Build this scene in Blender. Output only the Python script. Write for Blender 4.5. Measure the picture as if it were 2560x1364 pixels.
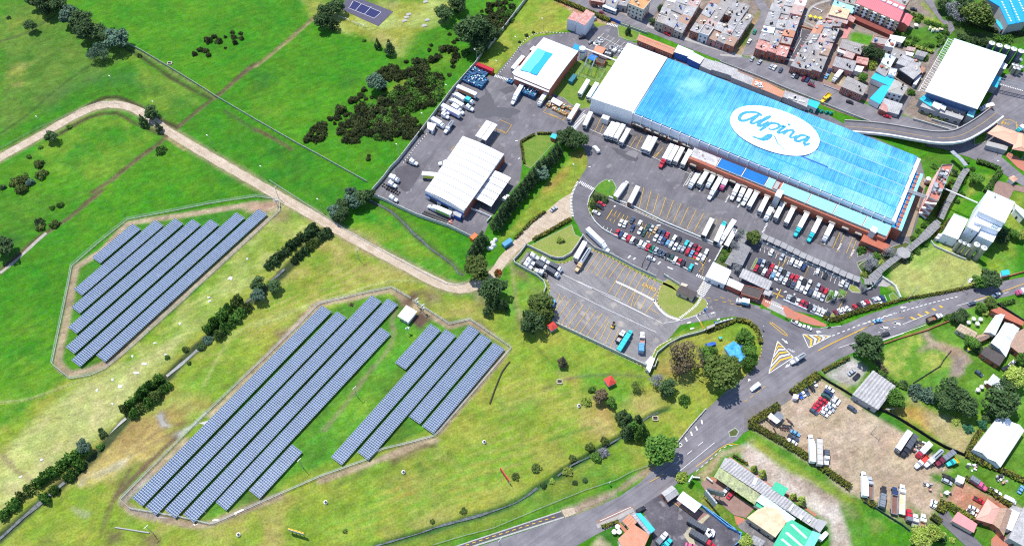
import bpy,bmesh,math,random
import numpy as np
from mathutils import Vector,Matrix
random.seed(7);RNG=np.random.default_rng(11)
for o in list(bpy.data.objects):bpy.data.objects.remove(o)
SC=bpy.context.scene;COL=SC.collection
cos=math.cos;sin=math.sin;RU=random.uniform;BM=bpy.data.materials;LK=COL.objects.link;ON=bpy.data.objects.new
def BX(*a,**k):return MB().box(*a,**k)
def WL(*a,**k):return MB().wall(*a,**k)
def BA(*a,**k):return MB().bar(*a,**k)
def PM(*a,**k):return MB().prism(*a,**k)
def CY(*a,**k):return MB().cyl(*a,**k)
def SH(*a,**k):return MB().sheet(*a,**k)

F_PX,PITCH,ROLL,CAM_H=2200.0,math.radians(57.0),math.radians(-1.5),380.0
cd=bpy.data.cameras.new('camera');cam=ON('camera',cd);LK(cam)
_X=Vector((1,0,0));_D=Vector((0,-sin(PITCH),-cos(PITCH)));_F=Vector((0,cos(PITCH),-sin(PITCH)))
_r=_X*cos(ROLL)+_D*sin(ROLL);_u=-(_D*cos(ROLL)-_X*sin(ROLL))
_m=Matrix((_r,_u,-_F)).transposed().to_4x4();_m.translation=Vector((0,0,CAM_H));cam.matrix_world=_m
cd.sensor_width=36.0;cd.sensor_fit='HORIZONTAL';cd.lens=F_PX/2560*36;cd.clip_start=1;cd.clip_end=9000
SC.camera=cam
SUN_EL,SUN_AZ=math.radians(64),math.radians(-44)
world=bpy.data.worlds.new('World');SC.world=world;world.use_nodes=True
_nt=world.node_tree;_sky=_nt.nodes.new('ShaderNodeTexSky');_sky.sky_type='NISHITA';_sky.sun_disc=False
_sky.sun_elevation=SUN_EL;_sky.sun_rotation=SUN_AZ;_sky.altitude=2500
_bg=_nt.nodes['Background'];_bg.inputs[1].default_value=0.15;_nt.links.new(_sky.outputs[0],_bg.inputs[0])
ld=bpy.data.lights.new('sun','SUN');ld.energy=3.3;ld.angle=math.radians(0.8);ld.color=(1.0,0.96,0.9)
sun=ON('sun',ld);LK(sun)
_sd=Vector((sin(SUN_AZ)*cos(SUN_EL),cos(SUN_AZ)*cos(SUN_EL),sin(SUN_EL)))
sun.rotation_euler=_sd.to_track_quat('Z','Y').to_euler();sun.location=(0,300,300)
SC.view_settings.view_transform='Standard';SC.view_settings.look='None';SC.view_settings.exposure=0.93
SC.view_settings.gamma=1.0;SC.view_settings.use_curve_mapping=False
SC.render.engine='CYCLES';SC.cycles.max_bounces=5;SC.cycles.use_denoising=False;SC.cycles.filter_width=1.2
REG={'A':(0,0,2.842),'B':(640,0,2.842),'C':(1200,0,2.842),'D':(1800,0,4.134),'E':(2160,0,4.5475),'F':(2160,300,4.5475),'H':(900,300,4.5475),'I':(1240,300,4.5475),'J':(1400,200,4.5475),'K':(1700,200,4.5475),'L':(1700,400,4.5475),'M':(2000,400,4.5475),'N':(1440,450,4.5475),'O':(1800,560,4.5475),'P':(1240,580,4.5475),'Q':(1480,700,4.5475),'R':(1860,760,4.5475),'S':(2160,680,4.5475),'T':(1860,900,4.5475),'U':(2160,940,4.5475),'V':(2160,1100,5.1675),'W':(1740,1100,5.1667),'X':(1500,1100,5.1667),'Y':(1260,820,3.638),'a':(0,480,2.842),'b':(0,900,2.939),'c':(300,700,2.842),'d':(800,680,3.3685),'e':(300,1100,5.1675),'f':(640,460,2.842),'g':(800,1100,3.459),'h':(2320,460,4.479),'i':(1280,90,5.375),'j':(1380,0,6.72),'k':(2400,60,6.72),'.':(0,0,1.0)}
def G(x,y,z=0.0):
 u=(x-1280)/F_PX;v=(y-682)/F_PX
 d=_r*u-_u*v+_F
 t=(z-CAM_H)/d.z
 return(d.x*t,d.y*t)
def P(s,z=0.0):
 """'N 10,20 30,40' -> ground points (x, y) at height z"""
 t=s.split();ox,oy,k=REG[t[0]]if t[0]in REG else REG['.']
 out=[]
 for q in(t[1:]if t[0]in REG else t):
  a,b=q.split(',');out.append(G(ox+float(a)/k,oy+float(b)/k,z))
 return out
def P1(s,z=0.0):return P(s,z)[0]
def lerp(a,b,t):return tuple(x+(y-x)*t for x,y in zip(a,b))
def dist(a,b):return math.hypot(a[0]-b[0],a[1]-b[1])
def ang(a,b):return math.atan2(b[1]-a[1],b[0]-a[0])
def ccw(p):
 s=sum(p[i][0]*p[(i+1)%len(p)][1]-p[(i+1)%len(p)][0]*p[i][1]for i in range(len(p)))
 return list(p)if s>0 else list(reversed(p))
def mat(name,col,rough=0.85,metal=0.0,var=0.18,scale=0.4,fine=3.0,bump=0.0,spec=0.3,col2=None,streak=None,stain=None,coat=0.0):
 """procedural: two noise scales vary the colour; streak=(angle, along, across, amount); stain=(colour, scale, threshold)"""
 m=BM.new(name);m.use_nodes=True;nt=m.node_tree;N=nt.nodes;L=nt.links
 b=N['Principled BSDF'];b.inputs['Roughness'].default_value=rough;b.inputs['Metallic'].default_value=metal
 b.inputs['Specular IOR Level'].default_value=spec;b.inputs['Coat Weight'].default_value=coat
 geo=N.new('ShaderNodeNewGeometry')
 n1=N.new('ShaderNodeTexNoise');n1.inputs['Scale'].default_value=scale;n1.inputs['Detail'].default_value=5;n1.inputs['Roughness'].default_value=.62
 L.new(geo.outputs['Position'],n1.inputs['Vector'])
 n2=N.new('ShaderNodeTexNoise');n2.inputs['Scale'].default_value=fine;n2.inputs['Detail'].default_value=3;L.new(geo.outputs['Position'],n2.inputs['Vector'])
 c=N.new('ShaderNodeMix');c.data_type='RGBA'
 c.inputs['A'].default_value=(*col,1);c2=col2 or tuple(max(0,x*.55)for x in col);c.inputs['B'].default_value=(*c2,1)
 r=N.new('ShaderNodeMapRange');r.inputs['From Min'].default_value=.36;r.inputs['From Max'].default_value=.68
 r.inputs['To Max'].default_value=1.0 if col2 else min(1,var*2.2);L.new(n1.outputs['Fac'],r.inputs['Value']);L.new(r.outputs['Result'],c.inputs['Factor'])
 out=c.outputs['Result']
 def mul(sock,lo,hi,val):
  k=N.new('ShaderNodeMapRange');k.inputs['From Min'].default_value=.3;k.inputs['From Max'].default_value=.7
  k.inputs['To Min'].default_value=lo;k.inputs['To Max'].default_value=hi;L.new(val,k.inputs['Value'])
  x=N.new('ShaderNodeVectorMath');x.operation='SCALE';L.new(sock,x.inputs[0]);L.new(k.outputs['Result'],x.inputs['Scale']);return x.outputs[0]
 out=mul(out,1-var,1+var*.8,n2.outputs['Fac'])
 if streak:
  a,sx,sy,amt=streak
  mp=N.new('ShaderNodeMapping');mp.vector_type='TEXTURE';mp.inputs['Rotation'].default_value=(0,0,a)
  mp.inputs['Scale'].default_value=(1/sx,1/sy,1);L.new(geo.outputs['Position'],mp.inputs['Vector'])
  n3=N.new('ShaderNodeTexNoise');n3.inputs['Scale'].default_value=1;n3.inputs['Detail'].default_value=4;n3.inputs['Roughness'].default_value=.7
  L.new(mp.outputs[0],n3.inputs['Vector']);out=mul(out,1-amt,1+amt,n3.outputs['Fac'])
 if stain:
  sc_,ss,th=stain
  n4=N.new('ShaderNodeTexNoise');n4.inputs['Scale'].default_value=ss;n4.inputs['Detail'].default_value=6;L.new(geo.outputs['Position'],n4.inputs['Vector'])
  k=N.new('ShaderNodeMapRange');k.inputs['From Min'].default_value=th;k.inputs['From Max'].default_value=th+.09;L.new(n4.outputs['Fac'],k.inputs['Value'])
  x=N.new('ShaderNodeMix');x.data_type='RGBA';L.new(k.outputs['Result'],x.inputs['Factor']);L.new(out,x.inputs['A']);x.inputs['B'].default_value=(*sc_,1);out=x.outputs['Result']
 L.new(out,b.inputs['Base Color'])
 if bump:
  bp=N.new('ShaderNodeBump');bp.inputs['Strength'].default_value=bump;bp.inputs['Distance'].default_value=.3
  L.new(n2.outputs['Fac'],bp.inputs['Height']);L.new(bp.outputs[0],b.inputs['Normal'])
 return m
_pm={}
def paint_mat(col,rough=.35,var=.06):
 k=(tuple(round(x,3)for x in col),rough)
 if k not in _pm:_pm[k]=mat('paint_%02d'%len(_pm),col,rough,var=var,scale=.8,fine=2.5,spec=.5)
 return _pm[k]
class MB:
 def __init__(s):s.v=[];s.f=[];s.m=[]
 def add(s,vs,fs,mi=0):
  n=len(s.v);s.v+=[tuple(q)for q in vs];s.f+=[tuple(i+n for i in f)for f in fs];s.m+=[mi]*len(fs);return s
 def box(s,x,y,z,sx,sy,sz,rz=0.0,mi=0,top=1.0):
  c,d=cos(rz),sin(rz);vs=[]
  for zz,k in((z,1),(z+sz,top)):
   for a,b in((-1,-1),(1,-1),(1,1),(-1,1)):
    px,py=a*sx/2*k,b*sy/2*k;vs.append((x+px*c-py*d,y+px*d+py*c,zz))
  return s.add(vs,[(3,2,1,0),(4,5,6,7),(0,1,5,4),(1,2,6,5),(2,3,7,6),(3,0,4,7)],mi)
 def hexa(s,lo,hi,mi=0):
  """two quads (3-D points), lower and upper"""
  return s.add(list(lo)+list(hi),[(3,2,1,0),(4,5,6,7),(0,1,5,4),(1,2,6,5),(2,3,7,6),(3,0,4,7)],mi)
 def prism(s,poly,z0,z1,mi=0,cap=True,mcap=None,bottom=False):
  p=ccw(poly);n=len(p);vs=[(a,b,z0)for a,b in p]+[(a,b,z1)for a,b in p]
  s.add(vs,[(i,(i+1)%n,n+(i+1)%n,n+i)for i in range(n)],mi)
  if cap:s.add(vs[n:],[tuple(range(n))],mi if mcap is None else mcap)
  if bottom:s.add(vs[:n],[tuple(reversed(range(n)))],mi)
  return s
 def sheet(s,poly,z,mi=0):
  p=ccw(poly);return s.add([(a,b,z)for a,b in p],[tuple(range(len(p)))],mi)
 def rb(s,pts,w,z=0.0,mi=0,zs=None):
  """flat strip along pts; w number or list"""
  L_,R_=OF(pts,w);n=len(pts);zz=zs or[z]*n
  vs=[(*L_[i],zz[i])for i in range(n)]+[(*R_[i],zz[i])for i in range(n)]
  return s.add(vs,[(n+i,n+i+1,i+1,i)for i in range(n-1)],mi)
 def wall(s,pts,w,z0,z1,mi=0,zs=None):
  L_,R_=OF(pts,w);n=len(pts)
  for i in range(n-1):
   a,b=(zs[i],zs[i+1])if zs else(0,0)
   s.hexa([(*R_[i],z0+a),(*R_[i+1],z0+b),(*L_[i+1],z0+b),(*L_[i],z0+a)],[(*R_[i],z1+a),(*R_[i+1],z1+b),(*L_[i+1],z1+b),(*L_[i],z1+a)],mi)
  return s
 def cyl(s,x,y,z0,z1,r0,r1=None,n=8,mi=0,mcap=None):
  r1=r0 if r1 is None else r1;vs=[]
  for zz,r in((z0,r0),(z1,r1)):vs+=[(x+r*cos(6.28319*i/n),y+r*sin(6.28319*i/n),zz)for i in range(n)]
  s.add(vs,[(i,(i+1)%n,n+(i+1)%n,n+i)for i in range(n)],mi)
  s.add(vs[n:],[tuple(range(n))],mi if mcap is None else mcap);return s
 def bar(s,a,b,r,n=5,mi=0,r2=None):
  a=Vector(a);b=Vector(b);d=(b-a)
  if d.length<1e-6:return s
  q=d.to_track_quat('Z','Y');vs=[]
  for c,rr in((a,r),(b,r if r2 is None else r2)):
   for i in range(n):vs.append(c+q@Vector((rr*cos(6.28319*i/n),rr*sin(6.28319*i/n),0)))
  return s.add(vs,[(i,(i+1)%n,n+(i+1)%n,n+i)for i in range(n)]+[tuple(range(n,2*n)),tuple(reversed(range(n)))],mi)
 def o(s,name,mats,parent=None,smooth=False,kind=None):
  me=bpy.data.meshes.new(name)
  o0=parent.location if parent is not None else Vector((0,0,0))
  if parent is not None and parent.parent is not None:o0=o0+parent.parent.location
  me.from_pydata([(a-o0.x,b-o0.y,c-o0.z)for a,b,c in s.v],[],s.f)
  ml=mats if isinstance(mats,(list,tuple))else[mats]
  for q in ml:me.materials.append(q)
  if len(ml)>1:me.polygons.foreach_set('material_index',s.m)
  if smooth:me.polygons.foreach_set('use_smooth',[True]*len(s.f))
  me.update();o=ON(name,me);LK(o)
  if parent is not None:o.parent=parent
  if kind:o['kind']=kind
  return o
def OF(pts,w):
 n=len(pts);L_=[];R_=[]
 for i in range(n):
  ww=w[i]if isinstance(w,(list,tuple))else w
  a=pts[max(0,i-1)];b=pts[min(n-1,i+1)];c=pts[i]
  tx,ty=b[0]-a[0],b[1]-a[1];l=math.hypot(tx,ty)or 1;nx,ny=-ty/l,tx/l;k=1.0
  if 0<i<n-1:
   ux,uy=b[0]-c[0],b[1]-c[1];lu=math.hypot(ux,uy)or 1;k=1/max(.75,abs((-uy/lu)*nx+(ux/lu)*ny))
  L_.append((c[0]+nx*ww/2*k,c[1]+ny*ww/2*k));R_.append((c[0]-nx*ww/2*k,c[1]-ny*ww/2*k))
 return L_,R_
def SL(pts,step=3.0):
 """Catmull-Rom through the points"""
 out=[];n=len(pts)
 for i in range(n-1):
  p0,p1,p2,p3=pts[max(0,i-1)],pts[i],pts[i+1],pts[min(n-1,i+2)]
  m=max(1,int(dist(p1,p2)/step))
  for k in range(m):
   t=k/m;out.append(tuple(.5*((2*p1[j])+(-p0[j]+p2[j])*t+(2*p0[j]-5*p1[j]+4*p2[j]-p3[j])*t*t+(-p0[j]+3*p1[j]-3*p2[j]+p3[j])*t**3)for j in(0,1)))
 out.append(pts[-1]);return out
def RS(pts,step):
 out=[pts[0]];acc=0.0
 for a,b in zip(pts,pts[1:]):
  l=dist(a,b);t=step-acc
  while t<=l:out.append(lerp(a,b,t/l));t+=step
  acc=(acc+l)%step
 return out
def shift(pts,d):
 """polyline moved sideways by d metres (left positive)"""
 return OF(pts,2*d)[0]if d>0 else OF(pts,-2*d)[1]
def TH(name,label,cat,loc,group=None,rz=0.0):
 o=ON(name,None);LK(o);o.empty_display_size=.5
 o.location=(loc[0],loc[1],loc[2]if len(loc)>2 else 0.0);o.rotation_euler=(0,0,rz)
 o['label']=label;o['category']=cat
 if group:o['group']=group
 return o
def tag(o,label,cat,group=None,kind=None):
 o['label']=label;o['category']=cat
 if group:o['group']=group
 if kind:o['kind']=kind
 return o
def SR(o):o['kind']='structure';return o
KIDS={}
def kids(o):
 k=o.name
 if k not in KIDS:KIDS[k]=list(o.children)
 return KIDS[k]
def dup(root,loc,rz=0.0,label=None,group=None,cat=None,scale=None,mats=None,name=None):
 """copy of a thing, its parts and sub-parts; mats = {part name: material}"""
 r=root.copy();LK(r);r.location=(loc[0],loc[1],loc[2]if len(loc)>2 else 0.0);r.rotation_euler=(0,0,rz)
 if name:r.name=name
 if scale is not None:r.scale=scale if isinstance(scale,(tuple,list))else(scale,)*3
 if label:r['label']=label
 if group:r['group']=group
 if cat:r['category']=cat
 def rec(src,dst):
  for ch in kids(src):
   c=ch.copy();LK(c);c.parent=dst
   b=ch.name.split('.')[0]
   if mats and b in mats and c.material_slots:
    c.material_slots[0].link='OBJECT';c.material_slots[0].material=mats[b]
   rec(ch,c)
 rec(root,r)
 if mats and root.type=='MESH'and ''in mats:r.material_slots[0].link='OBJECT';r.material_slots[0].material=mats['']
 return r
PROTOS=[]
def drop_protos():
 for p in PROTOS:
  def rm(o):
   for c in list(o.children):rm(c)
   bpy.data.objects.remove(o)
  rm(p)
GX=np.concatenate([[-4000,-1500,-700,-450],np.arange(-372,372.01,.85),[450,700,1500,4000]])
GY=np.concatenate([[-3000,-800,-100,40],np.arange(88,500.01,.85),[600,900,2000,6000]])
NX,NY=len(GX),len(GY)
XX,YY=np.meshgrid(GX,GY);XX=XX.ravel();YY=YY.ravel()
def vnoise(scale,octv=4,seed=0,ax=0.0,stretch=1.0):
 """value noise sampled at the grid vertices"""
 r=np.random.default_rng(seed);tot=np.zeros(len(XX));amp=1.0;s=scale;nrm=0
 ca,sa=cos(ax),sin(ax)
 for _ in range(octv):
  t=r.random((256,256));u=((XX*ca+YY*sa)/(s*stretch))%256;v=((-XX*sa+YY*ca)/s)%256
  i=u.astype(int)%256;j=v.astype(int)%256;fu=u-np.floor(u);fv=v-np.floor(v);fu=fu*fu*(3-2*fu);fv=fv*fv*(3-2*fv)
  i2=(i+1)%256;j2=(j+1)%256
  tot+=amp*(t[i,j]*(1-fu)*(1-fv)+t[i2,j]*fu*(1-fv)+t[i,j2]*(1-fu)*fv+t[i2,j2]*fu*fv);nrm+=amp;amp*=.55;s/=2.03
 return tot/nrm
N_A=vnoise(9,5,1);N_B=vnoise(34,5,2);N_C=vnoise(2.2,2,3);N_D=vnoise(14,4,4)
CLR=np.zeros((len(XX),3));HGT=np.zeros(len(XX))
def sdist(poly,idx):
 """signed distance (inside positive) of vertices idx to a polygon"""
 x=XX[idx];y=YY[idx];d2=np.full(len(idx),1e12);ins=np.zeros(len(idx),bool);n=len(poly)
 for k in range(n):
  (ax,ay),(bx,by)=poly[k],poly[(k+1)%n];ex,ey=bx-ax,by-ay
  t=np.clip(((x-ax)*ex+(y-ay)*ey)/(ex*ex+ey*ey+1e-9),0,1)
  d2=np.minimum(d2,(x-ax-t*ex)**2+(y-ay-t*ey)**2)
  c=((ay>y)!=(by>y))&(x<(bx-ax)*(y-ay)/(by-ay+1e-12)+ax);ins^=c
 return np.where(ins,1,-1)*np.sqrt(d2)
def blend(idx,m,col,col2=None,nz=None):
 c=np.array(col)[None,:]*np.ones((len(idx),1))
 if col2 is not None:
  k=np.clip(((N_A if nz is None else nz)[idx]-.36)/.28,0,1)[:,None];c=c*(1-k)+np.array(col2)[None,:]*k
 CLR[idx]=CLR[idx]*(1-m[:,None])+c*m[:,None]
def PT(s,col,col2=None,feather=2.0,amp=3.0,k=1.0,nz=None,patchy=0.0):
 poly=P(s)if isinstance(s,str)else s
 xs=[p[0]for p in poly];ys=[p[1]for p in poly];g=feather+amp
 idx=np.nonzero((XX>min(xs)-g)&(XX<max(xs)+g)&(YY>min(ys)-g)&(YY<max(ys)+g))[0]
 d=sdist(poly,idx)+(N_A[idx]-.5)*2*amp
 m=np.clip(d/feather*.5+.5,0,1)*k
 if patchy:m=m*np.clip((N_D[idx]-.5+(1-patchy)*.5)*6+.5,0,1)
 blend(idx,m,col,col2,nz)
def pdist(pts,g):
 xs=[p[0]for p in pts];ys=[p[1]for p in pts]
 idx=np.nonzero((XX>min(xs)-g)&(XX<max(xs)+g)&(YY>min(ys)-g)&(YY<max(ys)+g))[0]
 x=XX[idx];y=YY[idx];d2=np.full(len(idx),1e12)
 for(ax,ay),(bx,by)in zip(pts,pts[1:]):
  ex,ey=bx-ax,by-ay;t=np.clip(((x-ax)*ex+(y-ay)*ey)/(ex*ex+ey*ey+1e-9),0,1)
  d2=np.minimum(d2,(x-ax-t*ex)**2+(y-ay-t*ey)**2)
 return idx,np.sqrt(d2)
def ST(s,w,col,col2=None,feather=1.0,amp=.8,k=1.0,dip=0.0,curve=True):
 pts=P(s)if isinstance(s,str)else s
 if curve:pts=SL(pts,5)
 idx,d=pdist(pts,w/2+feather+amp+1)
 e=w/2-d+(N_A[idx]-.5)*2*amp
 blend(idx,np.clip(e/feather*.5+.5,0,1)*k,col,col2)
 if dip:HGT[idx]-=dip*np.clip((w/2-d)/(w*.3),0,1)
VIV,VIV2=(.034,.158,.003),(.050,.176,.005)
MID,M2=(.036,.128,.006),(.058,.152,.010)
OLV,OLV2=(.056,.138,.012),(.080,.155,.018)
LIM,LIM2=(.140,.220,.018),(.200,.248,.036)
YEL,YEL2=(.212,.232,.032),(.280,.260,.068)
STR,S2=(.295,.240,.085),(.235,.235,.055)
PALE,P2=(.265,.300,.080),(.330,.305,.115)
TAN,TAN2=(.330,.255,.165),(.260,.195,.120)
BRN,BRN2=(.110,.072,.045),(.160,.105,.070)
ORG=(.300,.185,.045)
_kk=np.clip((N_B-.35)/.3,0,1)[:,None];CLR[:]=np.array(VIV)*(1-_kk)+np.array(VIV2)*_kk
PT('0,0 135,0 300,110 330,140 230,205 130,265 0,350',OLV,OLV2,5,6)
PT('A 0,130 330,100 380,110 180,230 0,290',YEL,OLV,6,8,.55,patchy=.5)
PT('A 60,520 130,450 250,440 130,520 60,545',YEL2,YEL,3,3,.8);PT('A 90,600 160,585 140,610',YEL2,None,2,2,.6)
PT('0,350 235,205 330,150 530,235 440,320 330,260 280,248 200,270 0,380',MID,VIV,5,5,.8)
PT('A 330,700 560,560 950,530 1150,600 1350,720 1200,700 900,560 600,600 380,740',(.030,.085,.028),None,9,8,.6,patchy=.6)
PT('A 1050,830 1250,850 1330,760 1500,680 1430,640 900,400 880,360 940,350',OLV,LIM,4,4,.6)
PT('A 500,840 830,800 1130,960 700,1330 200,1120',(.045,.165,.012),LIM,5,6,.55,patchy=.7)
PT('a 0,0 640,0 400,230 150,380 0,520',MID,M2,5,6,.7)
PT('a 0,330 60,310 130,330 90,440 0,500',(.022,.07,.012),None,4,3,.6)
PT('a 300,150 560,120 700,160 560,330 260,560 100,700 60,640 200,480',(.028,.16,.006),None,6,8,.5,patchy=.5)
PT('a 20,1050 130,850 250,650 330,900 390,1100 380,1330 0,1400',LIM,VIV2,9,9,.45,patchy=.8)
PT('0,990 130,930 170,945 265,910 300,905 200,955 60,1060 0,1090',M2,LIM,5,5,.5)
for q in('B 0,500 120,500 165,540 60,640 0,660','B 650,500 720,560 640,600','A 1110,1040 1190,1010 1190,1090 1120,1095','A 1520,1190 1660,1250 1690,1310 1580,1290','B 0,940 180,1000 330,1180 300,1330 150,1230'):
 PT(q,(.024,.085,.015),None,5,5,.6)
PT('B 0,700 200,740 160,870 0,860',LIM,VIV,7,7,.5)
PT('B 560,90 600,55 880,190 850,230 700,230 600,170',PALE,YEL,2,3)
PT('760,0 800,0 852,30 1000,0 1145,0 1110,55 1050,80 1005,140 925,98 850,80 780,45',YEL,PALE,3,4)
PT('B 880,200 1010,280 1000,380 820,290 890,190',STR,PALE,4,5,.7,patchy=.4)
PT('B 340,70 420,0 600,0 600,60 400,110',YEL,OLV,5,5,.7)
PT('B 700,0 1000,0 1000,70 860,40',(.20,.16,.10),YEL,3,3,.6)
PT('B 1000,400 1150,220 1400,80 1500,0 1819,0 1600,400 1000,1200 400,1000 800,700',MID,VIV,10,12,.5,patchy=.5)
PT('B 920,650 1000,560 1130,570 1100,640 960,690',LIM,YEL,3,4,.7);PT('B 1240,460 1380,380 1420,420 1300,480',LIM,None,4,4,.6)
PT('640,500 420,350 520,255 560,245 925,465 830,560 760,520',(.026,.135,.007),VIV,4,4,.8)
PT('f 900,150 1000,180 1200,400 1430,560 1480,690 1300,690 640,290 820,150',(.033,.185,.008),LIM,4,5,.7)
MEADOW='672,515 705,505 830,580 1000,665 1075,710 1120,735 1200,745 1290,770 1300,690 1345,740 1385,800 1630,932 1690,850 1790,805 1890,795 1905,880 1830,985 1700,1105 1640,1170 1500,1240 1270,1310 1120,1370 -40,1400 -40,1100 170,945 270,912 460,760 640,575'
PT(MEADOW,LIM,YEL,3,3)
PT('0,1135 110,1030 215,950 290,930 430,830 520,730 640,600 690,560 760,545 640,680 480,830 400,920 290,1060 140,1175 0,1290',(.33,.33,.12),PALE,3,3)
PT('690,530 800,560 660,680 560,770 420,860 330,905 280,930 470,760 640,590',LIM,PALE,4,5,.9)
PT('b 0,720 80,820 250,850 400,500 640,190 800,160 850,330 560,640 250,900 0,1120',(.36,.33,.14),(.30,.32,.10),4,5,.85,patchy=.15)
PT('b 420,900 640,700 950,440 1200,420 1350,560 1180,760 900,830 600,930',(.33,.255,.08),(.24,.165,.055),4,5,.95)
PT('b 540,930 760,760 1000,650 1020,700 900,810 680,900',(.36,.29,.075),(.42,.37,.20),3,3,.8)
PT('b 830,900 1000,800 1280,560 1330,520 1010,870 960,960',(.085,.06,.034),(.18,.13,.05),3,4,.95)
PT('c 150,1000 350,800 500,780 640,900 500,1010 320,990',STR,(.24,.16,.06),5,5,.6,patchy=.4)
PT('c 1000,600 1150,420 1120,380 1300,250 1280,300 780,800 790,760',BRN,BRN2,2,3,.8)
PT('c 650,890 760,830 700,900',BRN,None,2,2,.9)
PT('c 560,600 800,430 930,560 700,800 480,780 440,700',LIM,(.10,.24,.015),5,6,.7)
PT('f 560,370 800,430 1000,640 800,660 600,700 300,780 200,700',YEL,STR,6,8,.7,patchy=.6)
PT('f 150,740 400,620 780,640 900,720 600,790 300,870 60,900',LIM,YEL,5,6,.6)
PT('f 760,640 900,640 1010,720 1090,770 1040,830 950,720 860,670',(.16,.13,.06),YEL,3,4,.6,patchy=.4)
PT('f 100,180 260,190 260,260 130,280',BRN,BRN2,2,2,.6)
PT('f 1190,760 1300,770 1310,830 1220,850',(.22,.16,.12),BRN,3,3,.8)
PT('f 1300,800 1540,780 1600,900 1500,930 1350,890',YEL,STR,5,6,.6,patchy=.6)
PT('f 1520,760 1600,740 1640,880 1560,830',TAN,BRN,3,3,.7)
PT('345,560 640,510 680,520 640,560 270,895 205,925 170,880 185,700 235,640',(.035,.155,.010),M2,2,2)
PT('e 1250,700 1700,640 2000,500 2067,700 1600,930 1060,1080 860,1000',(.055,.19,.012),OLV,3,3,.9)
PT('820,775 935,730 1000,750 1010,790 1090,800 1200,810 1250,860 1080,1075 740,1190 540,1290 350,1250',(.052,.200,.012),OLV,2,3)
PT('d 650,560 930,420 1000,470 640,760 380,1060 200,1364 -50,1364 280,980 500,800',(.125,.25,.016),(.058,.215,.012),5,6,.8)
PT('d 200,1364 380,1000 460,1010 500,1100 330,1260',(.20,.27,.024),(.07,.22,.012),4,5,.7,patchy=.6)
PT('d 1130,420 1260,400 1240,440 1120,480',(.055,.20,.012),None,2,2)
PT('Y 0,700 250,560 420,640 300,750 100,850 0,1000',(.095,.235,.015),LIM,6,7,.7,patchy=.5)
PT('Y 0,650 200,600 340,580 400,640 200,680 0,760',STR,YEL,4,5,.6)
PT('Y 640,650 700,550 780,620 830,740 740,760',STR,LIM,5,5,.6)
PT('Y 740,760 900,690 1040,860 1060,950 860,990 760,860',ORG,STR,5,6,.75)
PT('Y 830,700 960,700 1040,840 950,820',(.17,.11,.05),ORG,3,3,.7)
PT('Y 640,160 920,300 1290,410 960,440 700,430 560,350 580,200',(.085,.215,.012),LIM,5,7,.7)
PT('Y 1100,430 1310,400 1280,440 1000,425',STR,YEL,3,3,.6)
PT('Y 740,440 1000,440 1180,560 1160,660 1040,740 960,560 760,540',(.050,.205,.010),None,4,5,.8)
PT('Y 1120,720 1200,640 1400,620 1420,720 1280,790 1180,790',STR,(.33,.27,.09),4,4,.75,patchy=.35)
PT('Y 1290,300 1440,160 1819,60 1760,560 1500,480 1400,460 1300,420',(.27,.225,.06),YEL,5,6,.8,patchy=.4)
PT('Y 1380,400 1440,330 1480,280 1560,320 1700,500 1560,470',ORG,STR,4,4,.6,patchy=.3)
PT('Y 1310,870 1480,780 1620,740 1800,620 1819,700 1600,980',(.135,.23,.014),YEL,4,5,.7)
PT('Y 1400,640 1700,540 1780,500 1800,560 1690,580 1560,700',STR,LIM,4,4,.6,patchy=.5)
PT('Y 350,160 480,230 540,300 600,450 500,430 400,330',(.06,.21,.01),LIM,4,4,.6)
PT('Y 480,400 560,390 600,430 640,480 540,470 500,440',STR,ORG,3,3,.7)
PT('Y 200,160 320,170 420,290 330,220',ORG,YEL,3,3,.6)
PT('g 550,190 740,60 960,0 1010,60 870,80 740,150 640,220',BRN,BRN2,1.5,2)
PT('g 120,380 280,300 400,250 380,290 150,390',(.13,.12,.06),OLV,2,2,.8)
PT('g 550,190 900,130 1050,60 1200,240 1000,300 500,400 300,340',OLV,LIM,5,6,.6)
PT('g 1000,100 1200,200 1220,250 1060,180 990,160',STR,PALE,3,3,.6)
PT('g 580,370 900,260 1050,330 920,480 620,470',STR,ORG,8,8,.5,patchy=.5)
PT('g 830,640 1300,420 1700,400 1560,520 1240,620 1000,700 830,740',STR,YEL,8,8,.6,patchy=.6)
PT('g 600,760 900,660 1100,660 900,760 620,850',STR,(.26,.20,.07),5,6,.6,patchy=.5)
PT('g 1930,100 2080,90 2120,160 2000,230 1940,180',STR,YEL,4,5,.7)
PT('g 0,560 480,420 560,560 300,760 0,860',LIM,(.13,.27,.02),8,8,.5,patchy=.5)
PT('g 2100,330 2480,150 2560,60 2560,330 2150,560 1500,720 900,900 600,913 1000,780 1500,640 1850,430',(.060,.150,.014),(.12,.17,.02),4,4,.85)
PT('g 1300,720 1620,690 1500,760 1150,830',(.19,.18,.03),OLV,4,4,.6,patchy=.5)
PT('g 2420,390 2560,340 2560,420 2300,500 2080,590 1250,880 1000,913 1060,880 1500,760 1900,600',(.030,.135,.008),VIV,3,3,.9)
PT('X 0,560 300,430 640,290 700,330 300,560 0,710',(.032,.150,.009),VIV,2,2,.9)
PT('X 300,60 500,180 700,210 640,270 400,380 130,330 60,200',(.075,.205,.015),YEL,4,5,.6)
PT('X 400,90 560,200 480,230 330,120',STR,LIM,3,4,.5)
PT('e 0,440 200,280 420,560 200,760 100,950 0,900',(.075,.20,.012),LIM,4,5,.7)
PT('e 560,1170 900,1100 1300,1000 2067,800 2067,1364 700,1364',YEL,STR,10,9,.55,patchy=.5)
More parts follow.
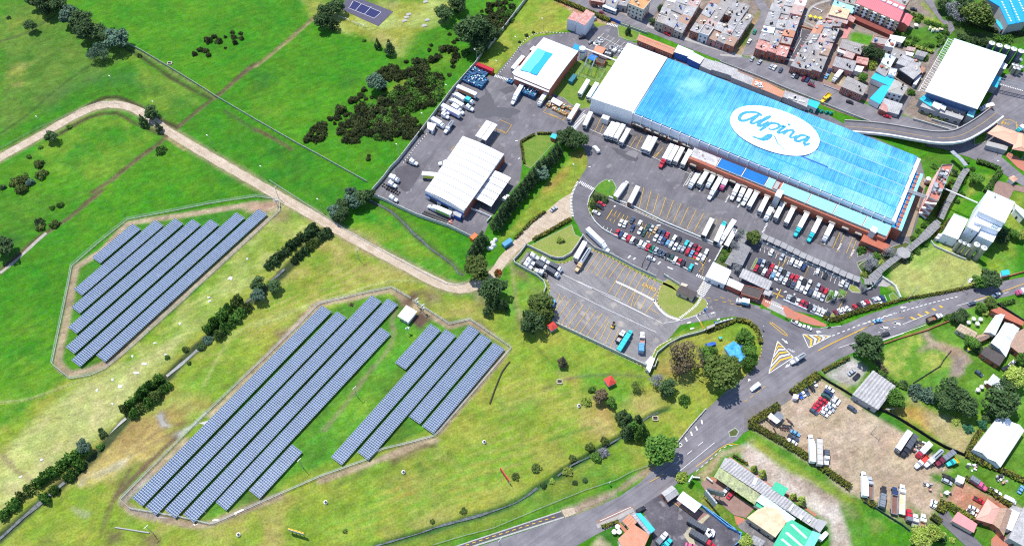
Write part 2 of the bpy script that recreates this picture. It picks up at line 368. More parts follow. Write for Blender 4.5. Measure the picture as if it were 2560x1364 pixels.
PT('e 270,1230 420,1230 400,1340 280,1310',BRN,BRN2,2,3,.8);PT('e 430,1240 540,1240 520,1364 420,1364',BRN,BRN2,2,3,.8)
PT('e 470,1160 590,1150 570,1200 460,1190',STR,None,2,2,.7)
PT('b 780,1240 900,1250 890,1330 790,1364',BRN,None,2,2,.8)
PT('b 300,1300 400,1270 380,1350 300,1364',BRN,LIM,3,3,.6);PT('b 540,1090 650,1130 620,1150',(.3,.28,.25),None,2,2,.7)
def mow(s,a,pitch,col,k,seed):
 poly=P(s);xs=[p[0]for p in poly];ys=[p[1]for p in poly]
 idx=np.nonzero((XX>min(xs))&(XX<max(xs))&(YY>min(ys))&(YY<max(ys)))[0]
 d=np.clip(sdist(poly,idx)/5,0,1);u=-XX[idx]*sin(a)+YY[idx]*cos(a)+(N_B[idx]-.5)*7
 w=np.clip(np.sin(u*6.283/pitch)*1.4,0,1)*np.clip((N_D[idx]-.38)*5,0,1);blend(idx,w*d*k,col)
for s,a,pi_,c_,k_ in(('700,560 830,590 1060,700 1000,720 830,760 560,900 440,1000 460,960',.55,3.6,STR,.45),('a 1819,300 1500,560 900,1080 760,1260 1000,1200 1400,1000 1700,620',.62,3.4,(.09,.22,.02),.4),('b 1819,60 1300,130 1200,330 1400,300 1819,0',.7,3.0,(.11,.25,.02),.5),('Y 0,350 500,450 700,550 900,900 600,1050 300,1364 -400,1364 -300,900',.33,4.2,S2,.5),('g 0,480 900,260 1560,60 1900,250 1500,480 700,800 0,913',.33,4.0,(.10,.24,.02),.45),('S 100,1000 700,800 1000,900 900,1050 600,1200 300,1150',.9,3.6,YEL2,.3),('U 1700,400 1819,330 1819,1000 1560,1030',1.0,3.0,(.05,.16,.01),.5),('a 0,900 400,300 700,350 520,700 400,1300 0,1364',.8,5.0,(.03,.13,.006),.5)):mow(s,a,pi_,c_,k_,1)
for s,w,c_,k_ in(('c 600,740 800,400 1100,250 1400,160',1.5,PALE,.7),('f 0,1010 200,940 430,850 700,760 950,690 1150,690',1.6,PALE,.7),('d 640,320 610,420 630,520 560,680 420,840 300,1000 150,1200 40,1330',1.5,(.19,.16,.09),.7),('d 625,320 595,420 612,520 540,680 400,840 280,1000 130,1200 10,1330',1.2,(.17,.17,.07),.5),('b 0,312 200,290 350,240 600,150 860,60 1000,0',1.0,PALE,.8),('b 20,700 130,820 240,880',1.6,BRN2,.6),('b 740,1290 790,1100 900,900 960,800',1.3,BRN,.7),('b 770,1230 830,1050 930,860',1.0,BRN,.6),('b 860,1000 960,880 1200,650 1300,560',1.8,BRN,.8),('b 900,960 1050,800 1330,530',1.4,BRN,.8),('b 1000,650 1160,520 1270,480 1400,450',1.2,BRN,.6),('b 960,700 1100,620 1290,520',1.2,BRN,.6),('e 1300,640 1000,720 800,1010',1.0,LIM,.3),('c 540,560 700,520 800,560 780,660',1.0,YEL2,.5),('c 600,620 720,560 760,600',1.0,YEL2,.5),('Y 400,1020 600,950 800,900',1.1,(.07,.16,.02),.8),('Y 0,1130 300,1050 480,990',1.1,(.08,.17,.02),.6),('Y 300,170 380,270 480,360',1.2,(.045,.14,.01),.8),('Y 660,440 960,425 1280,440',.9,(.07,.10,.05),.8),('Y 360,560 460,510 520,470 640,450',1.0,BRN2,.7),('g 1100,100 1210,230',1.2,(.08,.15,.02),.8),('j 0,60 60,200',.9,LIM,.3)):ST(s,w,c_,None,.8,.5,k_)
PT('c 260,960 300,930 320,1000 360,1040 290,1040',(.42,.42,.40),(.2,.18,.14),1.2,1.5,.9)
PT('c 370,1100 470,1040 600,930 640,940 560,1030 420,1120',(.40,.40,.38),BRN,1.2,2.5,.8)
for q in('b 700,850 860,750 990,690 880,790','b 560,920 640,860 600,920'):PT(q,(.42,.42,.40),STR,1.5,2.5,.75)
for s,w,c_ in(('-30,412 0,394 40,372 110,333 190,288 240,266 285,261 330,270 372,293 420,328 520,388 690,486 800,548 900,606 1000,658 1060,690 1110,713 1150,722 1190,712 1235,682',7.0,TAN2),('A 1819,450 1740,510 1560,670 1500,710 1400,790 1260,905',2.6,BRN),('A 1250,900 1120,840 1000,760 830,690 700,710 580,790',2.2,(.045,.038,.02)),('A 430,950 640,830 830,805 930,860 1130,950 1180,970',2.0,(.06,.05,.024)),('A 1185,965 1120,1030 1000,1110 800,1270 660,1364',2.6,BRN),('a 720,-10 600,90 480,190 280,320 100,470 0,570',2.6,BRN),('A 870,330 1000,400 1200,540 1430,670 1500,700',2.4,(.045,.05,.02)),('A 900,310 1100,430 1520,690',1.5,(.14,.15,.06)),('A 1180,975 1310,1065',1.2,(.30,.2,.11)),('A 1600,790 1819,930',1.5,(.055,.08,.03)),('B 0,920 120,980 250,1060',1.8,BRN),('B 0,470 200,310 420,120',2.6,(.22,.16,.085)),('A 0,950 180,830 450,600 670,450',1.4,(.045,.10,.02)),('A 0,295 190,235 390,110',1.3,(.07,.1,.03)),('f 810,120 960,190 1060,290 1130,360 1200,420 1400,570 1470,640',3.4,(.06,.10,.025)),('g 480,913 850,810 1250,690 1600,580 1800,470 1880,410 2050,310 2330,130 2560,10',3.2,(.025,.085,.02)),('Y 480,1340 640,1230 780,1160 900,1080 1000,1030 1100,960',3.0,(.022,.075,.016)),('Y 1260,840 1360,780 1500,730',2.2,(.022,.075,.016)),('0,1345 90,1265 230,1145 320,1045 445,915 520,845 700,690 800,580',4.6,(.030,.050,.020))):ST(s,w,c_,None,1.0 if w<5 else 2.0,.8,.95,dip=.5 if w<5 else 0)
for s,w in(('a 1819,80 1400,150 950,215 900,230 720,420 545,530 515,640 480,870 430,1090 410,1200 500,1290 700,1240 760,1215 900,1100 1300,740 1800,290 1900,190',3.6),('d 0,265 300,210 590,150 660,180 720,250 800,290 960,380 1090,450 1250,415 1400,500 1580,620 1560,680 1000,1340',3.4),('e 2067,720 1800,820 1500,940 1050,1100 600,1020 180,930 30,800 400,430 850,0',3.2),('d -40,280 -300,560',3.2),('g 1000,0 900,0 560,150 0,345',3.2),('c 1410,180 1300,280 800,800 640,960',3.0)):ST(s,w,TAN,TAN2,.9,.7,.95)
PT('a 1700,90 1900,60 2000,40 1990,110 1850,170 1740,120',(.30,.20,.13),TAN,2,2)
PT('d 760,420 800,350 850,340 940,390 850,470',BRN,(.09,.05,.04),1.5,2);PT('d 690,270 730,220 800,170 830,190 760,280',(.22,.17,.12),BRN,2,2)
PT('e 0,800 380,430 430,460 220,680 120,760',(.30,.28,.28),(.2,.17,.14),1.5,2.5,.8);PT('e 100,900 160,880 480,960 660,1010 420,1000',(.34,.32,.33),(.16,.12,.10),1.2,2,.8)
PT('1310,0 1385,0 1550,60 1520,75 1470,60 1400,82 1335,92 1262,160 1240,190 1200,160',YEL,LIM,1.5,2)
PT('C 540,0 1000,160 960,200 700,110 530,10',(.33,.15,.08),TAN,1.2,1)
PT('1285,560 1430,390 1475,360 1480,440 1440,480 1405,520 1345,555 1300,580 1250,600',YEL,LIM,2,3)
PT('I 540,810 700,650 800,560 760,640 600,800',(.26,.12,.04),ORG,3,4,.8);PT('I 860,380 960,340 1030,400 900,420',(.25,.13,.05),None,3,3,.6)
PT('P 0,440 240,130 330,130 200,330 100,400',TAN,None,1.5,2)
PT('P 180,350 600,640 560,700 520,740 310,870 240,1100 0,1100 0,900 120,560',LIM,(.085,.215,.02),3,4)
PT('P 180,380 340,450 360,540 230,520',BRN2,BRN,2,3,.8);PT('P 400,560 480,560 540,700 400,710',BRN2,LIM,3,4,.7)
PT('P 160,340 200,600 240,800 250,1090 300,1080 290,880 230,860 215,620 190,380',TAN,BRN,1.5,2,.9)
PT('P 0,960 160,1000 330,1080 340,1300 0,1364',YEL,LIM,4,5,.6)
PT('2225,660 2300,620 2370,610 2420,625 2470,690 2440,715 2280,748 2225,720',(.245,.265,.075),PALE,1.5,2)
PT('S 700,0 1100,0 900,60 420,160 400,100',STR,PALE,4,4,.6,patchy=.4);PT('M 1280,1130 1500,1000 1650,1040 1600,1100 1300,1200',(.14,.25,.03),None,3,3,.7)
PT('2560,480 2540,600 2540,690 2470,700 2470,620',(.10,.22,.02),LIM,2,2)
PT('F 620,430 900,400 1100,500 900,760 700,560',(.055,.09,.016),M2,2,2,.9);PT('F 1120,900 1220,640 1480,620 1400,750 1240,850 1010,990',YEL,(.09,.2,.015),1.5,2)
PT('F 560,1364 600,1110 700,1150 1000,600 1180,560 980,1000 700,1364',MID,(.09,.17,.02),1.5,2,.9)
PT('F 1700,840 1819,820 1819,1364 1560,1150',YEL,LIM,3,3,.8);PT('D 820,260 960,60 1000,0 1160,0 1010,310',(.035,.125,.012),M2,1.2,1)
PT('D 1340,340 1590,370 1500,460 1330,400',(.075,.20,.012),None,1.5,1.5)
PT('2085,915 2180,890 2330,800 2420,765 2560,745 2560,1364 2110,1364 1990,1230 1870,1090',M2,(.095,.21,.02),2,2)
PT('S 150,960 640,690 700,760 640,900 800,870 960,920 1040,1010 860,1070 540,1260 250,1120',(.110,.235,.018),(.25,.27,.055),2,3,.9,nz=N_C*.5+N_D*.5)
PT('S 640,690 730,660 800,770 1000,860 1080,880 1240,1020 1170,1060 1090,1190 980,1180 1040,1020 960,920 800,870 640,900 710,800',(.33,.25,.185),TAN2,1.5,2)
PT('S 1050,980 1160,960 1120,1150 990,1180',(.17,.14,.13),None,2,2,.8)
PT('U 200,380 450,360 650,340 800,440 810,540 740,590 760,650 500,500 320,430',(.33,.22,.05),ORG,3,4);PT('U 560,230 900,480 1250,640 1160,880 780,640 700,400',YEL,TAN,3,4,.8)
PT('U 760,640 840,580 1000,560 1200,660 1180,880 1000,800',LIM,STR,4,4,.6);PT('U 1050,180 1250,330 1380,520 1280,640 1100,500 1010,300',(.06,.20,.012),LIM,4,5,.7)
PT('V 0,830 140,880 300,960 500,1080 640,1200 680,1364 0,1364',(.030,.15,.008),VIV2,2,2);PT('V 60,1040 190,1050 210,1120 120,1150',YEL2,None,3,3,.8)
PT('1868,1062 1935,1010 1990,985 2030,940 2050,945 2150,1010 2290,1090 2370,1170 2330,1200 2440,1220 2560,1270 2560,1300 2400,1250 2340,1260 2330,1310 2290,1320 2260,1285 2110,1230 2050,1170 2000,1140',(.360,.285,.200),(.30,.225,.150),1.5,2)
PT('T 850,520 1100,600 1700,900 1819,1100 1500,1300 1000,1000',(.40,.32,.225),TAN,8,9,.6,patchy=.6);PT('V 380,60 640,220 820,420 700,640 420,420 200,200',(.42,.33,.20),TAN,6,8,.5,patchy=.4)
PT('U 0,380 160,350 330,420 520,620 640,720 900,860 820,860 600,700 420,640 150,470',(.036,.14,.010),VIV,1.5,2);PT('V 560,760 880,1000 1000,1080 660,1140 180,870 300,850 480,960',OLV,TAN,2,3,.8)
PT('V 860,450 940,430 1020,490 1240,430 1180,560 1080,750 980,720 1040,560 900,500',(.055,.15,.012),None,1.2,1.5);PT('V 1200,560 1290,540 1900,860 1860,920 1540,880 1300,950 1090,760',(.30,.115,.058),(.36,.19,.12),1.2,1.2)
PT('R 920,760 1100,650 1240,600 1420,740 1290,900 1180,930 960,840',(.34,.32,.30),(.24,.22,.19),1.5,2);PT('R 900,760 1040,680 1160,660 1000,800',OLV,TAN,2,2,.8);PT('R 1080,920 1250,960 1180,980',OLV,STR,2,2,.8)
PT('W 560,100 720,0 1100,260 1640,600 1840,780 1900,950 2000,1364 1760,1364 1720,1080 1480,900 1000,620 640,330',(.46,.41,.35),(.33,.27,.21),1.5,2.5);PT('W 1560,620 1720,560 1900,760 2100,960 2000,990 1860,850',TAN,BRN2,3,4,.5)
PT('W 640,-20 800,0 1300,330 1640,560 2040,760 2100,820 1880,760 1560,560 1100,330 760,110',(.20,.21,.035),LIM,1.5,2);PT('W 0,440 90,380 300,130 540,70 640,100 460,190 350,220 180,470 150,600 100,560',(.34,.26,.17),(.24,.21,.08),1.5,2)
PT('X 1000,560 1190,520 1320,640 1560,800 1760,980 1790,1110 1640,1060 1300,840 1080,680',(.070,.165,.012),(.16,.18,.03),1.5,2);PT('X 0,1130 220,1060 330,1180 260,1364 0,1364',(.032,.125,.010),None,1.5,1.5)
PT('X 0,1270 120,1364 -100,1364',(.42,.34,.22),None,1.5,1.5);PT('2330,1364 2360,1320 2450,1340 2480,1364',(.05,.16,.01),None,2,2)
PT('g 2090,600 2300,520 2560,430 2560,480 2230,640 2110,640',(.30,.225,.19),TAN2,1.5,2);PT('X 220,640 420,470 640,360 700,330 720,370 500,500 260,650',(.28,.22,.17),TAN2,1.2,1.5)
PT('1470,0 2340,0 2330,100 2410,330 2290,300 1990,175 1610,72 1555,40',(.24,.20,.165),(.19,.15,.12),1,1)
PT('D 1420,330 1620,380 1560,470 1330,430 1340,340',(.070,.20,.012),None,1.5,1.5);PT('E 350,330 940,290 920,420 800,560 640,720 540,640 480,480 330,430',(.055,.14,.016),M2,1.5,2);PT('E 480,130 900,230 950,290 540,240',YEL,OLV,2,2)
PT('E 700,30 900,230 1010,360 1020,440 1400,540 1819,500 1819,380 1500,330 1450,0',(.045,.075,.020),OLV,2,3);PT('E 640,40 720,60 870,210 800,190',(.13,.17,.03),None,1.5,1.5)
PT('E 1160,140 1300,200 1500,340 1440,350 1180,230',(.10,.15,.025),None,2,2,.6)
PT('D 830,240 960,60 1010,90 900,240 1000,290 990,320',(.30,.25,.2),None,.8,.4,.0)
PT('D 1070,860 1190,720 1330,780 1250,900 1150,920',(.36,.28,.19),(.2,.19,.07),1,1.5)
PT('D 30,560 160,330 420,110 440,140 380,300 210,580',(.27,.19,.10),(.10,.14,.03),1,1.2)
CLR*=(1+(N_C-.5)*.45+(N_D-.5)*.3)[:,None];CLR=np.clip(CLR,.004,.6)
_inner=(XX>-372)&(XX<372)&(YY>88)&(YY<500)
HGT=np.where(_inner,HGT,0)
me=bpy.data.meshes.new('ground');nq=(NX-1)*(NY-1)
me.vertices.add(len(XX));me.vertices.foreach_set('co',np.stack([XX,YY,HGT],1).astype(np.float32).ravel())
_i=np.arange(NX-1)[None,:]+NX*np.arange(NY-1)[:,None];_q=np.stack([_i,_i+1,_i+NX+1,_i+NX],-1).reshape(-1).astype(np.int32)
me.loops.add(nq*4);me.loops.foreach_set('vertex_index',_q);me.polygons.add(nq)
me.polygons.foreach_set('loop_start',np.arange(0,nq*4,4,dtype=np.int32));me.polygons.foreach_set('loop_total',np.full(nq,4,np.int32))
_ca=me.color_attributes.new('cover','FLOAT_COLOR','POINT');_ca.data.foreach_set('color',np.concatenate([CLR,np.ones((len(XX),1))],1).astype(np.float32).ravel())
me.update(calc_edges=True);me.validate()
gm=BM.new('ground_cover');gm.use_nodes=True;_t=gm.node_tree;_N=_t.nodes;_L=_t.links;_b=_N['Principled BSDF']
_b.inputs['Roughness'].default_value=.95;_b.inputs['Specular IOR Level'].default_value=.15
_at=_N.new('ShaderNodeAttribute');_at.attribute_name='cover';_geo=_N.new('ShaderNodeNewGeometry')
def _nz(sc,det=3,ro=.6,st=None):
 n=_N.new('ShaderNodeTexNoise');n.inputs['Scale'].default_value=sc;n.inputs['Detail'].default_value=det;n.inputs['Roughness'].default_value=ro
 if st:
  mp=_N.new('ShaderNodeMapping');mp.vector_type='TEXTURE';mp.inputs['Rotation'].default_value=(0,0,st[0]);mp.inputs['Scale'].default_value=(st[1],1,1);_L.new(_geo.outputs['Position'],mp.inputs['Vector']);_L.new(mp.outputs[0],n.inputs['Vector'])
 else:_L.new(_geo.outputs['Position'],n.inputs['Vector'])
 return n.outputs['Fac']
def _mr(v,a,b,lo,hi):
 k=_N.new('ShaderNodeMapRange');k.inputs[1].default_value=a;k.inputs[2].default_value=b;k.inputs[3].default_value=lo;k.inputs[4].default_value=hi;_L.new(v,k.inputs[0]);return k.outputs[0]
def _ml(a,b):
 k=_N.new('ShaderNodeMath');k.operation='MULTIPLY';_L.new(a,k.inputs[0]);_L.new(b,k.inputs[1]);return k.outputs[0]
_fine=_nz(1.1,5,.75);_val=_ml(_ml(_mr(_fine,.3,.7,.6,1.36),_mr(_nz(.22,4),.3,.7,.88,1.12)),_mr(_nz(.55,3,.6,(.5,5.0)),.3,.7,.84,1.16))
_hs=_N.new('ShaderNodeHueSaturation');_L.new(_at.outputs['Color'],_hs.inputs['Color']);_L.new(_val,_hs.inputs['Value']);_L.new(_mr(_nz(.09,4),.3,.7,.482,.515),_hs.inputs['Hue']);_L.new(_mr(_nz(.4,3),.3,.7,.93,1.03),_hs.inputs['Saturation'])
_L.new(_hs.outputs[0],_b.inputs['Base Color'])
_bp=_N.new('ShaderNodeBump');_bp.inputs['Strength'].default_value=.7;_bp.inputs['Distance'].default_value=.5;_L.new(_fine,_bp.inputs['Height']);_L.new(_bp.outputs[0],_b.inputs['Normal'])
me.materials.append(gm);ground=ON('ground',me);LK(ground);SR(ground)
ASP=mat('asphalt',(.150,.141,.152),.82,var=.22,scale=.09,fine=2.2,col2=(.100,.093,.103),stain=((.185,.176,.18),.22,.60),streak=(-.45,.5,.04,.16))
Ad=mat('asphalt_new',(.088,.083,.092),.85,var=.16,scale=.12,fine=2.5,col2=(.066,.061,.069))
ASPR=mat('asphalt_road',(.185,.174,.185),.85,var=.14,scale=.1,fine=2.5,col2=(.122,.113,.125),streak=(.62,.03,.9,.20))
Al=mat('asphalt_lane',(.138,.130,.142),.85,var=.14,scale=.14,fine=2.5,col2=(.104,.097,.108),streak=(-.5,.03,.8,.15))
CONC=mat('truck_park_concrete',(.215,.205,.205),.85,var=.22,scale=.07,fine=1.6,col2=(.145,.137,.142),stain=((.32,.285,.24),.12,.60),streak=(.7,.5,.05,.18))
BAYC=mat('bay_concrete',(.165,.152,.150),.85,var=.25,scale=.2,fine=1.4,col2=(.110,.102,.105),streak=(.95,.08,.8,.25))
DOCKC=mat('dock_concrete',(.120,.110,.115),.75,var=.3,scale=.25,fine=1.4,col2=(.070,.064,.068),streak=(.95,.06,.8,.3),stain=((.13,.12,.12),.2,.62))
WET=mat('wet_asphalt',(.055,.053,.062),.45,var=.2,scale=.3,fine=2,spec=.5)
PAVG=mat('pale_paving',(.34,.32,.30),.85,var=.2,scale=.5,fine=2);BRK=mat('red_paving',(.42,.145,.085),.85,var=.18,scale=.4,fine=3,col2=(.34,.15,.11))
PINKP=mat('brick_lane',(.26,.165,.135),.85,var=.2,scale=.4,fine=3);Ea=mat('packed_earth',(.355,.275,.195),.95,var=.25,scale=.25,fine=2,col2=(.45,.375,.29),streak=(-.62,.04,.8,.16))
GRS=mat('lawn_grass',(.150,.200,.032),.95,var=.3,scale=.25,fine=2.2,col2=(.085,.185,.018),bump=.4);GRSP=mat('dry_lawn_grass',(.225,.235,.065),.95,var=.25,scale=.2,fine=2.2,col2=(.165,.225,.035),bump=.4)
GRSV=mat('lush_grass',(.055,.165,.012),.95,var=.3,scale=.25,fine=2.2,col2=(.10,.20,.018),bump=.4);SOIL=mat('garden_soil',(.085,.075,.030),.95,var=.35,scale=.4,fine=2.5,col2=(.05,.11,.02))
WHT=mat('white_road_paint',(.72,.72,.70),.7,var=.16,scale=1.2,fine=4);YLW=mat('yellow_road_paint',(.70,.42,.04),.7,var=.22,scale=1.2,fine=4);BLK=mat('black_paint',(.03,.03,.03),.7)
Kb=mat('kerb_concrete',(.36,.35,.33),.9,var=.2);BLUP=mat('blue_court_paint',(.014,.018,.095),.75,var=.18,scale=.3,fine=2)
Wa=mat('ditch_water',(.055,.062,.062),.12,var=.4,scale=.5,fine=2,spec=.6,col2=(.13,.145,.15));PUDDLE=mat('standing_water',(.20,.19,.17),.06,var=.2,spec=.8)
_z=[0.03]
def pave(name,s,m,z=None,label=None):
 if z is None:_z[0]+=.004;z=_z[0]
 poly=P(s)if isinstance(s,str)else s
 o=SH(poly,z).o(name,m);return SR(o)
def rough_edge(pts,amp,step=2.5):
 pts=RS(pts,step);return[(x+RU(-amp,amp),y+RU(-amp,amp))for x,y in pts]
def lane(name,s,w,m,z=None,amp=0.0,curve=True):
 if z is None:_z[0]+=.004;z=_z[0]
 pts=P(s)if isinstance(s,str)else s
 if curve:pts=SL(pts,3)
 ww=[w+RU(-amp,amp)for _ in pts];return SR(MB().rb(pts,ww,z).o(name,m))
lane('dirt_road','-30,412 0,394 40,372 110,333 190,288 240,266 285,261 330,270 372,293 420,328 520,388 690,486 800,548 900,606 1000,658 1060,690 1110,713 1150,722 1190,712 1235,682 1262,645 1300,607',5.4,Ea,.06,.5)
pave('dirt_road','I 870,820 850,900 860,1110 840,1130 560,1290 300,1430 180,1400 320,1250 560,1050 720,910',Ea,.064)
lane('stream','f 808,115 880,150 960,195 1060,285 1130,360 1180,400 1230,450 1330,520 1400,575 1440,635 1470,640',.9,Wa,-.12,.4)
lane('ditch','-10,1358 0,1345 60,1290 90,1265 160,1205',1.7,Wa,-.12,.6);lane('ditch','b 640,690 680,650 800,530 925,425',1.6,Wa,-.12,.3);lane('ditch','c 330,680 430,600 560,485',1.6,Wa,-.12,.3);lane('ditch','c 890,150 940,115',2.0,Wa,-.12,.2);lane('ditch','f 60,710 150,650 200,600',1.5,Wa,-.12,.3)
lane('ditch','a 0,745 20,770 35,820 20,880 0,905',2.6,Wa,-.05,.5);lane('ditch','a 0,575 120,480 260,350 330,290',1.6,mat('ditch_silt',(.30,.28,.24),.6,var=.3),.05,.4)
lane('brook','g 480,913 620,870 850,805 1000,750 1250,682 1400,640 1600,575 1700,535 1800,470 1880,410',.8,Wa,-.1,.5);lane('brook','Y 490,1340 620,1240 780,1165 860,1110 960,1050 1090,975',.6,Wa,-.1,.4);lane('brook','Y 1265,840 1320,800 1400,765',.6,Wa,-.1,.2)
for s in('e 1470,950 1490,925 1590,885 1610,900 1530,930 1495,965','e 940,1075 1010,1080 960,1100','e 1190,1030 1240,1015 1290,1025 1200,1040','e 470,985 560,990 640,1005 500,1000','e 1090,930 1110,920 1100,950','c 265,965 300,945 310,1000 345,1035 300,1040','c 560,1015 640,990 600,1025','b 1500,390 1520,380 1510,400'):pave('puddle',s,PUDDLE,.045)
ROADP='2600,686 2560,692 2470,710 2380,730 2270,755 2170,786 2110,811 2064,821 2020,817 1965,802 1890,765 1850,745 1835,790 1858,800 1885,808 1902,832 1906,872 1883,925 1818,975 1758,1030 1694,1104 1648,1158 1600,1205 1548,1240 1500,1262 1440,1286 1410,1294 1175,1372 1400,1400 1440,1364 1500,1330 1590,1288 1655,1240 1705,1198 1765,1158 1802,1117 1842,1101 1872,1064 1905,1032 1962,984 2032,936 2100,896 2160,869 2250,833 2330,801 2420,771 2500,745 2560,730 2600,722'
pave('main_road',ROADP,ASPR,.07)
pave('main_road','1850,745 1835,790 1858,800 1885,808 1902,832 1906,872 1885,925 1840,970 1920,915 1990,868 2060,821 2020,817 1965,802 1890,765',Al,.078)
pave('main_road','T 0,560 300,430 395,380 560,300 700,330 420,520 260,640 0,830',mat('worn_asphalt',(.16,.145,.14),.85,var=.2,col2=(.12,.11,.115)),.078)
pave('cycle_path','g 1150,930 2085,617 2105,655 1290,913 1200,950',Ad,.09)
lane('pavement','g 1130,930 2085,612',.5,Kb,.11,0,False);lane('pavement','g 1290,925 2110,662',.7,Kb,.11,0,False);pave('pavement','g 2085,600 2190,580 2215,630 2120,668',Ea,.10)
lane('pavement','X -40,1060 200,950 430,860',1.7,PINKP,.10,0,False);lane('pavement','X -40,1110 220,1000 430,890',1.8,PAVG,.106,0,False)
pave('factory_yard','1190,155 1215,190 1238,190 1262,160 1300,117 1338,93 1400,84 1455,76 1520,62 1548,58 1560,100 1760,150 2060,282 2120,315 2300,395 2312,440 2312,500 2270,620 2205,645 2150,690 2160,720 2215,745 2085,798 2050,790 1890,757 1850,745 1835,790 1790,797 1700,812 1650,850 1626,915 1380,796 1393,742 1377,706 1350,690 1298,656 1312,635 1400,655 1460,590 1452,580 1434,540 1430,482 1447,452 1466,423 1470,399 1460,370 1420,340 1345,336 1302,365 1305,415 1300,454 1260,498 1228,544 1201,607 1175,593 1120,567 1045,541 988,514 930,486 1003,396 1090,281',ASP)
pave('internal_road','I 1040,330 1110,400 1110,480 1000,660 1110,780 1060,860 1040,980 1080,1120 1200,1260 1500,1400 2500,1890 2700,2000 2780,2060 2600,2130 1900,1720 1100,1330 960,1240 880,1120 860,900 930,700 1040,520',Al)
pave('truck_park','P 870,320 700,365 600,345 500,290 360,225 260,340 420,420 500,480 560,560 612,650 600,900 650,1010 1750,1525 1870,1320 2100,1050 2400,990 2500,960 2500,900 2060,1010 1960,900 1860,830 1819,770 1880,650 1920,560 1100,180',CONC)
pave('truck_bays','N 560,40 1690,430 1819,480 1819,600 1700,790 400,205',BAYC);pave('dock_apron','J 380,400 800,560 1480,850 1440,1050 1250,980 900,830 270,580',DOCKC);pave('dock_apron','L 100,60 500,180 1100,560 1819,780 1819,1000 1640,990 1180,760 880,600 380,420 0,300',DOCKC)
pave('car_park','N 270,235 380,222 1645,772 1560,950 1480,1095 1370,1078 1310,1052 310,560 235,490 195,390',Ad);pave('car_park','O 470,255 440,245 350,330 300,430 310,530 385,545 620,790 590,830 740,870 1200,1060 1500,965 1819,865 1819,690 1600,790 1500,782 1455,740 1480,685',Ad)
pave('depot_parking','C 770,270 880,235 1040,310 1000,360 780,330',BAYC);pave('depot_parking','C 470,740 620,860 700,780 600,700',BAYC)
for s in('B 1560,720 1650,660 1675,700 1650,740 1680,790 1819,810 1819,840 1700,830 1560,840','C 30,620 80,680 120,760 230,770 290,790 200,820 80,790 50,740','H 400,560 640,480 700,560 560,800 440,760','C 140,640 240,610 260,640 180,670','J 560,760 700,790 880,850 860,930 720,880'):_q=P(s);pave('wet_patch',[(x+RU(-.5,.5),y+RU(-.5,.5))for x,y in SL(_q+[_q[0]],2)[:-1]],WET if s[0]in 'BC'else Ad)
for s in('J 840,800 900,830 860,890 740,840 780,810','K 850,950 930,900 910,1000 850,1020','M 330,870 400,870 365,985 310,975','L 845,620 900,590 920,640 860,665','O 390,920 460,935 450,965 400,955','O 490,960 580,990 570,1015 480,985','X 560,990 610,930 740,1040 640,1110','R 210,60 310,90 290,110 215,85'):pave('patched_slab',s,mat('slab_patch',(.19,.18,.185),.85,var=.15))
pave('service_lane','2288,487 2305,441 2320,454 2303,489 2294,531 2276,592 2250,592',mat('tan_paving',(.30,.235,.165),.85,var=.2))
pave('street','1380,-6 1552,56 1601,73 1693,110 1840,167 1897,193 2042,254 2163,297 2240,322 2300,342 2360,350 2395,338 2330,310 2270,293 2211,281 2150,254 2102,223 2042,203 1969,167 1840,138 1703,93 1619,65 1573,44 1474,-6',ASPR)
for s in('D 230,575 330,310 400,200 420,120 340,-10 440,-10 530,130 520,190 440,320 350,560','C 1060,140 1120,130 1190,0 1320,-20 1240,110 1190,190','E 400,1364 700,800 870,545 955,420 1030,340 1000,250 900,230 760,-20 670,-20 850,225 930,300 925,420 800,610 630,900 350,1364','E 1250,1364 1330,1260 1480,1040 1600,850 1819,820 1819,1400','F 900,-60 1819,-60 1819,330 1640,300 1560,420 1819,640 1819,760 1500,560 1180,420 1050,380 900,330 700,300'):pave('street',s,ASPR)
for s in('D 640,650 760,290 990,330 900,470 790,700 720,700',):pave('car_park',s,Ad)
pave('lane','D 1000,840 1180,570 1260,420 1300,440 1190,640 1060,880',PINKP);pave('lane','D 1250,400 1300,240 1380,250 1310,400',mat('pink_paving',(.5,.22,.2),.9));pave('pavement','D 0,670 420,800 1240,1130 1819,1345 1819,1365 1230,1160 400,825 0,690',PINKP);pave('pavement','D 1000,840 1250,940 1819,1180 1819,1160 1260,900 1060,820',PINKP)
pave('pavement','C 1180,190 1430,280 1819,400 1819,380 1430,255 1190,170',PAVG);pave('pavement','D 0,560 230,570 220,600 0,580',PAVG);pave('ball_court','B 640,0 600,65 870,188 975,85 760,0',mat('court_asphalt',(.085,.078,.12),.85,var=.2));pave('ball_court','B 705,5 655,60 840,135 895,90',BLUP)
pave('filling_yard','X 590,815 790,690 1000,690 1420,950 1819,1190 1819,1400 640,1400 700,1130 520,880',mat('oily_asphalt',(.105,.095,.11),.8,var=.25,scale=.15,fine=2,col2=(.055,.05,.06),stain=((.2,.19,.19),.2,.6)));pave('filling_yard','X 940,800 1000,790 1400,960 1330,1080 1200,980',mat('pink_slab',(.27,.15,.13),.85))
pave('filling_yard','X 1160,1120 1390,950 1420,975 1180,1200 1240,1364 1180,1364 1075,1220',mat('pale_slab',(.40,.36,.24),.85));pave('driveway','W 60,560 160,480 350,600 760,870 640,1000 480,960 300,800 110,640',PINKP);pave('driveway','W 490,970 620,1010 720,1160 650,1180 520,1080',BRK);pave('driveway','W 530,1110 640,1020 1040,1270 1000,1364 760,1364 700,1240',BAYC)
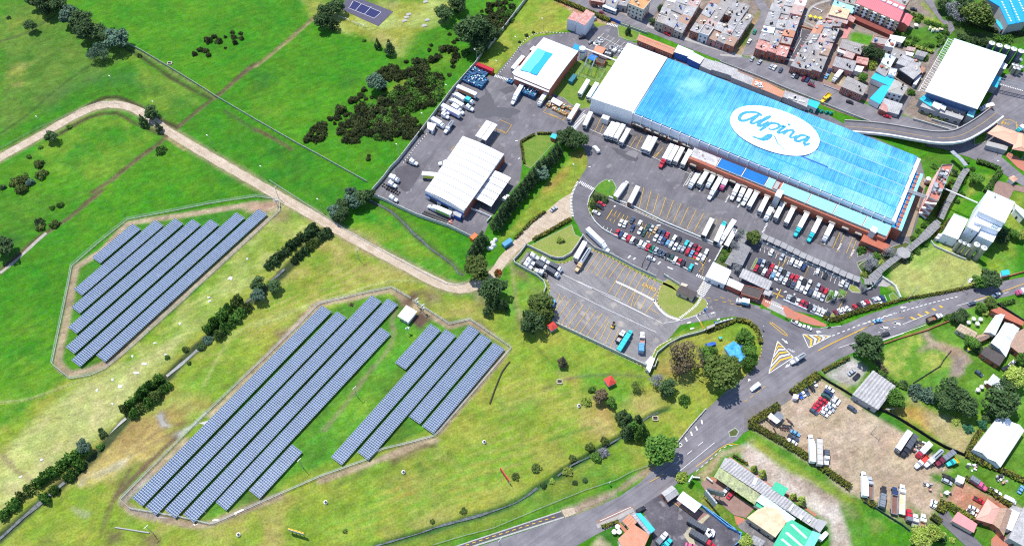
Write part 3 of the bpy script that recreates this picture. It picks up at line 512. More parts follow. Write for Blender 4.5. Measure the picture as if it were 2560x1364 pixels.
pave('driveway','V 950,950 1080,900 1170,1060 1420,1240 1560,1400 1350,1400 1020,1090',Al);pave('driveway','V 1640,1280 1720,1200 1900,1270 2067,1364 1640,1400',BRK);pave('driveway','X 205,1060 240,1040 370,1180 330,1200',BRK);pave('driveway','F 1500,690 1819,760 1819,830 1700,800 1640,920 1460,840',PINKP);pave('driveway','F 1600,400 1650,370 1819,470 1819,590 1740,540',BRK)
pave('brick_plaza','O 430,870 480,805 590,855 560,940 520,945',BRK,.115);pave('brick_plaza','O 690,920 760,935 830,985 960,1030 1060,1070 1210,1140 1200,1165 1060,1150 900,1100 760,1060',BRK,.115);pave('pavement','O 560,850 700,915 760,1060 530,950',PAVG,.112)
pave('brick_plaza','M 790,970 860,940 920,985 800,1020 760,1050',BRK,.115)
def IL(s,m,KB=0.3,h=.13,name='lawn',km=None):
 poly=P(s)if isinstance(s,str)else s
 if KB:SR(PM(poly,0,h-.01).o('kerb',km or Kb))
 inner=poly
 if KB:
  c=ccw(poly);n=len(c);inner=[]
  for i in range(n):
   a,b,d=c[i-1],c[i],c[(i+1)%n];t1=math.atan2(b[1]-a[1],b[0]-a[0]);t2=math.atan2(d[1]-b[1],d[0]-b[0]);nx=-(sin(t1)+sin(t2));ny=cos(t1)+cos(t2);l=math.hypot(nx,ny)or 1
   inner.append((b[0]+nx/l*KB,b[1]+ny/l*KB))
 return SR(PM(inner,0,h).o(name,m))
IL('N 205,100 250,45 300,10 350,-10 415,0 440,40 462,85 440,150 425,195 380,190 320,240 190,390 160,350 135,280 150,200',GRSV);IL('N 165,200 195,115 375,190 340,280 200,400 160,370',SOIL,0,.14,'planting_bed')
IL('P 380,155 860,-85 900,30 965,60 962,110 900,190 845,255 740,308 640,300 500,225',GRSP);IL('P 262,250 340,160 500,240 640,320 740,330 860,262 890,290 870,330 720,362 600,340 520,290 360,215 290,330 225,340',GRS,.2)
IL('P 225,360 290,345 420,420 530,500 600,580 612,650 590,740 520,740 570,660 545,570 460,480 340,420',GRS,.2)
IL('Q 800,30 870,-20 1000,50 1010,65 960,170 1150,252 1200,180 1290,215 1315,270 1300,325 1180,400 1100,430 1000,442 870,400 780,320 740,250 745,160',GRSP);IL('P 660,1010 1750,1525 1720,1560 640,1035',GRS,.15)
IL('P 1050,150 1120,198 1300,268 1560,408 1819,528 2000,610 2090,690 1990,640 1825,562 1560,430 1300,290 1085,195',GRS,.15);IL('Q 650,900 740,760 900,660 1270,545 1290,575 900,720 760,830 700,900',GRS,.15)
IL('C 500,660 660,445 720,430 760,400 980,405 830,660 795,700 780,765 720,775 640,740 600,700',GRS,.15);IL('I 275,260 330,215 450,165 630,165 690,230 560,370 460,480 390,550 320,510 300,420',GRS,.2)
IL('C 975,190 1000,180 1140,235 1110,290 1060,290 985,262',GRS,.3);IL('O 345,510 410,385 430,390 435,410 365,522',GRS,.3);IL('O 1190,880 1215,800 1330,830 1310,855 1215,895',SOIL,.5,.3,'planting_bed');IL('O 1320,830 1350,795 1405,815 1400,840 1330,855',SOIL,.5,.3,'planting_bed')
IL('O 1455,735 1480,680 1540,690 1600,760 1720,690 1740,660 1690,740 1600,785 1500,775',GRSP,.5);IL('O 1250,1050 1275,1005 1330,1040 1300,1070',GRSP,.2);IL('O 1560,380 1555,300 1640,255 1690,280 1640,350',SOIL,.4,.2,'planting_bed')
IL('O 1560,480 1600,440 1700,380 1819,330 1819,520 1700,620 1650,650 1610,600 1600,540',SOIL,.4,.2,'planting_bed');IL('M 640,1160 700,1140 900,1050 1050,980 1200,930 1260,960 1120,1060 850,1250 760,1340 700,1300',SOIL,.3,.18,'planting_bed')
IL('N 1560,950 1640,780 1690,760 1760,800 1760,920 1700,1010',SOIL,.3,.2,'planting_bed');IL('F 1245,200 1290,160 1390,140 1400,200 1370,260 1250,290',GRSV,.4,.5)
IL('F 1750,480 1790,440 1819,430 1819,520',GRSV,.3);IL('S 280,260 330,230 400,300 310,330',GRS,.3);IL('S 85,150 200,70 330,130 260,170',PAVG,.2,.12,'pavement')
IL('1820,1078 1838,1068 1848,1078 1842,1090 1824,1092',SOIL,.5,.2,'planting_bed')
class Marks:
 def __init__(s,name,m,z):s.b=MB();s.n=name;s.m=m;s.z=z
 def L(s,q,w=.15,curve=False):
  pts=P(q)if isinstance(q,str)else q
  if curve:pts=SL(pts,3)
  s.b.rb(pts,max(w,.2),s.z);return s
 def D(s,q,w=.15,on=2.0,off=2.0,curve=True):
  pts=P(q)if isinstance(q,str)else q
  if curve and len(pts)>2:pts=SL(pts,2)
  st=RS(pts,.5);n=int(on/.5);p=int((on+off)/.5);i=0
  while i+n<len(st):s.b.rb([st[i],st[i+n]],max(w,.22),s.z);i+=p
  return s
 def B(s,q,n,w=.2,skip=()):
  """q: four points: line ends A1 B1 (first) ... A2 B2 (last)"""
  a1,b1,a2,b2=P(q)if isinstance(q,str)else q
  for i in range(n):
   if i in skip:continue
   t=i/(n-1);s.b.rb([lerp(a1,a2,t),lerp(b1,b2,t)],max(w,.18),s.z)
  return s
 def Z(s,q,n,fill=.5):
  """q: two edges A1-A2, B1-B2 of the crossing; stripes run from A to B"""
  a1,a2,b1,b2=P(q)if isinstance(q,str)else q
  for i in range(n):
   t0=i/n;t1=(i+fill)/n;s.b.sheet([lerp(a1,a2,t0),lerp(a1,a2,t1),lerp(b1,b2,t1),lerp(b1,b2,t0)],s.z)
  return s
 def y(s,q):s.b.sheet(P(q)if isinstance(q,str)else q,s.z);return s
 def arrow(s,q,w=.35):
  a,b=P(q);d=dist(a,b);ux,uy=(b[0]-a[0])/d,(b[1]-a[1])/d;c=lerp(a,b,.55)
  s.b.rb([a,c],w,s.z);s.b.sheet([(c[0]-uy*w*1.8,c[1]+ux*w*1.8),(c[0]+uy*w*1.8,c[1]-ux*w*1.8),b],s.z);return s
 def done(s):return SR(s.b.o(s.n,s.m))
MZ=_z[0]+.02
k=Marks('bay_lines',YLW,MZ)
k.B('N 770,85 720,310 1450,385 1340,585',9).L('N 1605,450 1520,640').B('P 1110,205 970,420 1345,325 1200,530',5).B('P 1405,350 1280,525 1470,385 1280,690',2).B('P 1540,420 1350,745 1819,545 1640,880',5).L('N 980,1190 850,1364').L('Q 710,240 600,385').L('Q 730,150 695,210').L('P 1590,650 1530,860')
k.B('P 725,700 690,800 785,725 670,895',2).B('P 850,765 680,1000 1280,960 1100,1220',7).B('P 1180,1230 1280,1020 1300,1310 1400,1100',3).L('P 1745,870 1840,925').B('J 465,435 395,590 515,465 450,610',2,.16).B('J 870,640 800,760 930,640 860,790',2,.16).L('J 1170,770 1085,880').B('J 1070,800 1040,850 1130,820 1060,880',2).B('M 450,830 370,1010 505,840 415,1050',2).B('M 600,880 525,1060 650,890 560,1120',2).L('O 690,390 650,520').L('O 1010,480 930,660').L('O 1440,770 1310,1050')
k.L('O 760,395 680,520').L('O 1005,495 940,640')
k.L('C 450,800 590,855').L('C 450,800 520,700').L('C 590,855 640,800').B('H 1350,60 1400,120 1410,60 1440,100',2).L('H 1595,155 1485,300').L('H 1080,300 1040,335').L('H 1035,340 1090,360').L('H 1500,80 1660,160').L('H 1660,160 1725,60').L('H 1725,60 1590,0').L('H 1660,150 1590,110')
k.B('F 1570,20 1560,110 1730,20 1730,140',2,.2).L('F 1500,0 1490,70',.25).L('F 1520,0 1510,70',.25).L('F 1560,100 1819,140',.25)
k.L('X 940,800 1200,970',.2).L('W 0,340 150,230 300,110 400,55 470,45 540,55',.25,True)
k.L('S 1819,130 1640,200 1250,330',.3);k.L('R 835,535 1000,450 1300,310 1500,215 1819,155',.18,True);k.L('R 840,528 1000,443 1300,303 1500,208',.14,True)
k.D('R 0,1110 100,1040 280,900',.2,2,2).D('X 800,450 880,395',.25,5,1).L('X 640,540 820,440',.15)
k.L('R 285,210 320,215 420,285 490,350 495,365 440,340 350,265 285,210',.3,True)
k.D('N 385,380 1230,740',.2,.8,.8).D('N 375,400 900,630',.2,.8,.8).L('N 415,335 345,450',.3).B('N 460,355 430,410 590,410 560,470',4).B('N 400,440 385,470 445,450 425,490',2).L('N 760,485 745,530').L('N 800,505 775,560').B('N 810,600 780,650 850,610 820,660',2).L('N 1280,880 1400,925 1440,960 1430,1010',.15,True)
k.D('N 1485,890 1440,980 1390,1060',.4,.9,.9);k.D('N 1455,990 1430,1090',.35,.9,.9);k.D('O 0,830 200,910',.18,2,2).D('Q 1300,200 1819,330',.18,2,2).L('N 1450,1150 1390,1300',.35).L('O 600,780 720,830',.4).L('O 690,745 640,850',.4)
k.D('g 1260,905 2080,645',.28,1.5,1.5,False).L('C 860,560 860,561');k.L('Q 1230,470 1265,545',.35).L('Q 1225,470 1262,545',.35)
for i in range(5):
 t=i/4;a=P('S 530,520');k.y('S %d,%d %d,%d %d,%d %d,%d'%(515+83*i,515-32*i,540+83*i,508-32*i,600+83*i-i*8,540-34*i,575+83*i-i*8,545-34*i))
for i in range(12):
 t=i/11
 if i%2==0:k.L('M %d,%d %d,%d'%(1380-200*t,210+640*t,1340-190*t,200+650*t),.1)
k.done()
k=Marks('bay_lines',WHT,MZ+.004)
k.L('P 755,480 1819,1005',.22).L('P 685,592 1200,850',.14).L('P 1200,850 1819,1140',.1).L('Q 0,100 500,340 790,490',.22).L('Q 815,490 1000,460 1180,405',.18,True).L('Q 1180,405 1225,470',.3).L('N 0,1145 500,1364',.14).L('N 380,222 900,460 1645,772',.2)
k.B('N 320,525 300,560 405,560 385,600',3).B('O 465,265 455,310 600,330 590,370',4,.12).B('O 650,335 630,390 750,370 730,430',3,.12).B('O 780,410 760,460 960,480 930,520',5,.12).B('O 1080,530 1060,580 1170,560 1150,610',3,.12).B('O 1220,580 1200,630 1360,650 1345,700',4,.12)
k.B('O 450,490 420,560 1200,800 1180,870',17,.1).B('O 770,800 750,850 1220,960 1200,1010',10,.1).B('O 1290,980 1340,1050 1760,860 1790,920',10,.1).D('O 440,245 1480,680',.16,.8,.8).B('S 60,315 90,390 230,260 260,330',5,.1)
k.L('K 0,245 330,375',.12).L('J 330,560 900,810 1500,1080',.12).B('J 1520,1030 1430,1200 1500,1040 1400,1210',2,.1);k.L('J 280,350 110,560',.14).L('J 300,400 160,580',.1)
for q in('L 65,290 120,205 ','L 220,360 270,280','L 375,420 425,340','L 515,480 560,400','L 655,540 700,465','L 1085,710 1125,660','M 275,960 330,870','M 430,1020 475,940','M 580,1090 620,1010','L 900,650 950,560','L 220,165 250,120','J 655,730 750,560'):
 k.D(P(q),.8,.5,.5)
k.D('L 1070,570 930,840',1.0,.6,.6);k.D('I 930,705 870,830 855,950 875,1110',1.1,.7,.6);k.D('J 285,395 140,580',2.6,.6,.55);k.D('I 950,708 1105,790',2.2,.7,.7);k.D('C 105,540 200,570',2.0,.7,.7);k.D('C 905,170 975,190',2.2,.7,.7)
k.D('P 1365,565 1560,655 1819,790',1.0,.55,.35);k.D('Q 700,230 760,320 860,410 1000,455',1.1,.6,.35);k.D('Q 1000,430 1180,290 1240,190',1.2,.6,.4);k.D('Q 1225,170 1320,20',4.6,.75,.6);k.D('N 1370,1080 1465,1125',1.6,.6,.6);k.D('O 515,875 735,970',1.0,.6,.4);k.D('M 780,985 850,1045',1.4,.6,.5)
k.Z('D 670,620 760,640 680,600 770,620',12)
for q in('N 915,520 960,515','N 800,695 840,705','N 430,305 450,295','N 1510,930 1525,905','N 1000,1075 1050,1095','N 1040,990 1100,1015','N 590,890 620,860','N 1350,945 1385,960','O 660,755 640,735','O 725,775 755,768','O 840,805 850,790','Q 1350,380 1390,370','Q 1420,450 1450,440','Q 1080,490 1125,478','Q 1115,555 1160,545','O 1140,1225 1095,1220','N 930,960 960,930','N 650,905 675,885'):k.L(q,.7)
for q in('R 1640,265 1540,265','R 1350,365 1260,365','R 1770,220 1690,215','R 550,665 465,720','S 480,400 405,405','S 415,595 320,580','S 270,640 170,630','R 430,395 500,450','Q 1775,1150 1795,1120','F 1050,185 1080,170','F 1135,220 1165,205','X 1030,90 1055,40'):k.arrow(q,.45)
k.D('R 1000,362 1500,170 1819,78',.4,1.6,1.4)
k.D('S 0,590 100,555 440,445 700,370 1100,270',.38,1.5,1.4).L('R 1070,500 1300,425',.16).L('R 1560,420 1819,330',.16).L('S 440,595 720,480',.18).D('S 160,690 450,590',.22,1.4,1.6).L('S 200,775 420,700 700,600',.12).L('S 1050,385 1640,230',.1)
k.L('X 1480,30 1000,420',.2).D('X 1330,20 1050,240 860,400',.18,3,4).D('W 0,400 230,210 330,110 420,65 540,75',.15,1.5,1.5).L('X 0,1040 400,860',.22)
for q in('Y 1795,835 1803,872','Y 1743,893 1757,928','Y 1698,940 1710,978','Y 1648,993 1664,1028','Y 1598,1043 1614,1074'):k.L(q,.7)
k.y('R 815,310 885,322 830,332');k.L('R 870,272 1100,250',.2);k.L('B 690,10 665,55',.12).L('B 750,28 705,80',.12).L('B 820,50 770,105',.12).L('B 700,8 890,90',.12).L('B 890,90 840,133',.12).L('B 655,58 840,133',.12);k.B('D 770,300 760,380 840,310 830,390',3,.12).L('D 838,400 730,600',.15).B('D 700,430 740,450 740,380 790,400',4,.1).B('D 850,430 900,450 900,360 970,380',4,.1)
k.B('C 880,240 780,330 1030,300 960,370',5,.1).L('C 850,260 1010,340',.1)
for q in('C 250,1005 270,1000','C 270,1130 285,1125','C 770,1190 785,1185','F 1510,465 1535,470'):k.L(q,.5)
k.D('E 1540,960 1819,1040',.9,.6,.6);k.D('E 1340,1255 1540,1350',.9,.6,.6)
k.done()
def chevrons(apex,l,r,n,mz):
 A=P1(apex);Lp=P1(l);Rp=P1(r);by=Marks('chevron_marking',YLW,mz);bw=Marks('chevron_marking',WHT,mz+.004)
 for q in([A,Lp],[Lp,Rp],[Rp,A]):bw.L(q,.3)
 for i in range(n):
  t0=(i+.35)/n;t1=(i+.85)/n;b=by if i%2==(0 if n==7 else 1)or i<2 else bw;mid0=lerp(A,lerp(Lp,Rp,.5),max(0,t0-.16));mid1=lerp(A,lerp(Lp,Rp,.5),max(0,t1-.16))
  for E_ in(Lp,Rp):b.y([lerp(A,E_,t0),lerp(A,E_,t1),mid1,mid0])
 by.done();bw.done()
chevrons('R 380,420','R 280,790','R 560,605',7,MZ);chevrons('R 990,362','R 665,345','R 735,498',6,MZ)
def word(txt,s0,s1,size,m,name='painted_word',z=MZ):
 a,b=P1(s0),P1(s1);c=bpy.data.curves.new(name,'FONT');c.body=txt;c.size=size;c.align_x='CENTER';c.align_y='CENTER';c.materials.append(m)
 o=ON(name,c);LK(o);o.location=(*lerp(a,b,.5),z);o.rotation_euler=(0,0,ang(a,b));return SR(o)
word('EXPO','N 795,1205','N 865,1238',3.0,YLW);word('REC','F 1590,35','F 1640,50',2.6,YLW);word('PARE','X 1095,1225','X 1155,1140',1.9,PAVG);word('PARE','R 510,520','R 560,540',1.6,WHT);word('TRANSITO','C 480,808','C 560,838',1.2,YLW)
k=Marks('bay_lines',YLW,MZ);c_=P1('F 1655,65');k.b.rb([(c_[0]+4.6*cos(i*.2618),c_[1]+4.6*sin(i*.2618))for i in range(25)],.25,MZ);k.done()
def KB(s,m1,m2,on=1.0,w=.35,h=.16,curve=True):
 pts=P(s);pts=SL(pts,2)if curve else pts;st=RS(pts,on);b=MB()
 for i in range(len(st)-1):b.wall([st[i],st[i+1]],w,0,h,i%2)
 return SR(b.o('kerb',[m1,m2]))
YD=mat('yellow_kerb',(.55,.36,.08),.8);WD=mat('white_kerb',(.6,.6,.58),.8);KD=mat('black_kerb',(.06,.06,.055),.8)
for s,a_,b_ in(('C 130,530 200,450 290,320 340,270 400,240 470,230 560,235 630,238',WD,KD),('H 490,490 600,350 700,230 790,120',WD,KD),('P 1085,195 1300,290 1560,430 1830,560',YD,KD),('P 660,1005 900,1120 1300,1320 1360,1350',YD,KD),('Q 1180,405 1280,360 1315,300 1310,250',WD,KD),('Q 800,30 745,160 745,250 790,330',YD,KD),('O 0,1110 80,1080 200,1070 320,1090',WD,KD),('R 200,420 200,520 170,620 100,730 0,820',YD,KD),('P 700,358 780,350 870,315',YD,KD),('P 560,510 600,580 610,680',YD,KD),('Q 0,690 300,830 600,1000',YD,KD),('Q 620,960 700,840 740,760 900,670',YD,WD),('N 400,200 900,440 1650,745',YD,WD)):KB(s,a_,b_)
CELL=mat('solar_cell',(.042,.074,.138),.07,var=.16,scale=.12,fine=.9,spec=.45,col2=(.062,.100,.175));ALU=mat('aluminium_frame',(.50,.55,.62),.65,0,var=.05);St=mat('galvanised_steel',(.42,.44,.45),.5,.5,var=.1)
FEN=mat('fence_wire',(.55,.62,.56),.6,.3,var=.1);FENG=mat('green_fence_wire',(.30,.48,.36),.6,.2,var=.1);Wh=mat('white_wall',(.74,.74,.73),.7,var=.08,scale=.3);Cm=mat('cream_wall',(.66,.60,.48),.8,var=.1)
def module_mesh():
 b=MB();b.box(0,0,0,2.20,1.00,.045,0,0)
 for k in(-1,1):b.add([(k*.55-.49,-.42,.075),(k*.55+.49,-.42,.075),(k*.55+.49,.42,.075),(k*.55-.49,.42,.075)],[(0,1,2,3)],1)
 o=b.o('solar_panel',[ALU,CELL]);me=o.data;bpy.data.objects.remove(o);return me
MODULE=module_mesh();RNGP=random.Random(3)
def solar_table(q,label,group):
 BL,BR,TL,TR=P(q,1.3);a=lerp(BL,BR,.5);b=lerp(TL,TR,.5);L=dist(a,b);th=ang(a,b);W=6.66;pitch=1.03;n=int(L/pitch);tilt=math.radians(-4)
 t=TH('solar_table',label,'solar array',(*a,0),group)
 ux,uy=cos(th),sin(th);vx,vy=uy,-ux
 def pt(u,v,dz=0):return(a[0]+ux*u+vx*v,a[1]+uy*u+vy*v,1.25+v*sin(-tilt)*1.0+dz)
 fr=MB()
 for v in(-2.6,-.9,.9,2.6):fr.bar(pt(0,v,-.09),pt(L,v,-.09),.05,4)
 fr.o('frame',St,t)
 lg=MB();m=max(2,int(L/4.2))
 for i in range(m):
  u=(i+.5)*L/m
  for v in(-1.8,1.8):p=pt(u,v,-.1);lg.bar((p[0],p[1],0),p,.07,4)
  lg.bar(pt(u,-2.9,-.14),pt(u,2.9,-.14),.05,4)
 lg.o('support_posts',St,t,kind='stuff')
 cnt=0;extra=MB();R=Matrix.Rotation(th-math.pi/2,4,'Z')@Matrix.Rotation(-tilt*-1,4,'Y')
 for i in range(n):
  for j in(-1,0,1):
   p=pt((i+.5)*pitch+.02,j*2.225);
   jit=Matrix.Rotation(RNGP.gauss(0,.006),4,'X')@Matrix.Rotation(RNGP.gauss(0,.006),4,'Y')
   M=Matrix.Translation((p[0]-t.location.x,p[1]-t.location.y,p[2]))@R@jit
   if cnt<300:
    o=ON('solar_panel',MODULE);LK(o);o.parent=t;o.matrix_local=M;cnt+=1
   else:
    vs=[M@v.co+t.location for v in MODULE.vertices];base=len(extra.v)
    extra.v+=[tuple(v)for v in vs]
    for pl in MODULE.polygons:extra.f.append(tuple(i_+base for i_ in pl.vertices));extra.m.append(pl.material_index)
 if extra.v:extra.o('solar_panels',[ALU,CELL],t,kind='stuff')
 return t
ordn=['first','second','third','fourth','fifth','sixth','seventh','eighth','ninth','tenth','eleventh','twelfth','thirteenth','fourteenth','fifteenth','sixteenth','seventeenth','eighteenth','nineteenth','twentieth','twenty-first','twenty-second','twenty-third','twenty-fourth','twenty-fifth','twenty-sixth']
FA=['653,462 712,507 945,215 1005,262','522,685 583,738 1113,185 1170,233','505,812 568,865 1247,178 1305,225','482,955 545,1007 1373,182 1432,230','464,1098 530,1147 1505,180 1560,230','505,1190 570,1242 1685,135 1740,185','683,1155 748,1208 1847,112 1897,158']
FAL=['short pale blue solar array at the upper left corner of the north-west fenced plot','solar array next to the short one in the north-west plot','third solar array counted from the short one in the north-west plot','middle solar array of seven in the north-west plot','fifth solar array counted from the short one in the north-west plot','long solar array, last but one beside the lower fence of the north-west plot','longest solar array along the lower right fence of the north-west plot']
for q,l in zip(FA,FAL):solar_table('a '+q,l,'solar arrays of the north-west plot')
FB=[('331,1242 355,1266 806.7,759 833,775.7','longest dark blue solar array along the left fence of the central plot'),('364.8,1264.5 389,1287.7 843.6,775.7 866.5,794.3','second long solar array from the left fence of the central plot'),('412.2,1272.2 437.4,1295.5 932.1,734.3 955,751.3','third long solar array from the left fence of the central plot'),('459,1283.8 483.8,1305 973.7,740.9 996.5,759.6','long solar array whose upper end is nearest the white inverter cabin'),('540,1252.9 565,1276.5 953.5,816 975.7,834.4','solar array beside the wheel-track lane through the central plot'),('622.8,1223.9 648.3,1246 731,1107.5 757.4,1128.6','shortest solar array, alone at the lower end of the central plot'),('988.5,904.7 1012.3,924.3 1079,805.3 1102.8,824','short solar array below the white inverter cabin, right of the lane'),('828.8,1141.6 852.4,1161.6 1114.7,820.4 1139.3,840.3','long solar array right of the lane, reaching lowest of its block'),('894.6,1128.6 919.3,1149.7 1174.6,809.7 1198.4,828.4','third solar array of the block right of the lane'),('1023.2,1039.8 1048.8,1059.4 1204.3,831.4 1229,849.2','last but one solar array before the right-hand fence corner'),('1055.9,1063.6 1082,1083.7 1236.4,852.2 1261.6,873','solar array next to the right-hand fence of the central plot')]
for q,l in FB:solar_table('. '+q,l,'solar arrays of the central plot')
def WF(s,label,m,h=2.0,post=3.0,wires=(.1,.7,1.4,2.0),group='wire fences',r=.035,closed=False,thick=.06,name='wire_fence',base=None):
 pts=P(s)if isinstance(s,str)else s
 if closed:pts=pts+[pts[0]]
 t=TH(name,label,'fence',(*pts[0],0),group);b=MB()
 for i,w in enumerate(wires):
  for a,c in zip(pts,pts[1:]):b.bar((*a,w),(*c,w),thick if i in(0,len(wires)-1)else r,4)
 b.o('fence_wire',m,t)
 st=RS(pts,post);n=0;ex=MB();proto=None
 for p in st:
  if n<300:
   if proto is None:o=BA((0,0,0),(0,0,h),.07,5).o('fence_post',m);proto=o.data
   else:o=ON('fence_post',proto);LK(o)
   o.parent=t;o.location=(p[0]-t.location.x,p[1]-t.location.y,0);n+=1
  else:ex.bar((*p,0),(*p,h),.07,4)
 if ex.v:ex.o('fence_posts',m,t,kind='stuff')
 if base:WL(pts,.25,0,base).o('kerb_base',Kb,t)
 return t
WF('a 1990,75 1960,50 1819,32 1500,80 1200,140 905,195 870,225 700,360 510,525 490,640 440,880 370,1215 385,1235 495,1325 640,1300 745,1255 900,1130 1300,770 1600,490 1819,290 1990,130','light wire fence enclosing the north-west solar plot',FEN,closed=True,base=.2)
WF('d 765,225 600,130 380,175 0,265 -30,290 -180,445 -420,680 -760,1000 -1000,1230 -1360,1590 -1680,1910 -1600,1990 -1180,2060 -930,2120 -880,2110 -500,1940 0,1720 420,1570 470,1520 530,1490 700,1450 960,1380 1000,1345 1610,640 1260,400 1085,440 860,290 780,245','pale wire fence enclosing the central solar plot',FEN,base=.25)
t=TH('inverter_cabin','white inverter cabin with overhanging flat roof between the two blocks of solar arrays','cabin',P1('d 735,350'))
_c=P('d 680,385 745,300 805,335 740,420',2.6);PM(_c,0,2.6).o('wall',Wh,t);_k=P1('d 735,350',2.8);BX(*_k,2.62,7.4,6.6,.3,ang(P1('d 660,375'),P1('d 735,285'))).o('roof',mat('cream_roof',(.78,.74,.66),.6,var=.05),t)
for u,nm in((.25,'door'),(.7,'louvre')):p=lerp(_c[0],_c[3],u);BX(p[0],p[1],.2,1.2,.2,1.9,ang(_c[0],_c[3])).o(nm,St,t)
def switch_pole(s,label,boxes=3,h=7.5):
 x,y=P1(s);t=TH('switch_pole',label,'utility pole',(x,y,0),'switch poles beside the inverter cabin');BA((x,y,0),(x,y,h),.16,6,r2=.11).o('pole',St,t)
 BX(x,y,h-.9,2.4,.16,.16,.7).o('crossarm',St,t)
 for i in range(boxes):BX(x+(i-1)*.8*cos(.7),y+(i-1)*.8*sin(.7),h-.75,.35,.35,.8).o('insulator',Wh,t)
 BX(x+.35,y,3.4,.9,.8,1.3).o('transformer',mat('transformer_grey',(.5,.52,.52),.5),t)
switch_pole('d 822,290','left grey switch pole with insulators behind the inverter cabin');switch_pole('d 872,340','right grey switch pole with insulators behind the inverter cabin');switch_pole('d 742,510','short switch pole on the grass below the inverter cabin',2,5.5);switch_pole('f 150,150','switch pole in the bare corner of the north-west solar plot',2,5)
def LP(top,base,label,group,h=9.0,arm=1.6,m=None):
 x,y=P1(base);t=TH('lamp_post',label,'lamp post',(x,y,0),group);m=m or St
 BA((x,y,0),(x,y,h),.11,6,r2=.07).o('pole',m,t);BA((x,y,h),(x-arm*.7,y+arm*.5,h+.25),.06,4).o('arm',m,t);BX(x-arm*.75,y+arm*.55,h+.18,.9,.4,.16,-.6).o('lamp_head',Wh,t)
for i,(b_,w)in enumerate((('A 828,628','in the pasture above the bend of the dirt road'),('A 318,915','beside the dirt road near the left edge'),('A 1132,808','beside the round tree at the dirt road bend'),('A 1515,1048','upper right of the straight dirt road'),('f 470,190','on the grass right of the dirt road, above the thicket'),('B 70,1265','on the dark grass left of the yard wall'))):
 LP('',b_,'slim grey lamp post '+w,'lamp posts along the dirt road')
for i,(b_,w)in enumerate((('B 1568,440','outside the yard wall near the red container'),('B 1368,690','outside the yard wall beside the parked trailers'),('B 1198,890','outside the yard wall beside the white hut'),('B 1022,1110','outside the yard wall above the bobtail tractor'),('C 128,520','on the lawn beside the red container'),('C 262,350','on the lawn along the checkered kerb'),('C 450,220','on the top of the lawn by the checkered kerb'),('I 890,640','on the lawn right of the conifer row'),('I 1290,830','on the small green island in the yard'),('j 790,320','between hedge and the red-roofed white shed'))):LP('',b_,'slim pale lamp post '+w,'lamp posts of the factory estate')
def PP(s,label,h=10):
 x,y=P1(s);t=TH('power_pole',label,'utility pole',(x,y,0),'utility poles');BA((x,y,0),(x,y,h),.17,6,r2=.1).o('pole',Kb,t);BX(x,y,h-.6,2.2,.14,.14,.9).o('crossarm',St,t)
 for k in(-1,0,1):BX(x+k*.9*cos(.9),y+k*.9*sin(.9),h-.46,.14,.14,.3).o('insulator',Wh,t)
for s,l in(('d 312,1045','grey pole in the grass between the two solar blocks'),('c 1300,1330','grey pole at the tip of the shortest solar array'),('e 430,1200','grey pole on the meadow below the lower fence'),('f 735,540','double pole stump on the meadow by the dirt road'),('f 160,100','pole beside the dirt road near the north-west plot'),('S 530,285','tall pole beside the public road hedge'),('S 1085,185','tall pole on the dry lawn by the public road'),('O 1300,1070','white pole at the tip of the staff car park'),('T 1440,830','pole with three legs of shadow in the gravel lot'),('g 1555,913','pole at the road edge')):PP(s,l)
BAG=mat('white_plastic',(.80,.80,.80),.5,var=.05)
def lump(name,s,label,cat,m,sx,sy,sz,group,parts=3,seed=0):
 x,y=P1(s);r=random.Random(hash(s)%997);b=MB()
 for i in range(parts):
  a=r.uniform(0,6.28);d=0 if i==0 else r.uniform(.3,.6);cx,cy=x+cos(a)*d*sx,y+sin(a)*d*sy;k=1 if i==0 else r.uniform(.4,.7);n=7
  rings=[(0,1.0),(.5,.9),(.85,.6),(1.0,.15)];vs=[]
  for z_,q in rings:vs+=[(cx+cos(6.283*j/n)*sx/2*q*k*r.uniform(.8,1.15),cy+sin(6.283*j/n)*sy/2*q*k*r.uniform(.8,1.15),z_*sz*k)for j in range(n)]
  b.add(vs,[(w*n+j,w*n+(j+1)%n,(w+1)*n+(j+1)%n,(w+1)*n+j)for w in range(3)for j in range(n)]+[tuple(range(3*n,4*n))])
 return tag(b.o(name,m),label,cat,group)
for i,(s,w)in enumerate((('a 1640,610','near the upper end of the hedgerow'),('a 1757,475','close under the north-west plot fence, uppermost'),('a 1490,775','of the pair in mid meadow'),('a 1487,748','upper of the pair in mid meadow'),('a 1280,935','beside the plot fence, halfway down'),('a 1100,1073','small one below the halfway one'),('a 940,1165','just below the plot fence corner'),('a 1030,1222','largest, torn open'),('a 1178,1155','beside the small bush'),('a 975,1285','round one left of the hedgerow'),('a 800,1330','lowest of the upper meadow'),('b 885,190','by the lower hedgerow tip'),('b 712,220','left of the lower hedgerow tip'),('b 825,318','tiny one at the lower hedgerow'),('b 305,735','on the straw field'),('b 155,858','beside the lower end of the hedgerow'))):
 big=i in(0,7,9,11);lump('plastic_bundle',s,'white plastic bundle lying in the meadow, '+w,'bundle',BAG,2.3 if big else 1.3,1.5 if big else 1.0,.6,'white plastic bundles in the meadow',3,i)
for s,w in(('g 722,278','below the brown soil heap'),('g 50,538','farthest left of the lower meadow'),('g 1420,18','in the mown middle of the meadow'),('Y 680,710','beside the bright round bush'),('e 1535,1220','below the bottom corner of the central plot')):
 x,y=P1(s);t=TH('inspection_well','white ringed inspection well with black cover '+w,'well',(x,y,0),'inspection wells in the meadow');CY(x,y,0,1.1,.85,.8,12).o('ring',BAG,t);CY(x+.1,y-.1,1.11,1.2,.6,.6,10).o('cover',BLK,t)
RED=mat('red_roof_paint',(.52,.055,.04),.6,var=.15,fine=2)
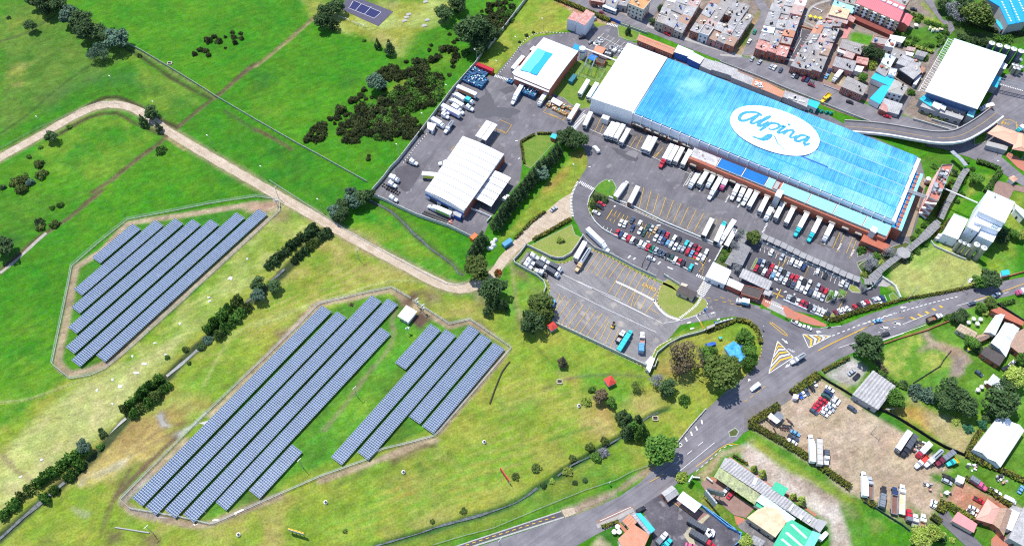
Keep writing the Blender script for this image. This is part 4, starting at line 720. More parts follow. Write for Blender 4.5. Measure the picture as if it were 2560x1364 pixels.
def kiosk(s,label,w,h,rz):
 x,y=P1(s);t=TH('kiosk',label,'kiosk',(x,y,0));BX(x,y,0,w,w,h,rz).o('wall',mat('kiosk_white',(.7,.72,.74),.7),t);BX(x,y,.25,w+.04,w+.04,.6,rz).o('blue_base',mat('kiosk_blue',(.06,.22,.45),.7),t)
 BX(x,y,h,w*1.25,w*1.25,w*.38,rz,top=.04).o('roof',RED,t);BX(x+sin(rz)*w*.51,y-cos(rz)*w*.51,.1,1.0,.1,2.0,rz).o('door',St,t)
kiosk('P 635,1095','square kiosk with red pyramid roof under the big tree by the truck park',3.4,2.6,.62);kiosk('Y 958,500','square kiosk with red pyramid roof alone on the green meadow',3.6,2.6,.5)
x,y=P1('g 1600,330');t=TH('hoarding','long red hoarding on white posts standing in the meadow','billboard',(x,y,0));a,b=P('g 1560,262 1638,375');WL([a,b],.35,1.4,4.2).o('board',RED,t)
for i in range(5):p=lerp(a,b,i/4);BA((p[0],p[1],0),(p[0],p[1],4),.13,5).o('post',Wh,t)
_p=SL(P('d 1600,755 1540,830 1480,970 1430,1110'),2);_b=MB()
for a,b in zip(_p,_p[1:]):_b.bar((*a,.25),(*b,.25),.38,6)
tag(_b.o('pipe_bundle',mat('dark_pipe',(.05,.036,.026),.9)),'long bent dark brown pipe lying in the meadow right of the solar plot','pipe')
_b=MB();_b.bar((*P1('e -60,1125'),.35),(*P1('e 380,1195'),.35),.32,6);tag(_b.o('drain_pipe',Kb),'pale grey pipe lying below the lower fence of the central plot','pipe')
for s,l in(('A 1207,455','open wooden crate on the pasture above the wire fence'),('Y 505,490','white trough at the meadow ditch'),('Y 1375,822','small brown crate by the brook')):
 x,y=P1(s);t=TH('crate',l,'crate',(x,y,0));[BX(x+dx,y+dy,0,sx,sy,.9).o('side',Cm,t)for dx,dy,sx,sy in((-1.2,0,.2,2),(1.2,0,.2,2),(0,-1,2.2,.2),(0,1,2.2,.2))];BX(x,y,0,2.2,1.8,.2).o('floor',mat('dark_crate',(.06,.045,.03),.9),t)
Cf=mat('concrete_fence',(.46,.47,.44),.9,var=.15)
FFEN=mat('field_fence_grey',(.27,.32,.25),.9)
def PW(s,label,h,m,w=.2,panel=3.5,name='wall',cat='wall',pillar=True,group=None,cap=None,pm=None,curve=False):
 pts=P(s)if isinstance(s,str)else s
 if curve:pts=SL(pts,4)
 t=TH(name,label,cat,(*pts[0],0),group);n=0;ex=MB()
 for a,b in zip(pts,pts[1:]):
  k=max(1,int(round(dist(a,b)/panel)))
  for i in range(k):
   p,q=lerp(a,b,(i+.04)/k),lerp(a,b,(i+.96)/k)
   if n<300:WL([p,q],w,0,h).o('wall_panel',m,t);n+=1
   else:ex.wall([p,q],w,0,h)
   if pillar:c=lerp(a,b,i/k);ex.box(c[0],c[1],0,w+.2,w+.2,h+.12,ang(a,b))
 if ex.v:ex.o('pillars',pm or m,t,kind='stuff')
 if cap:WL(pts,w+.15,h+.01,h+.15).o('coping',cap,t)
 return t
PW('A 895,305 1000,360 1200,478 1430,620 1530,685 1819,855','pale concrete panel fence crossing the pastures from the big trees',1.2,FFEN,.25,3,'field_fence','fence')
PW('B 0,855 280,1015 440,1100 600,1190 790,1295','pale concrete panel fence running down to the yard wall',1.2,FFEN,.25,3,'field_fence','fence')
WF('A 0,1060 300,900 550,790 700,730 850,735','low wire fence on the upper side of the dirt road bend',Kb,1.2,4,(.5,1.1),thick=.05);WF('f 100,-20 640,330 1000,530 1180,625 1340,705 1420,718 1490,705','white wire fence between dirt road and green paddock',FEN,1.3,4,(.5,1.2),thick=.06)
WF('b 0,312 200,292 350,245 600,150 850,65 1000,0','row of low pale posts crossing the meadow below the north-west plot',Kb,1.1,2.2,(.9,),thick=.04);WF('f 0,1010 200,942 430,852 700,762 950,692 1150,690','faint post fence across the meadow above the central plot',Kb,1.1,4,(.9,),thick=.04)
WF('g 980,905 1230,830 1500,760 1900,590 2300,430 2560,345 2700,270 2900,200','low wire fence along the grassy bank of the public road',Kb,1.1,5,(.5,1.0),thick=.05)
Gl=mat('dark_glass',(.035,.045,.06),.15,var=.1,spec=.6);Bk=mat('brick_wall',(.40,.125,.075),.85,var=.16,scale=.5,fine=4);Wr=mat('white_sheet_roof',(.70,.71,.72),.55,var=.05,scale=.12,fine=1.5,col2=(.62,.64,.66),streak=(.5,.05,.6,.10))
Gf=mat('grey_fibre_roof',(.40,.395,.39),.9,var=.2,scale=.3,fine=2,col2=(.30,.29,.285));Gg=mat('weathered_fibre_roof',(.30,.29,.29),.9,var=.25,scale=.35,fine=2,col2=(.42,.41,.40));Ti=mat('terracotta_roof',(.50,.20,.115),.85,var=.18,scale=.4,fine=3,col2=(.44,.25,.17))
T2=mat('brown_tile_roof',(.30,.215,.16),.9,var=.3,scale=.5,fine=3,col2=(.38,.24,.17));Cy=mat('cyan_roof',(.03,.42,.58),.5,var=.06);PINKR=mat('pink_roof',(.62,.16,.18),.7,var=.1);Ru=mat('rusty_red_roof',(.40,.145,.115),.85,var=.25,scale=.6,fine=2.5,col2=(.55,.36,.32))
Gn=mat('green_sheet_roof',(.05,.42,.24),.6,var=.12,fine=1.5);MINT=mat('mint_sheet_roof',(.50,.70,.70),.5,var=.1,fine=1.5);Dw=mat('dark_wall',(.05,.05,.055),.8);Gy=mat('grey_wall',(.36,.355,.36),.85,var=.15,scale=.3);Pw=mat('pink_wall',(.56,.27,.23),.85,var=.15);Bg=mat('beige_wall',(.52,.44,.34),.85,var=.12)
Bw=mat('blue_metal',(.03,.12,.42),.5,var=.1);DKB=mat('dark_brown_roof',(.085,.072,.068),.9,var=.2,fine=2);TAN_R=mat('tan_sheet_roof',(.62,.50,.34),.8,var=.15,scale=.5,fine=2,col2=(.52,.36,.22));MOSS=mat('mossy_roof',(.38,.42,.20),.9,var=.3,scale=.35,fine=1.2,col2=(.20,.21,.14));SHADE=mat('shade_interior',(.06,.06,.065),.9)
def RQ(b,A,B,C,D,pitch,amp,mi=0):
 """corrugated sheet: ribs run from A-B (eave) to D-C (ridge)"""
 A,B,C,D=(Vector(q)for q in(A,B,C,D));n=max(2,int((B-A).length/pitch)*2);vs=[]
 for i in range(n+1):
  t=i/n;dz=Vector((0,0,amp if i%2 else 0));vs+=[A.lerp(B,t)+dz,D.lerp(C,t)+dz]
 return b.add(vs,[(2*i,2*i+2,2*i+3,2*i+1)for i in range(n)],mi)
def grow(q,d):
 q=ccw(q);n=len(q);out=[]
 for i in range(n):
  a,b,c=q[i-1],q[i],q[(i+1)%n];t1,t2=ang(a,b),ang(b,c);nx,ny=sin(t1)+sin(t2),-cos(t1)-cos(t2);l=math.hypot(nx,ny)or 1;k=d/max(.45,l/2)
  out.append((b[0]+nx/l*k,b[1]+ny/l*k))
 return out
def CE(q):return(sum(p[0]for p in q)/len(q),sum(p[1]for p in q)/len(q))
def wall_windows(t,wallo,q,h,rows,sp,w=1.2,hh=1.2,m=None,frame=None,z0=.9,door=True,faces=None):
 """window parts on walls that face the south half"""
 q=ccw(q);n=len(q)
 for i in range(n):
  a,b=q[i],q[(i+1)%n];L=dist(a,b)
  if L<sp*.8:continue
  nx,ny=(b[1]-a[1])/L,-(b[0]-a[0])/L
  if(faces is None and ny>.35)or(faces is not None and i not in faces):continue
  k=max(1,int(L/sp))
  for r in range(rows):
   for j in range(k):
    c=lerp(a,b,(j+.5)/k);zz=z0+r*(h-.4)/rows
    if door and r==0 and j==k//2:BX(c[0]+nx*.04,c[1]+ny*.04,0,1.1,.12,2.1,ang(a,b)).o('door',door if not isinstance(door,bool)else Dw,t);continue
    o=BX(c[0]+nx*.05,c[1]+ny*.05,zz-.1,w+.25,.1,hh+.2,ang(a,b)).o('window',frame or Wh,t)
    BX(c[0]+nx*.1,c[1]+ny*.1,zz,w,.08,hh,ang(a,b)).o('pane',m or Gl,o)
def bldg(name,label,cat,s,h,wall=None,roof=None,kind='flat',over=.35,rise=1.2,group=None,win=None,thick=.22,pitch=1.0,amp=.1,axis=None,par=0,t=None,q=None,z0=0,open_=False,skip_sort=False):
 q=P(s,h)if q is None else q
 q=ccw(q);c=CE(q)
 t=t or TH(name,label,cat,(*c,z0),group);wo=None
 if open_:
  for p in(lerp(x,c,.08)for x in q):BA((*p,z0),(*p,h),.14,5).o('post',St,t)
 else:wo=PM(q,z0,h).o('wall',wall,t)
 e=grow(q,over)
 if kind=='flat':
  if par:
   PM(q,h+.01,h+.06).o('roof',roof,t);pp=grow(q,.02);pp=pp+[pp[0]];WL(pp,.22,h+.02,h+par).o('parapet',wall,t)
  else:PM(e,h+.01,h+thick,0,True,None,True).o('roof',roof,t)
 elif len(e)==4:
  i0=0 if(dist(e[0],e[1])>dist(e[1],e[2]))==(axis is None or axis==0)else 1
  A,B,C,D=[e[(i0+k)%4]for k in range(4)]
  b=MB()
  if kind=='gable':
   m0,m1=lerp(D,A,.5),lerp(B,C,.5);z1=h+rise
   RQ(b,(*A,h+.02),(*B,h+.02),(*m1,z1),(*m0,z1),pitch,amp);RQ(b,(*C,h+.02),(*D,h+.02),(*m0,z1),(*m1,z1),pitch,amp)
   b.bar((*m0,z1+.08),(*m1,z1+.08),.12,4);b.add([(*lerp(A,c,.02),h),(*lerp(D,c,.02),h),(*lerp(m0,c,.02),z1)],[(0,1,2),(2,1,0)]);b.add([(*lerp(B,c,.02),h),(*lerp(C,c,.02),h),(*lerp(m1,c,.02),z1)],[(0,1,2),(2,1,0)])
  elif kind=='shed':
   RQ(b,(*A,h+.02),(*B,h+.02),(*C,h+.02+rise),(*D,h+.02+rise),pitch,amp);b.add([(*C,h),(*D,h),(*D,h+rise),(*C,h+rise)],[(0,1,2,3)]);b.add([(*A,h),(*D,h),(*D,h+rise)],[(0,1,2)]);b.add([(*B,h),(*C,h),(*C,h+rise)],[(2,1,0)])
  elif kind=='hip':
   L=dist(A,B);W=dist(B,C);k=min(.5,W/2/L);m0,m1=lerp(lerp(D,A,.5),lerp(B,C,.5),k),lerp(lerp(D,A,.5),lerp(B,C,.5),1-k);z1=h+rise
   b.add([(*A,h),(*B,h),(*C,h),(*D,h),(*m0,z1),(*m1,z1)],[(0,1,5,4),(2,3,4,5),(1,2,5),(3,0,4)]);b.bar((*m0,z1),(*m1,z1),.15,4)
   for a_,m_ in((A,m0),(B,m1),(C,m1),(D,m0)):b.bar((*a_,h+.03),(*m_,z1),.13,4)
  elif kind=='arch':
   N_=8
   for i in range(N_):
    u0,u1=i/N_,(i+1)/N_;z_0,z_1=h+rise*sin(math.pi*u0),h+rise*sin(math.pi*u1)
    b.add([(*lerp(A,D,u0),z_0),(*lerp(B,C,u0),z_0),(*lerp(B,C,u1),z_1),(*lerp(A,D,u1),z_1)],[(0,1,2,3)])
   for e0,e1 in((A,D),(B,C)):b.add([(*lerp(e0,e1,i/N_),h+rise*sin(math.pi*i/N_)-.02)for i in range(N_+1)],[tuple(range(N_+1)),tuple(reversed(range(N_+1)))])
  b.o('roof',roof,t)
 if win and wo:wall_windows(t,wo,q,h-z0,*win)
 return t
HM,HA=10.8,6.8
plant=TH('dairy_plant','huge dairy plant with white and sky-blue sheet roof carrying the white oval alpina emblem','factory',P1('. 1900,400'))
NW,NM,NE,SE,SM,SW=P('. 1569,109 1668,146 2303,396 2240,552 1583,281 1478,246',HM)
AX=ang(SM,SE);SA=ang(SM,NM)
BLUER=mat('blue_sheet_roof',(.026,.235,.48),.5,var=.14,scale=.045,fine=.8,col2=(.110,.40,.62),stain=((.16,.44,.63),.035,.63),streak=(SA,.035,.9,.38));BLUE2=mat('blue_sheet_roof_faded',(.045,.30,.54),.5,var=.12,scale=.06,fine=.8,col2=(.20,.46,.66),streak=(SA,.035,.9,.26));BLUE3=mat('blue_band_roof',(.015,.30,.60),.5,var=.1);PALEC=mat('pale_cyan_roof',(.24,.62,.70),.5,var=.06);DEEPB=mat('deep_blue_roof',(.004,.135,.40),.45,var=.12,scale=.2,fine=1)
PM([NW,NM,SM,SW],0,HM-.02).o('white_hall_wall',Wh,plant);_e=grow([NW,NM,SM,SW],.3)
b=MB();RQ(b,(*SW,HM+.1),(*SM,HM+.1),(*NM,HM+.6),(*NW,HM+.6),1.1,.05);b.o('white_roof',Wr,plant);WL([lerp(NW,SW,.22),lerp(NM,SM,.22)],.3,HM+.2,HM+.75).o('roof_step',Wh,plant)
PM([NM,NE,SE,SM],0,HM-.5).o('hall_wall',mat('hall_wall_white',(.72,.73,.76),.7,var=.08),plant)
def rp(u,v,z):a=lerp(SM,SE,u);b=lerp(NM,NE,u);p=lerp(a,b,v);return(p[0],p[1],z)
b=MB();RQ(b,rp(.004,0,HM),rp(.47,0,HM),rp(.47,1,HM+.4),rp(.004,1,HM+.4),1.0,.09);b.o('roof_sheets',BLUER,plant)
for i in range(6):
 v0,v1=i/6,(i+1)/6;b=MB();RQ(b,rp(.47,v0,HM-.05),rp(.985,v0,HM-.05),rp(.985,v1-.004,HM+.55),rp(.47,v1-.004,HM+.55),1.0,.08);b.o('roof_bay',BLUE2 if i%2==0 else BLUER,plant)
 if i:WL([rp(.47,v0,0)[:2],rp(.985,v0,0)[:2]],.45,HM-.1,HM+.72).o('valley_gutter',mat('gutter_blue',(.28,.48,.66),.6)if i>1 else BLUE3,plant)
b=MB();b.wall([rp(.6,.335,0)[:2],rp(.72,.335,0)[:2]],.7,HM+.2,HM+.8);b.o('gutter_cover',Bw,plant)
PM(P('M 1320,135 1400,165 1155,810 1045,755 1090,690',8.4),0,8.4).o('east_annex',Bk,plant);b=MB();_q=P('M 1310,135 1370,150 1120,790 1045,755',8.6)
RQ(b,(*_q[3],8.5),(*_q[0],8.5),(*_q[1],8.3),(*_q[2],8.3),9,.0);b.o('east_roof',BLUE3,plant);SH(P('M 1370,148 1402,162 1155,808 1118,788',8.62),8.62).o('skylight_strip',PALEC,plant)
for i in range(13):c0,c1=lerp(_q[0],_q[3],(i+.5)/13),lerp(_q[1],_q[2],(i+.5)/13);WL([c0,c1],.28,8.52,8.85).o('roof_rib',DEEPB,plant)
EL0,EL1=P('K 583,400 1577,742',HM+.9);ES0,ES1=P('K 1222,390 918,782',HM+.9);Ec=lerp(EL0,EL1,.5);ea=dist(EL0,EL1)/2;eb=dist(ES0,ES1)/2;et=ang(EL0,EL1)
def ept(f,k=1):c,s_=cos(f),sin(f);c=math.copysign(abs(c)**.93,c);s_=math.copysign(abs(s_)**.93,s_);return(Ec[0]+ea*k*c*cos(et)-eb*k*s_*sin(et),Ec[1]+ea*k*c*sin(et)+eb*k*s_*cos(et))
PM([ept(i*math.pi/36)for i in range(72)],HM+.66,HM+.9).o('emblem',mat('emblem_white',(.82,.83,.84),.6,var=.03),plant)
LETB=mat('emblem_blue',(.03,.24,.42),.6,var=.3,scale=.9,fine=2,col2=(.07,.33,.50));b=MB();zl=HM+.91
def letter(s,w0=1.5,w1=None):
 global zl
 pts=SL(P('K '+s,zl),.8);n=len(pts);ww=[w0*(.75+.35*sin(math.pi*min(1,1.15*i/n)))for i in range(n)];zl+=.005;b.rb(pts,ww,zl)
letter('928,410 905,385 850,367 770,366 705,388 676,428 684,458 728,464 800,440 868,405 910,395',1.9);letter('908,392 860,430 812,470 803,490 830,496 880,474 925,448',1.5);letter('880,486 940,464 1000,436 1034,408',1.4);letter('1034,410 990,424 935,462 892,502 888,522 912,524 960,500 1010,474',1.8)
letter('1052,478 1000,510 950,545 905,577',1.8);letter('985,520 1040,493 1095,495 1130,512 1122,540 1075,560 1030,563 1005,553',1.5);letter('1100,548 1150,525 1192,530 1150,560 1112,590 1118,604 1150,598 1200,575',1.5);letter('1228,562 1200,590 1172,622',1.6);letter('1190,602 1240,574 1282,570 1292,588 1268,618 1250,645 1262,658 1300,648 1330,630',1.4)
letter('1462,652 1420,630 1366,632 1316,664 1314,690 1352,696 1408,674 1468,648',1.7);letter('1476,644 1440,682 1412,716 1420,738 1450,732 1474,718',1.7);letter('1060,622 1085,660 1112,722 1145,750',.7);letter('1145,750 1170,775 1198,802',.35)
zl+=.005;b.cyl(*P1('K 1240,508',zl),zl-.01,zl,.95,.95,10);b.sheet(P('K 805,648 850,638 880,655 930,655 965,630 1000,612 1045,612 1055,630 1035,662 1000,684 950,694 905,682 855,662',zl),zl+.005);b.o('emblem_lettering',LETB,plant)
WL([SM,lerp(SM,SE,.245)],.5,0,3.4).o('brick_plinth',Bk,plant)
for i in range(27):
 u=i/26;p=rp(u,-.012,0);BX(p[0],p[1],3.0 if u<.25 else HA,.35,1.2,HM-(3.0 if u<.25 else HA)+.2,AX).o('facade_fin',Wh,plant)
 if i<26:
  c=rp((i+.5)/26,-.006,0);BX(c[0],c[1],7.6,dist(SM,SE)/26-.6,.3,2.6,AX).o('cladding_panel',mat('cladding_grey',(.60,.63,.72),.6,var=.04)if i==0 else BM['cladding_grey'],plant)
def dock(c,a,label=None,par=None,hood=True,truck=True):
 d=BX(c[0],c[1],.9,3.0,.7,3.1,a).o('dock_door',SHADE,par)
 if hood:BX(c[0]+sin(a)*.6,c[1]-cos(a)*.6,4.05,3.7,1.9,.35,a,0,.85).o('dock_hood',mat('hood_beige',(.36,.32,.27),.8),d)if 'hood_beige'not in BM else BX(c[0]+sin(a)*.6,c[1]-cos(a)*.6,4.05,3.7,1.9,.35,a,0,.85).o('dock_hood',BM['hood_beige'],d)
 BX(c[0]+sin(a)*.5,c[1]-cos(a)*.5,.0,2.6,.8,1.0,a).o('dock_leveller',Dw,d)
for i,s in enumerate(('J 838,555','J 905,580','J 990,615','J 1155,680','J 1240,715','J 1395,775','J 1440,795','J 1290,738','J 1070,645')):
 p=P1(s,2);u=((p[0]-SM[0])*cos(AX)+(p[1]-SM[1])*sin(AX))/dist(SM,SE);dock(rp(u,-.012,0)[:2],AX,par=plant)
_p=P1('J 515,440',3);BX(_p[0],_p[1],0,4.2,3.0,4.2,ang(SW,SM)).o('dock_shelter',Wh,plant)
_a,_b2=P('J 350,345 815,500',0);WL([lerp(SW,SM,.02),lerp(SW,SM,.98)],.2,.2,.8).o('base_rail',Gy,plant)
annex=TH('dock_annex','low brick loading annex with blue and pale cyan roofs beside the plant','loading dock',P1('L 900,300'))
A0,A1,A2,A3=P('. 1737,371 1723,394 2216,597 2231,566',HA);PM([A0,A1,A2,A3],0,HA-.05).o('brick_wall',Bk,annex)
def ap(t,v,z):p=lerp(lerp(A1,A2,t),lerp(A0,A3,t),v);return(p[0],p[1],z)
secs=[(0,.135,mat('dirty_white_roof',(.55,.55,.55),.8,var=.3,scale=.3,fine=1.4,col2=(.30,.27,.27),stain=((.16,.10,.09),.35,.56))),(.14,.265,DEEPB),(.27,.385,DEEPB),(.39,.425,PALEC),(.462,.60,PALEC),(.605,.73,PALEC),(.735,.875,PALEC),(.88,.995,PALEC)]
for t0,t1,m in secs:
 MB().hexa([ap(t0,.16,HA),ap(t1,.16,HA),ap(t1,.98,HA),ap(t0,.98,HA)],[ap(t0,.16,HA+.12),ap(t1,.16,HA+.12),ap(t1,.98,HA+.55),ap(t0,.98,HA+.55)]).o('roof_panel',m,annex)
 WL([ap(t0,.16,0)[:2],ap(t0,.98,0)[:2]],.3,HA,HA+.75).o('roof_rib',Wh,annex)
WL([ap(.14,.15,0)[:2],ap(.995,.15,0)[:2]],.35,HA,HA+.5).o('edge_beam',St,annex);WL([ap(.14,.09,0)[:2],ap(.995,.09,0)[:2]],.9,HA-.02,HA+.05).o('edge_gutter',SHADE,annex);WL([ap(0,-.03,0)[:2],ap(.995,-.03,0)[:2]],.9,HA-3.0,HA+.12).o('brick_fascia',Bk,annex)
for i in range(26):p=ap((i+.5)/26,.02,0);BX(p[0],p[1],HA+.12,.3,.3,.5,AX).o('bracket',St,annex)
AD=ang(A1,A2)
for s in('J 1520,960','L 310,115','L 455,180','L 600,245','L 735,290','L 880,355','L 1000,400','L 1180,475','L 1300,525','L 1445,590','L 1590,650','L 1730,710','M 515,775','M 665,835','L 380,145'):
 p=P1(s,3.5);t_=((p[0]-A1[0])*cos(AD)+(p[1]-A1[1])*sin(AD))/dist(A1,A2);dock(ap(t_,-.075,0)[:2],AD,par=annex)
BX(*ap(.44,.55,0)[:2],HA,2.2,5.5,.9,AD).o('roof_plant',Gy,annex);BX(*ap(.965,-.35,0)[:2],0,14,5,4.6,AD).o('corner_block',Bk,annex);BX(*ap(.965,-.70,0)[:2],2.2,7,.3,1.4,AD).o('window',Gl,annex)
for s,l in(('L 1115,335 1178,355 1142,432 1078,402','tall grey lift box standing among the docked trucks, mid facade'),('M 828,748 884,776 860,832 798,798','tall grey lift box at the right end of the loading docks')):
 q=P(s,9.5);t=TH('lift_tower',l,'lift tower',(*CE(q),0),'grey lift boxes at the docks');PM(q,0,9.4).o('shaft',mat('lift_grey',(.44,.46,.47),.7,var=.06),t);PM(grow(q,.1),9.4,9.7).o('cap',Wh,t)
 BX(*lerp(q[0],q[1],.5),7.5,1.8,3.2,.4,AD).o('bridge_frame',St,t)
def seam_roof(t,q,h0,n,m,rise=0.0,seam=None):
 A,B,C,D=q
 for i in range(n):
  f=lambda u,e0,e1:[(*lerp(lerp(A,D,u),lerp(B,C,u),j/8),h0+rise*sin(math.pi*j/8))for j in range(9)]
  r0,r1=f(i/n+.004,0,1),f((i+1)/n-.004,0,1);MB().add(r0+r1,[(j,j+1,10+j,9+j)for j in range(8)]).o('roof_sheet',m,t)
  if i:
   r=f(i/n,0,1);b=MB();[b.bar((p[0],p[1],p[2]+.03),(q_[0],q_[1],q_[2]+.03),.22,4)for p,q_ in zip(r,r[1:])];b.o('roof_seam',seam or Gy,t)
t=TH('truck_workshop','long white truck workshop with seamed sheet roof and blue fascia stripe','workshop',P1('H 1150,600'));q=P('H 740,800 1180,1030 1638,385 1170,180',6.8);PM(q,0,6.7).o('wall',mat('workshop_wall',(.66,.66,.68),.7,var=.08),t)
seam_roof(t,q,6.75,9,Wr,.9,mat('seam_grey',(.34,.34,.35),.7));a,c=q[0],q[1];n_=(sin(ang(a,c)),-cos(ang(a,c)))
WL([(a[0]+n_[0]*.15,a[1]+n_[1]*.15),(c[0]+n_[0]*.15,c[1]+n_[1]*.15)],.2,3.0,4.2).o('blue_stripe',Bw,t);WL([(c[0]+.2,c[1]),(q[2][0]+.2,q[2][1])],.25,0,5.2).o('brick_side',Bk,t)
for u in(.25,.75):p=lerp(a,c,u);BX(p[0]+n_[0]*.16,p[1]+n_[1]*.16,4.4,4.0,.2,.9,ang(a,c)).o('vent',Gy,t)
for u in(.2,.5,.8):p=lerp(a,c,u);BX(p[0]+n_[0]*.1,p[1]+n_[1]*.1,0,4.5,.3,3.0,ang(a,c)).o('bay_door',SHADE,t)
WL([lerp(q[1],q[2],.03),lerp(q[1],q[2],.6)],1.0,6.9,7.5).o('gutter_duct',St,t)
t=TH('side_canopy','white canopy with curved dark seams beside the truck workshop','canopy',P1('H 1500,770'));q=P('H 1290,885 1490,985 1718,655 1530,570',5.0);seam_roof(t,q,5.0,5,Wr,.35,mat('seam_dark',(.25,.24,.24),.7));WL([lerp(q[0],q[1],.5),lerp(q[3],q[2],.5)],.15,5.4,5.5).o('ridge_seam',Gy,t)
for u,v in((.05,.05),(.95,.05),(.05,.95),(.95,.95),(.05,.5),(.95,.5)):p=lerp(lerp(q[0],q[1],u),lerp(q[3],q[2],u),v);BA((*p,0),(*p,5),.15,6).o('post',St,t)
t=bldg('fuel_canopy','pale fuel canopy on posts with one dark seam above the depot workshop','canopy','H 1440,10 1560,60 1430,238 1313,185',5.0,None,Wr,'flat',.1,open_=True,thick=.5);q=P('H 1500,35 1372,212',5.56);WL(q,.25,5.52,5.6).o('seam',Dw,t)
bldg('workshop_porch','small grey-roofed porch at the lower corner of the truck workshop','porch','H 1060,1040 1165,1040 1140,1110 1065,1075',3.2,Bw,Gf,over=.1);bldg('gate_hut','white hut at the depot wall beside the parked trailers','hut','H 770,25 865,50 825,125 765,95',3.0,Wh,Wr,over=.1,win=(1,2.5))
t=bldg('crate_warehouse','white arched warehouse with cyan and blue roof panels and brick side wall','warehouse','i 430,28 885,205 500,715 30,520',7.6,Bk,Wr,'arch',.3,rise=1.0,axis=1);q=P('i 345,165 460,207 245,490 108,455',8.5);q2=P('i 460,207 548,236 330,520 245,490',8.9)
MB().hexa([(*p,8.2)for p in ccw(q)],[(*p,8.62)for p in ccw(q)]).o('cyan_panel',mat('cyan_panel',(.10,.48,.72),.5,var=.04),t);MB().hexa([(*p,8.3)for p in ccw(q2)],[(*p,8.72)for p in ccw(q2)]).o('blue_panel',mat('blue_panel',(.008,.33,.70),.5,var=.04),t)
q=P('i 28,535 50,520 505,735 490,758 30,575',6.5);PM(q,6.3,6.6).o('front_canopy',Wr,t);q=P('i 0,490 90,400 140,420 40,530',6.5);PM(q,6.2,6.5).o('side_canopy',Wr,t)
bldg('side_hut','small white-roofed brick hut with blue stripe beside the arched warehouse','hut','i 290,140 350,165 300,215 240,185',3.4,Bk,Wr,over=.15);bldg('blue_canopy','bright blue canopy at the corner of the arched warehouse','canopy','i 845,108 928,145 890,202 815,165',4.0,None,mat('bright_blue_sheet',(.01,.26,.70),.5,var=.05),over=.05,open_=True)
x,y=P1('i 935,290');t=TH('storage_tank','white vertical tank with blue ring beside the arched warehouse','tank',(x,y,0));CY(x,y,0,7.6,2.0,2.0,16).o('shell',Wh,t);CY(x,y,7.6,8.5,2.0,.4,16).o('dome',Wh,t);CY(x,y,5.2,5.9,2.03,2.03,16).o('blue_band',Bw,t)
t=TH('pipe_bridge','white pipe bridge from the tank to the white hall','pipe bridge',P1('C 740,340'));a,c=P('C 735,345 985,440',5);b=MB();b.wall([a,c],.9,5,5.5);b.o('pipe_tray',Wh,t)
for i in range(5):p=lerp(a,c,(i+.5)/5);BA((*p,0),(*p,5),.12,5).o('support',St,t)
bldg('pump_house','small building with orange roof beside the transformer yard','shed','C 830,325 893,345 865,390 803,366',3.2,Bk,Ti,over=.15);bldg('blue_canopy','blue canopy above the transformer yard','canopy','C 795,385 838,402 805,436 763,415',3.6,None,mat('royal_blue_sheet',(.01,.16,.55),.5,var=.05),over=.05,open_=True)
q=P('C 895,350 945,365 925,405 870,395',2.5);t=TH('chiller','black chiller units beside the orange-roofed pump house','machine',(*CE(q),0));PM(q,0,2.4).o('casing',Dw,t)
for u in(.25,.5,.75):p=lerp(lerp(q[0],q[1],u),lerp(q[3],q[2],u),.5);CY(*p,2.4,2.9,.8,.8,10).o('fan',St,t)
bldg('control_room','flat-roofed brick control room below the chillers','building','C 850,395 900,410 880,455 825,440',3.0,Bk,DKB,par=.3,kind='flat')
t=TH('transformer_yard','lattice steel gantry of the fenced transformer yard on the lawn','gantry',P1('C 780,510'))
for s in('C 735,520','C 785,540','C 765,450','C 815,465','C 845,545','C 860,500'):
 x,y=P1(s);b=MB();[b.bar((x+dx,y+dy,0),(x+dx*.6,y+dy*.6,8),.07,4)for dx in(-.5,.5)for dy in(-.5,.5)];b.o('lattice_column',St,t)
for s0,s1 in(('C 735,520','C 785,540'),('C 765,450','C 815,465'),('C 735,520','C 765,450'),('C 785,540','C 815,465')):
 a,c=P1(s0),P1(s1);b=MB();[b.bar((*a,z_),(*c,z_),.1,4)for z_ in(5.5,6.4,7.8)];b.o('beam',St,t)
WF('C 692,540 755,455 890,503 840,585','green mesh fence around the transformer yard',FENG,2.2,2.5,(.1,.7,1.4,2.1),closed=True)
t=TH('white_shed','tall white shed with two stepped rusty red roofs on the lawn','shed',P1('j 480,420'))
for s,h in(('j 360,190 500,242 405,362 258,325',8.4),('j 575,158 720,235 555,435 413,365',9.2)):
 q=P(s,h);PM(q,0,h-.05).o('wall',mat('shed_white',(.70,.72,.75),.8,var=.06)if 'shed_white'not in BM else BM['shed_white'],t);b=MB();e=ccw(q);RQ(b,(*e[0],h),(*e[1],h),(*e[2],h+.1),(*e[3],h+.1),1.1,.12);b.o('roof',Ru,t)
BX(*P1('j 560,500'),0,.3,1.6,2.4,.5).o('door',SHADE,t)
for s,sx in(('j 680,460',2.6),('j 710,340',3.0),('j 610,505',2.2)):x,y=P1(s);tag(BX(x,y,0,sx,1.8,1.5,.5,0,.8).box(x+.2,y+.3,1.5,sx*.6,1.2,.5,.2).o('scrap_pile',Gy),('lower','upper','smallest')[int(sx*10)%3]+' heap of grey scrap beside the red-roofed white shed','scrap','scrap heaps by the white shed')
bldg('brick_lodge','long brick lodge with orange tiled roof beside the street gate','lodge','C 1135,248 1385,345 1368,385 1120,285',3.6,Bk,Ti,'gable',.3,1.0,win=(1,4,1.4,1.2))
bldg('truck_shelter','white canopy over blue tank trucks, left of two by the street','canopy','C 1410,325 1512,368 1482,402 1385,370',5.0,Bw,Wr,over=.4);bldg('truck_shelter','white canopy over blue tank trucks, right of two by the street','canopy','C 1520,380 1587,413 1560,452 1478,412',5.0,Bw,Wr,over=.4)
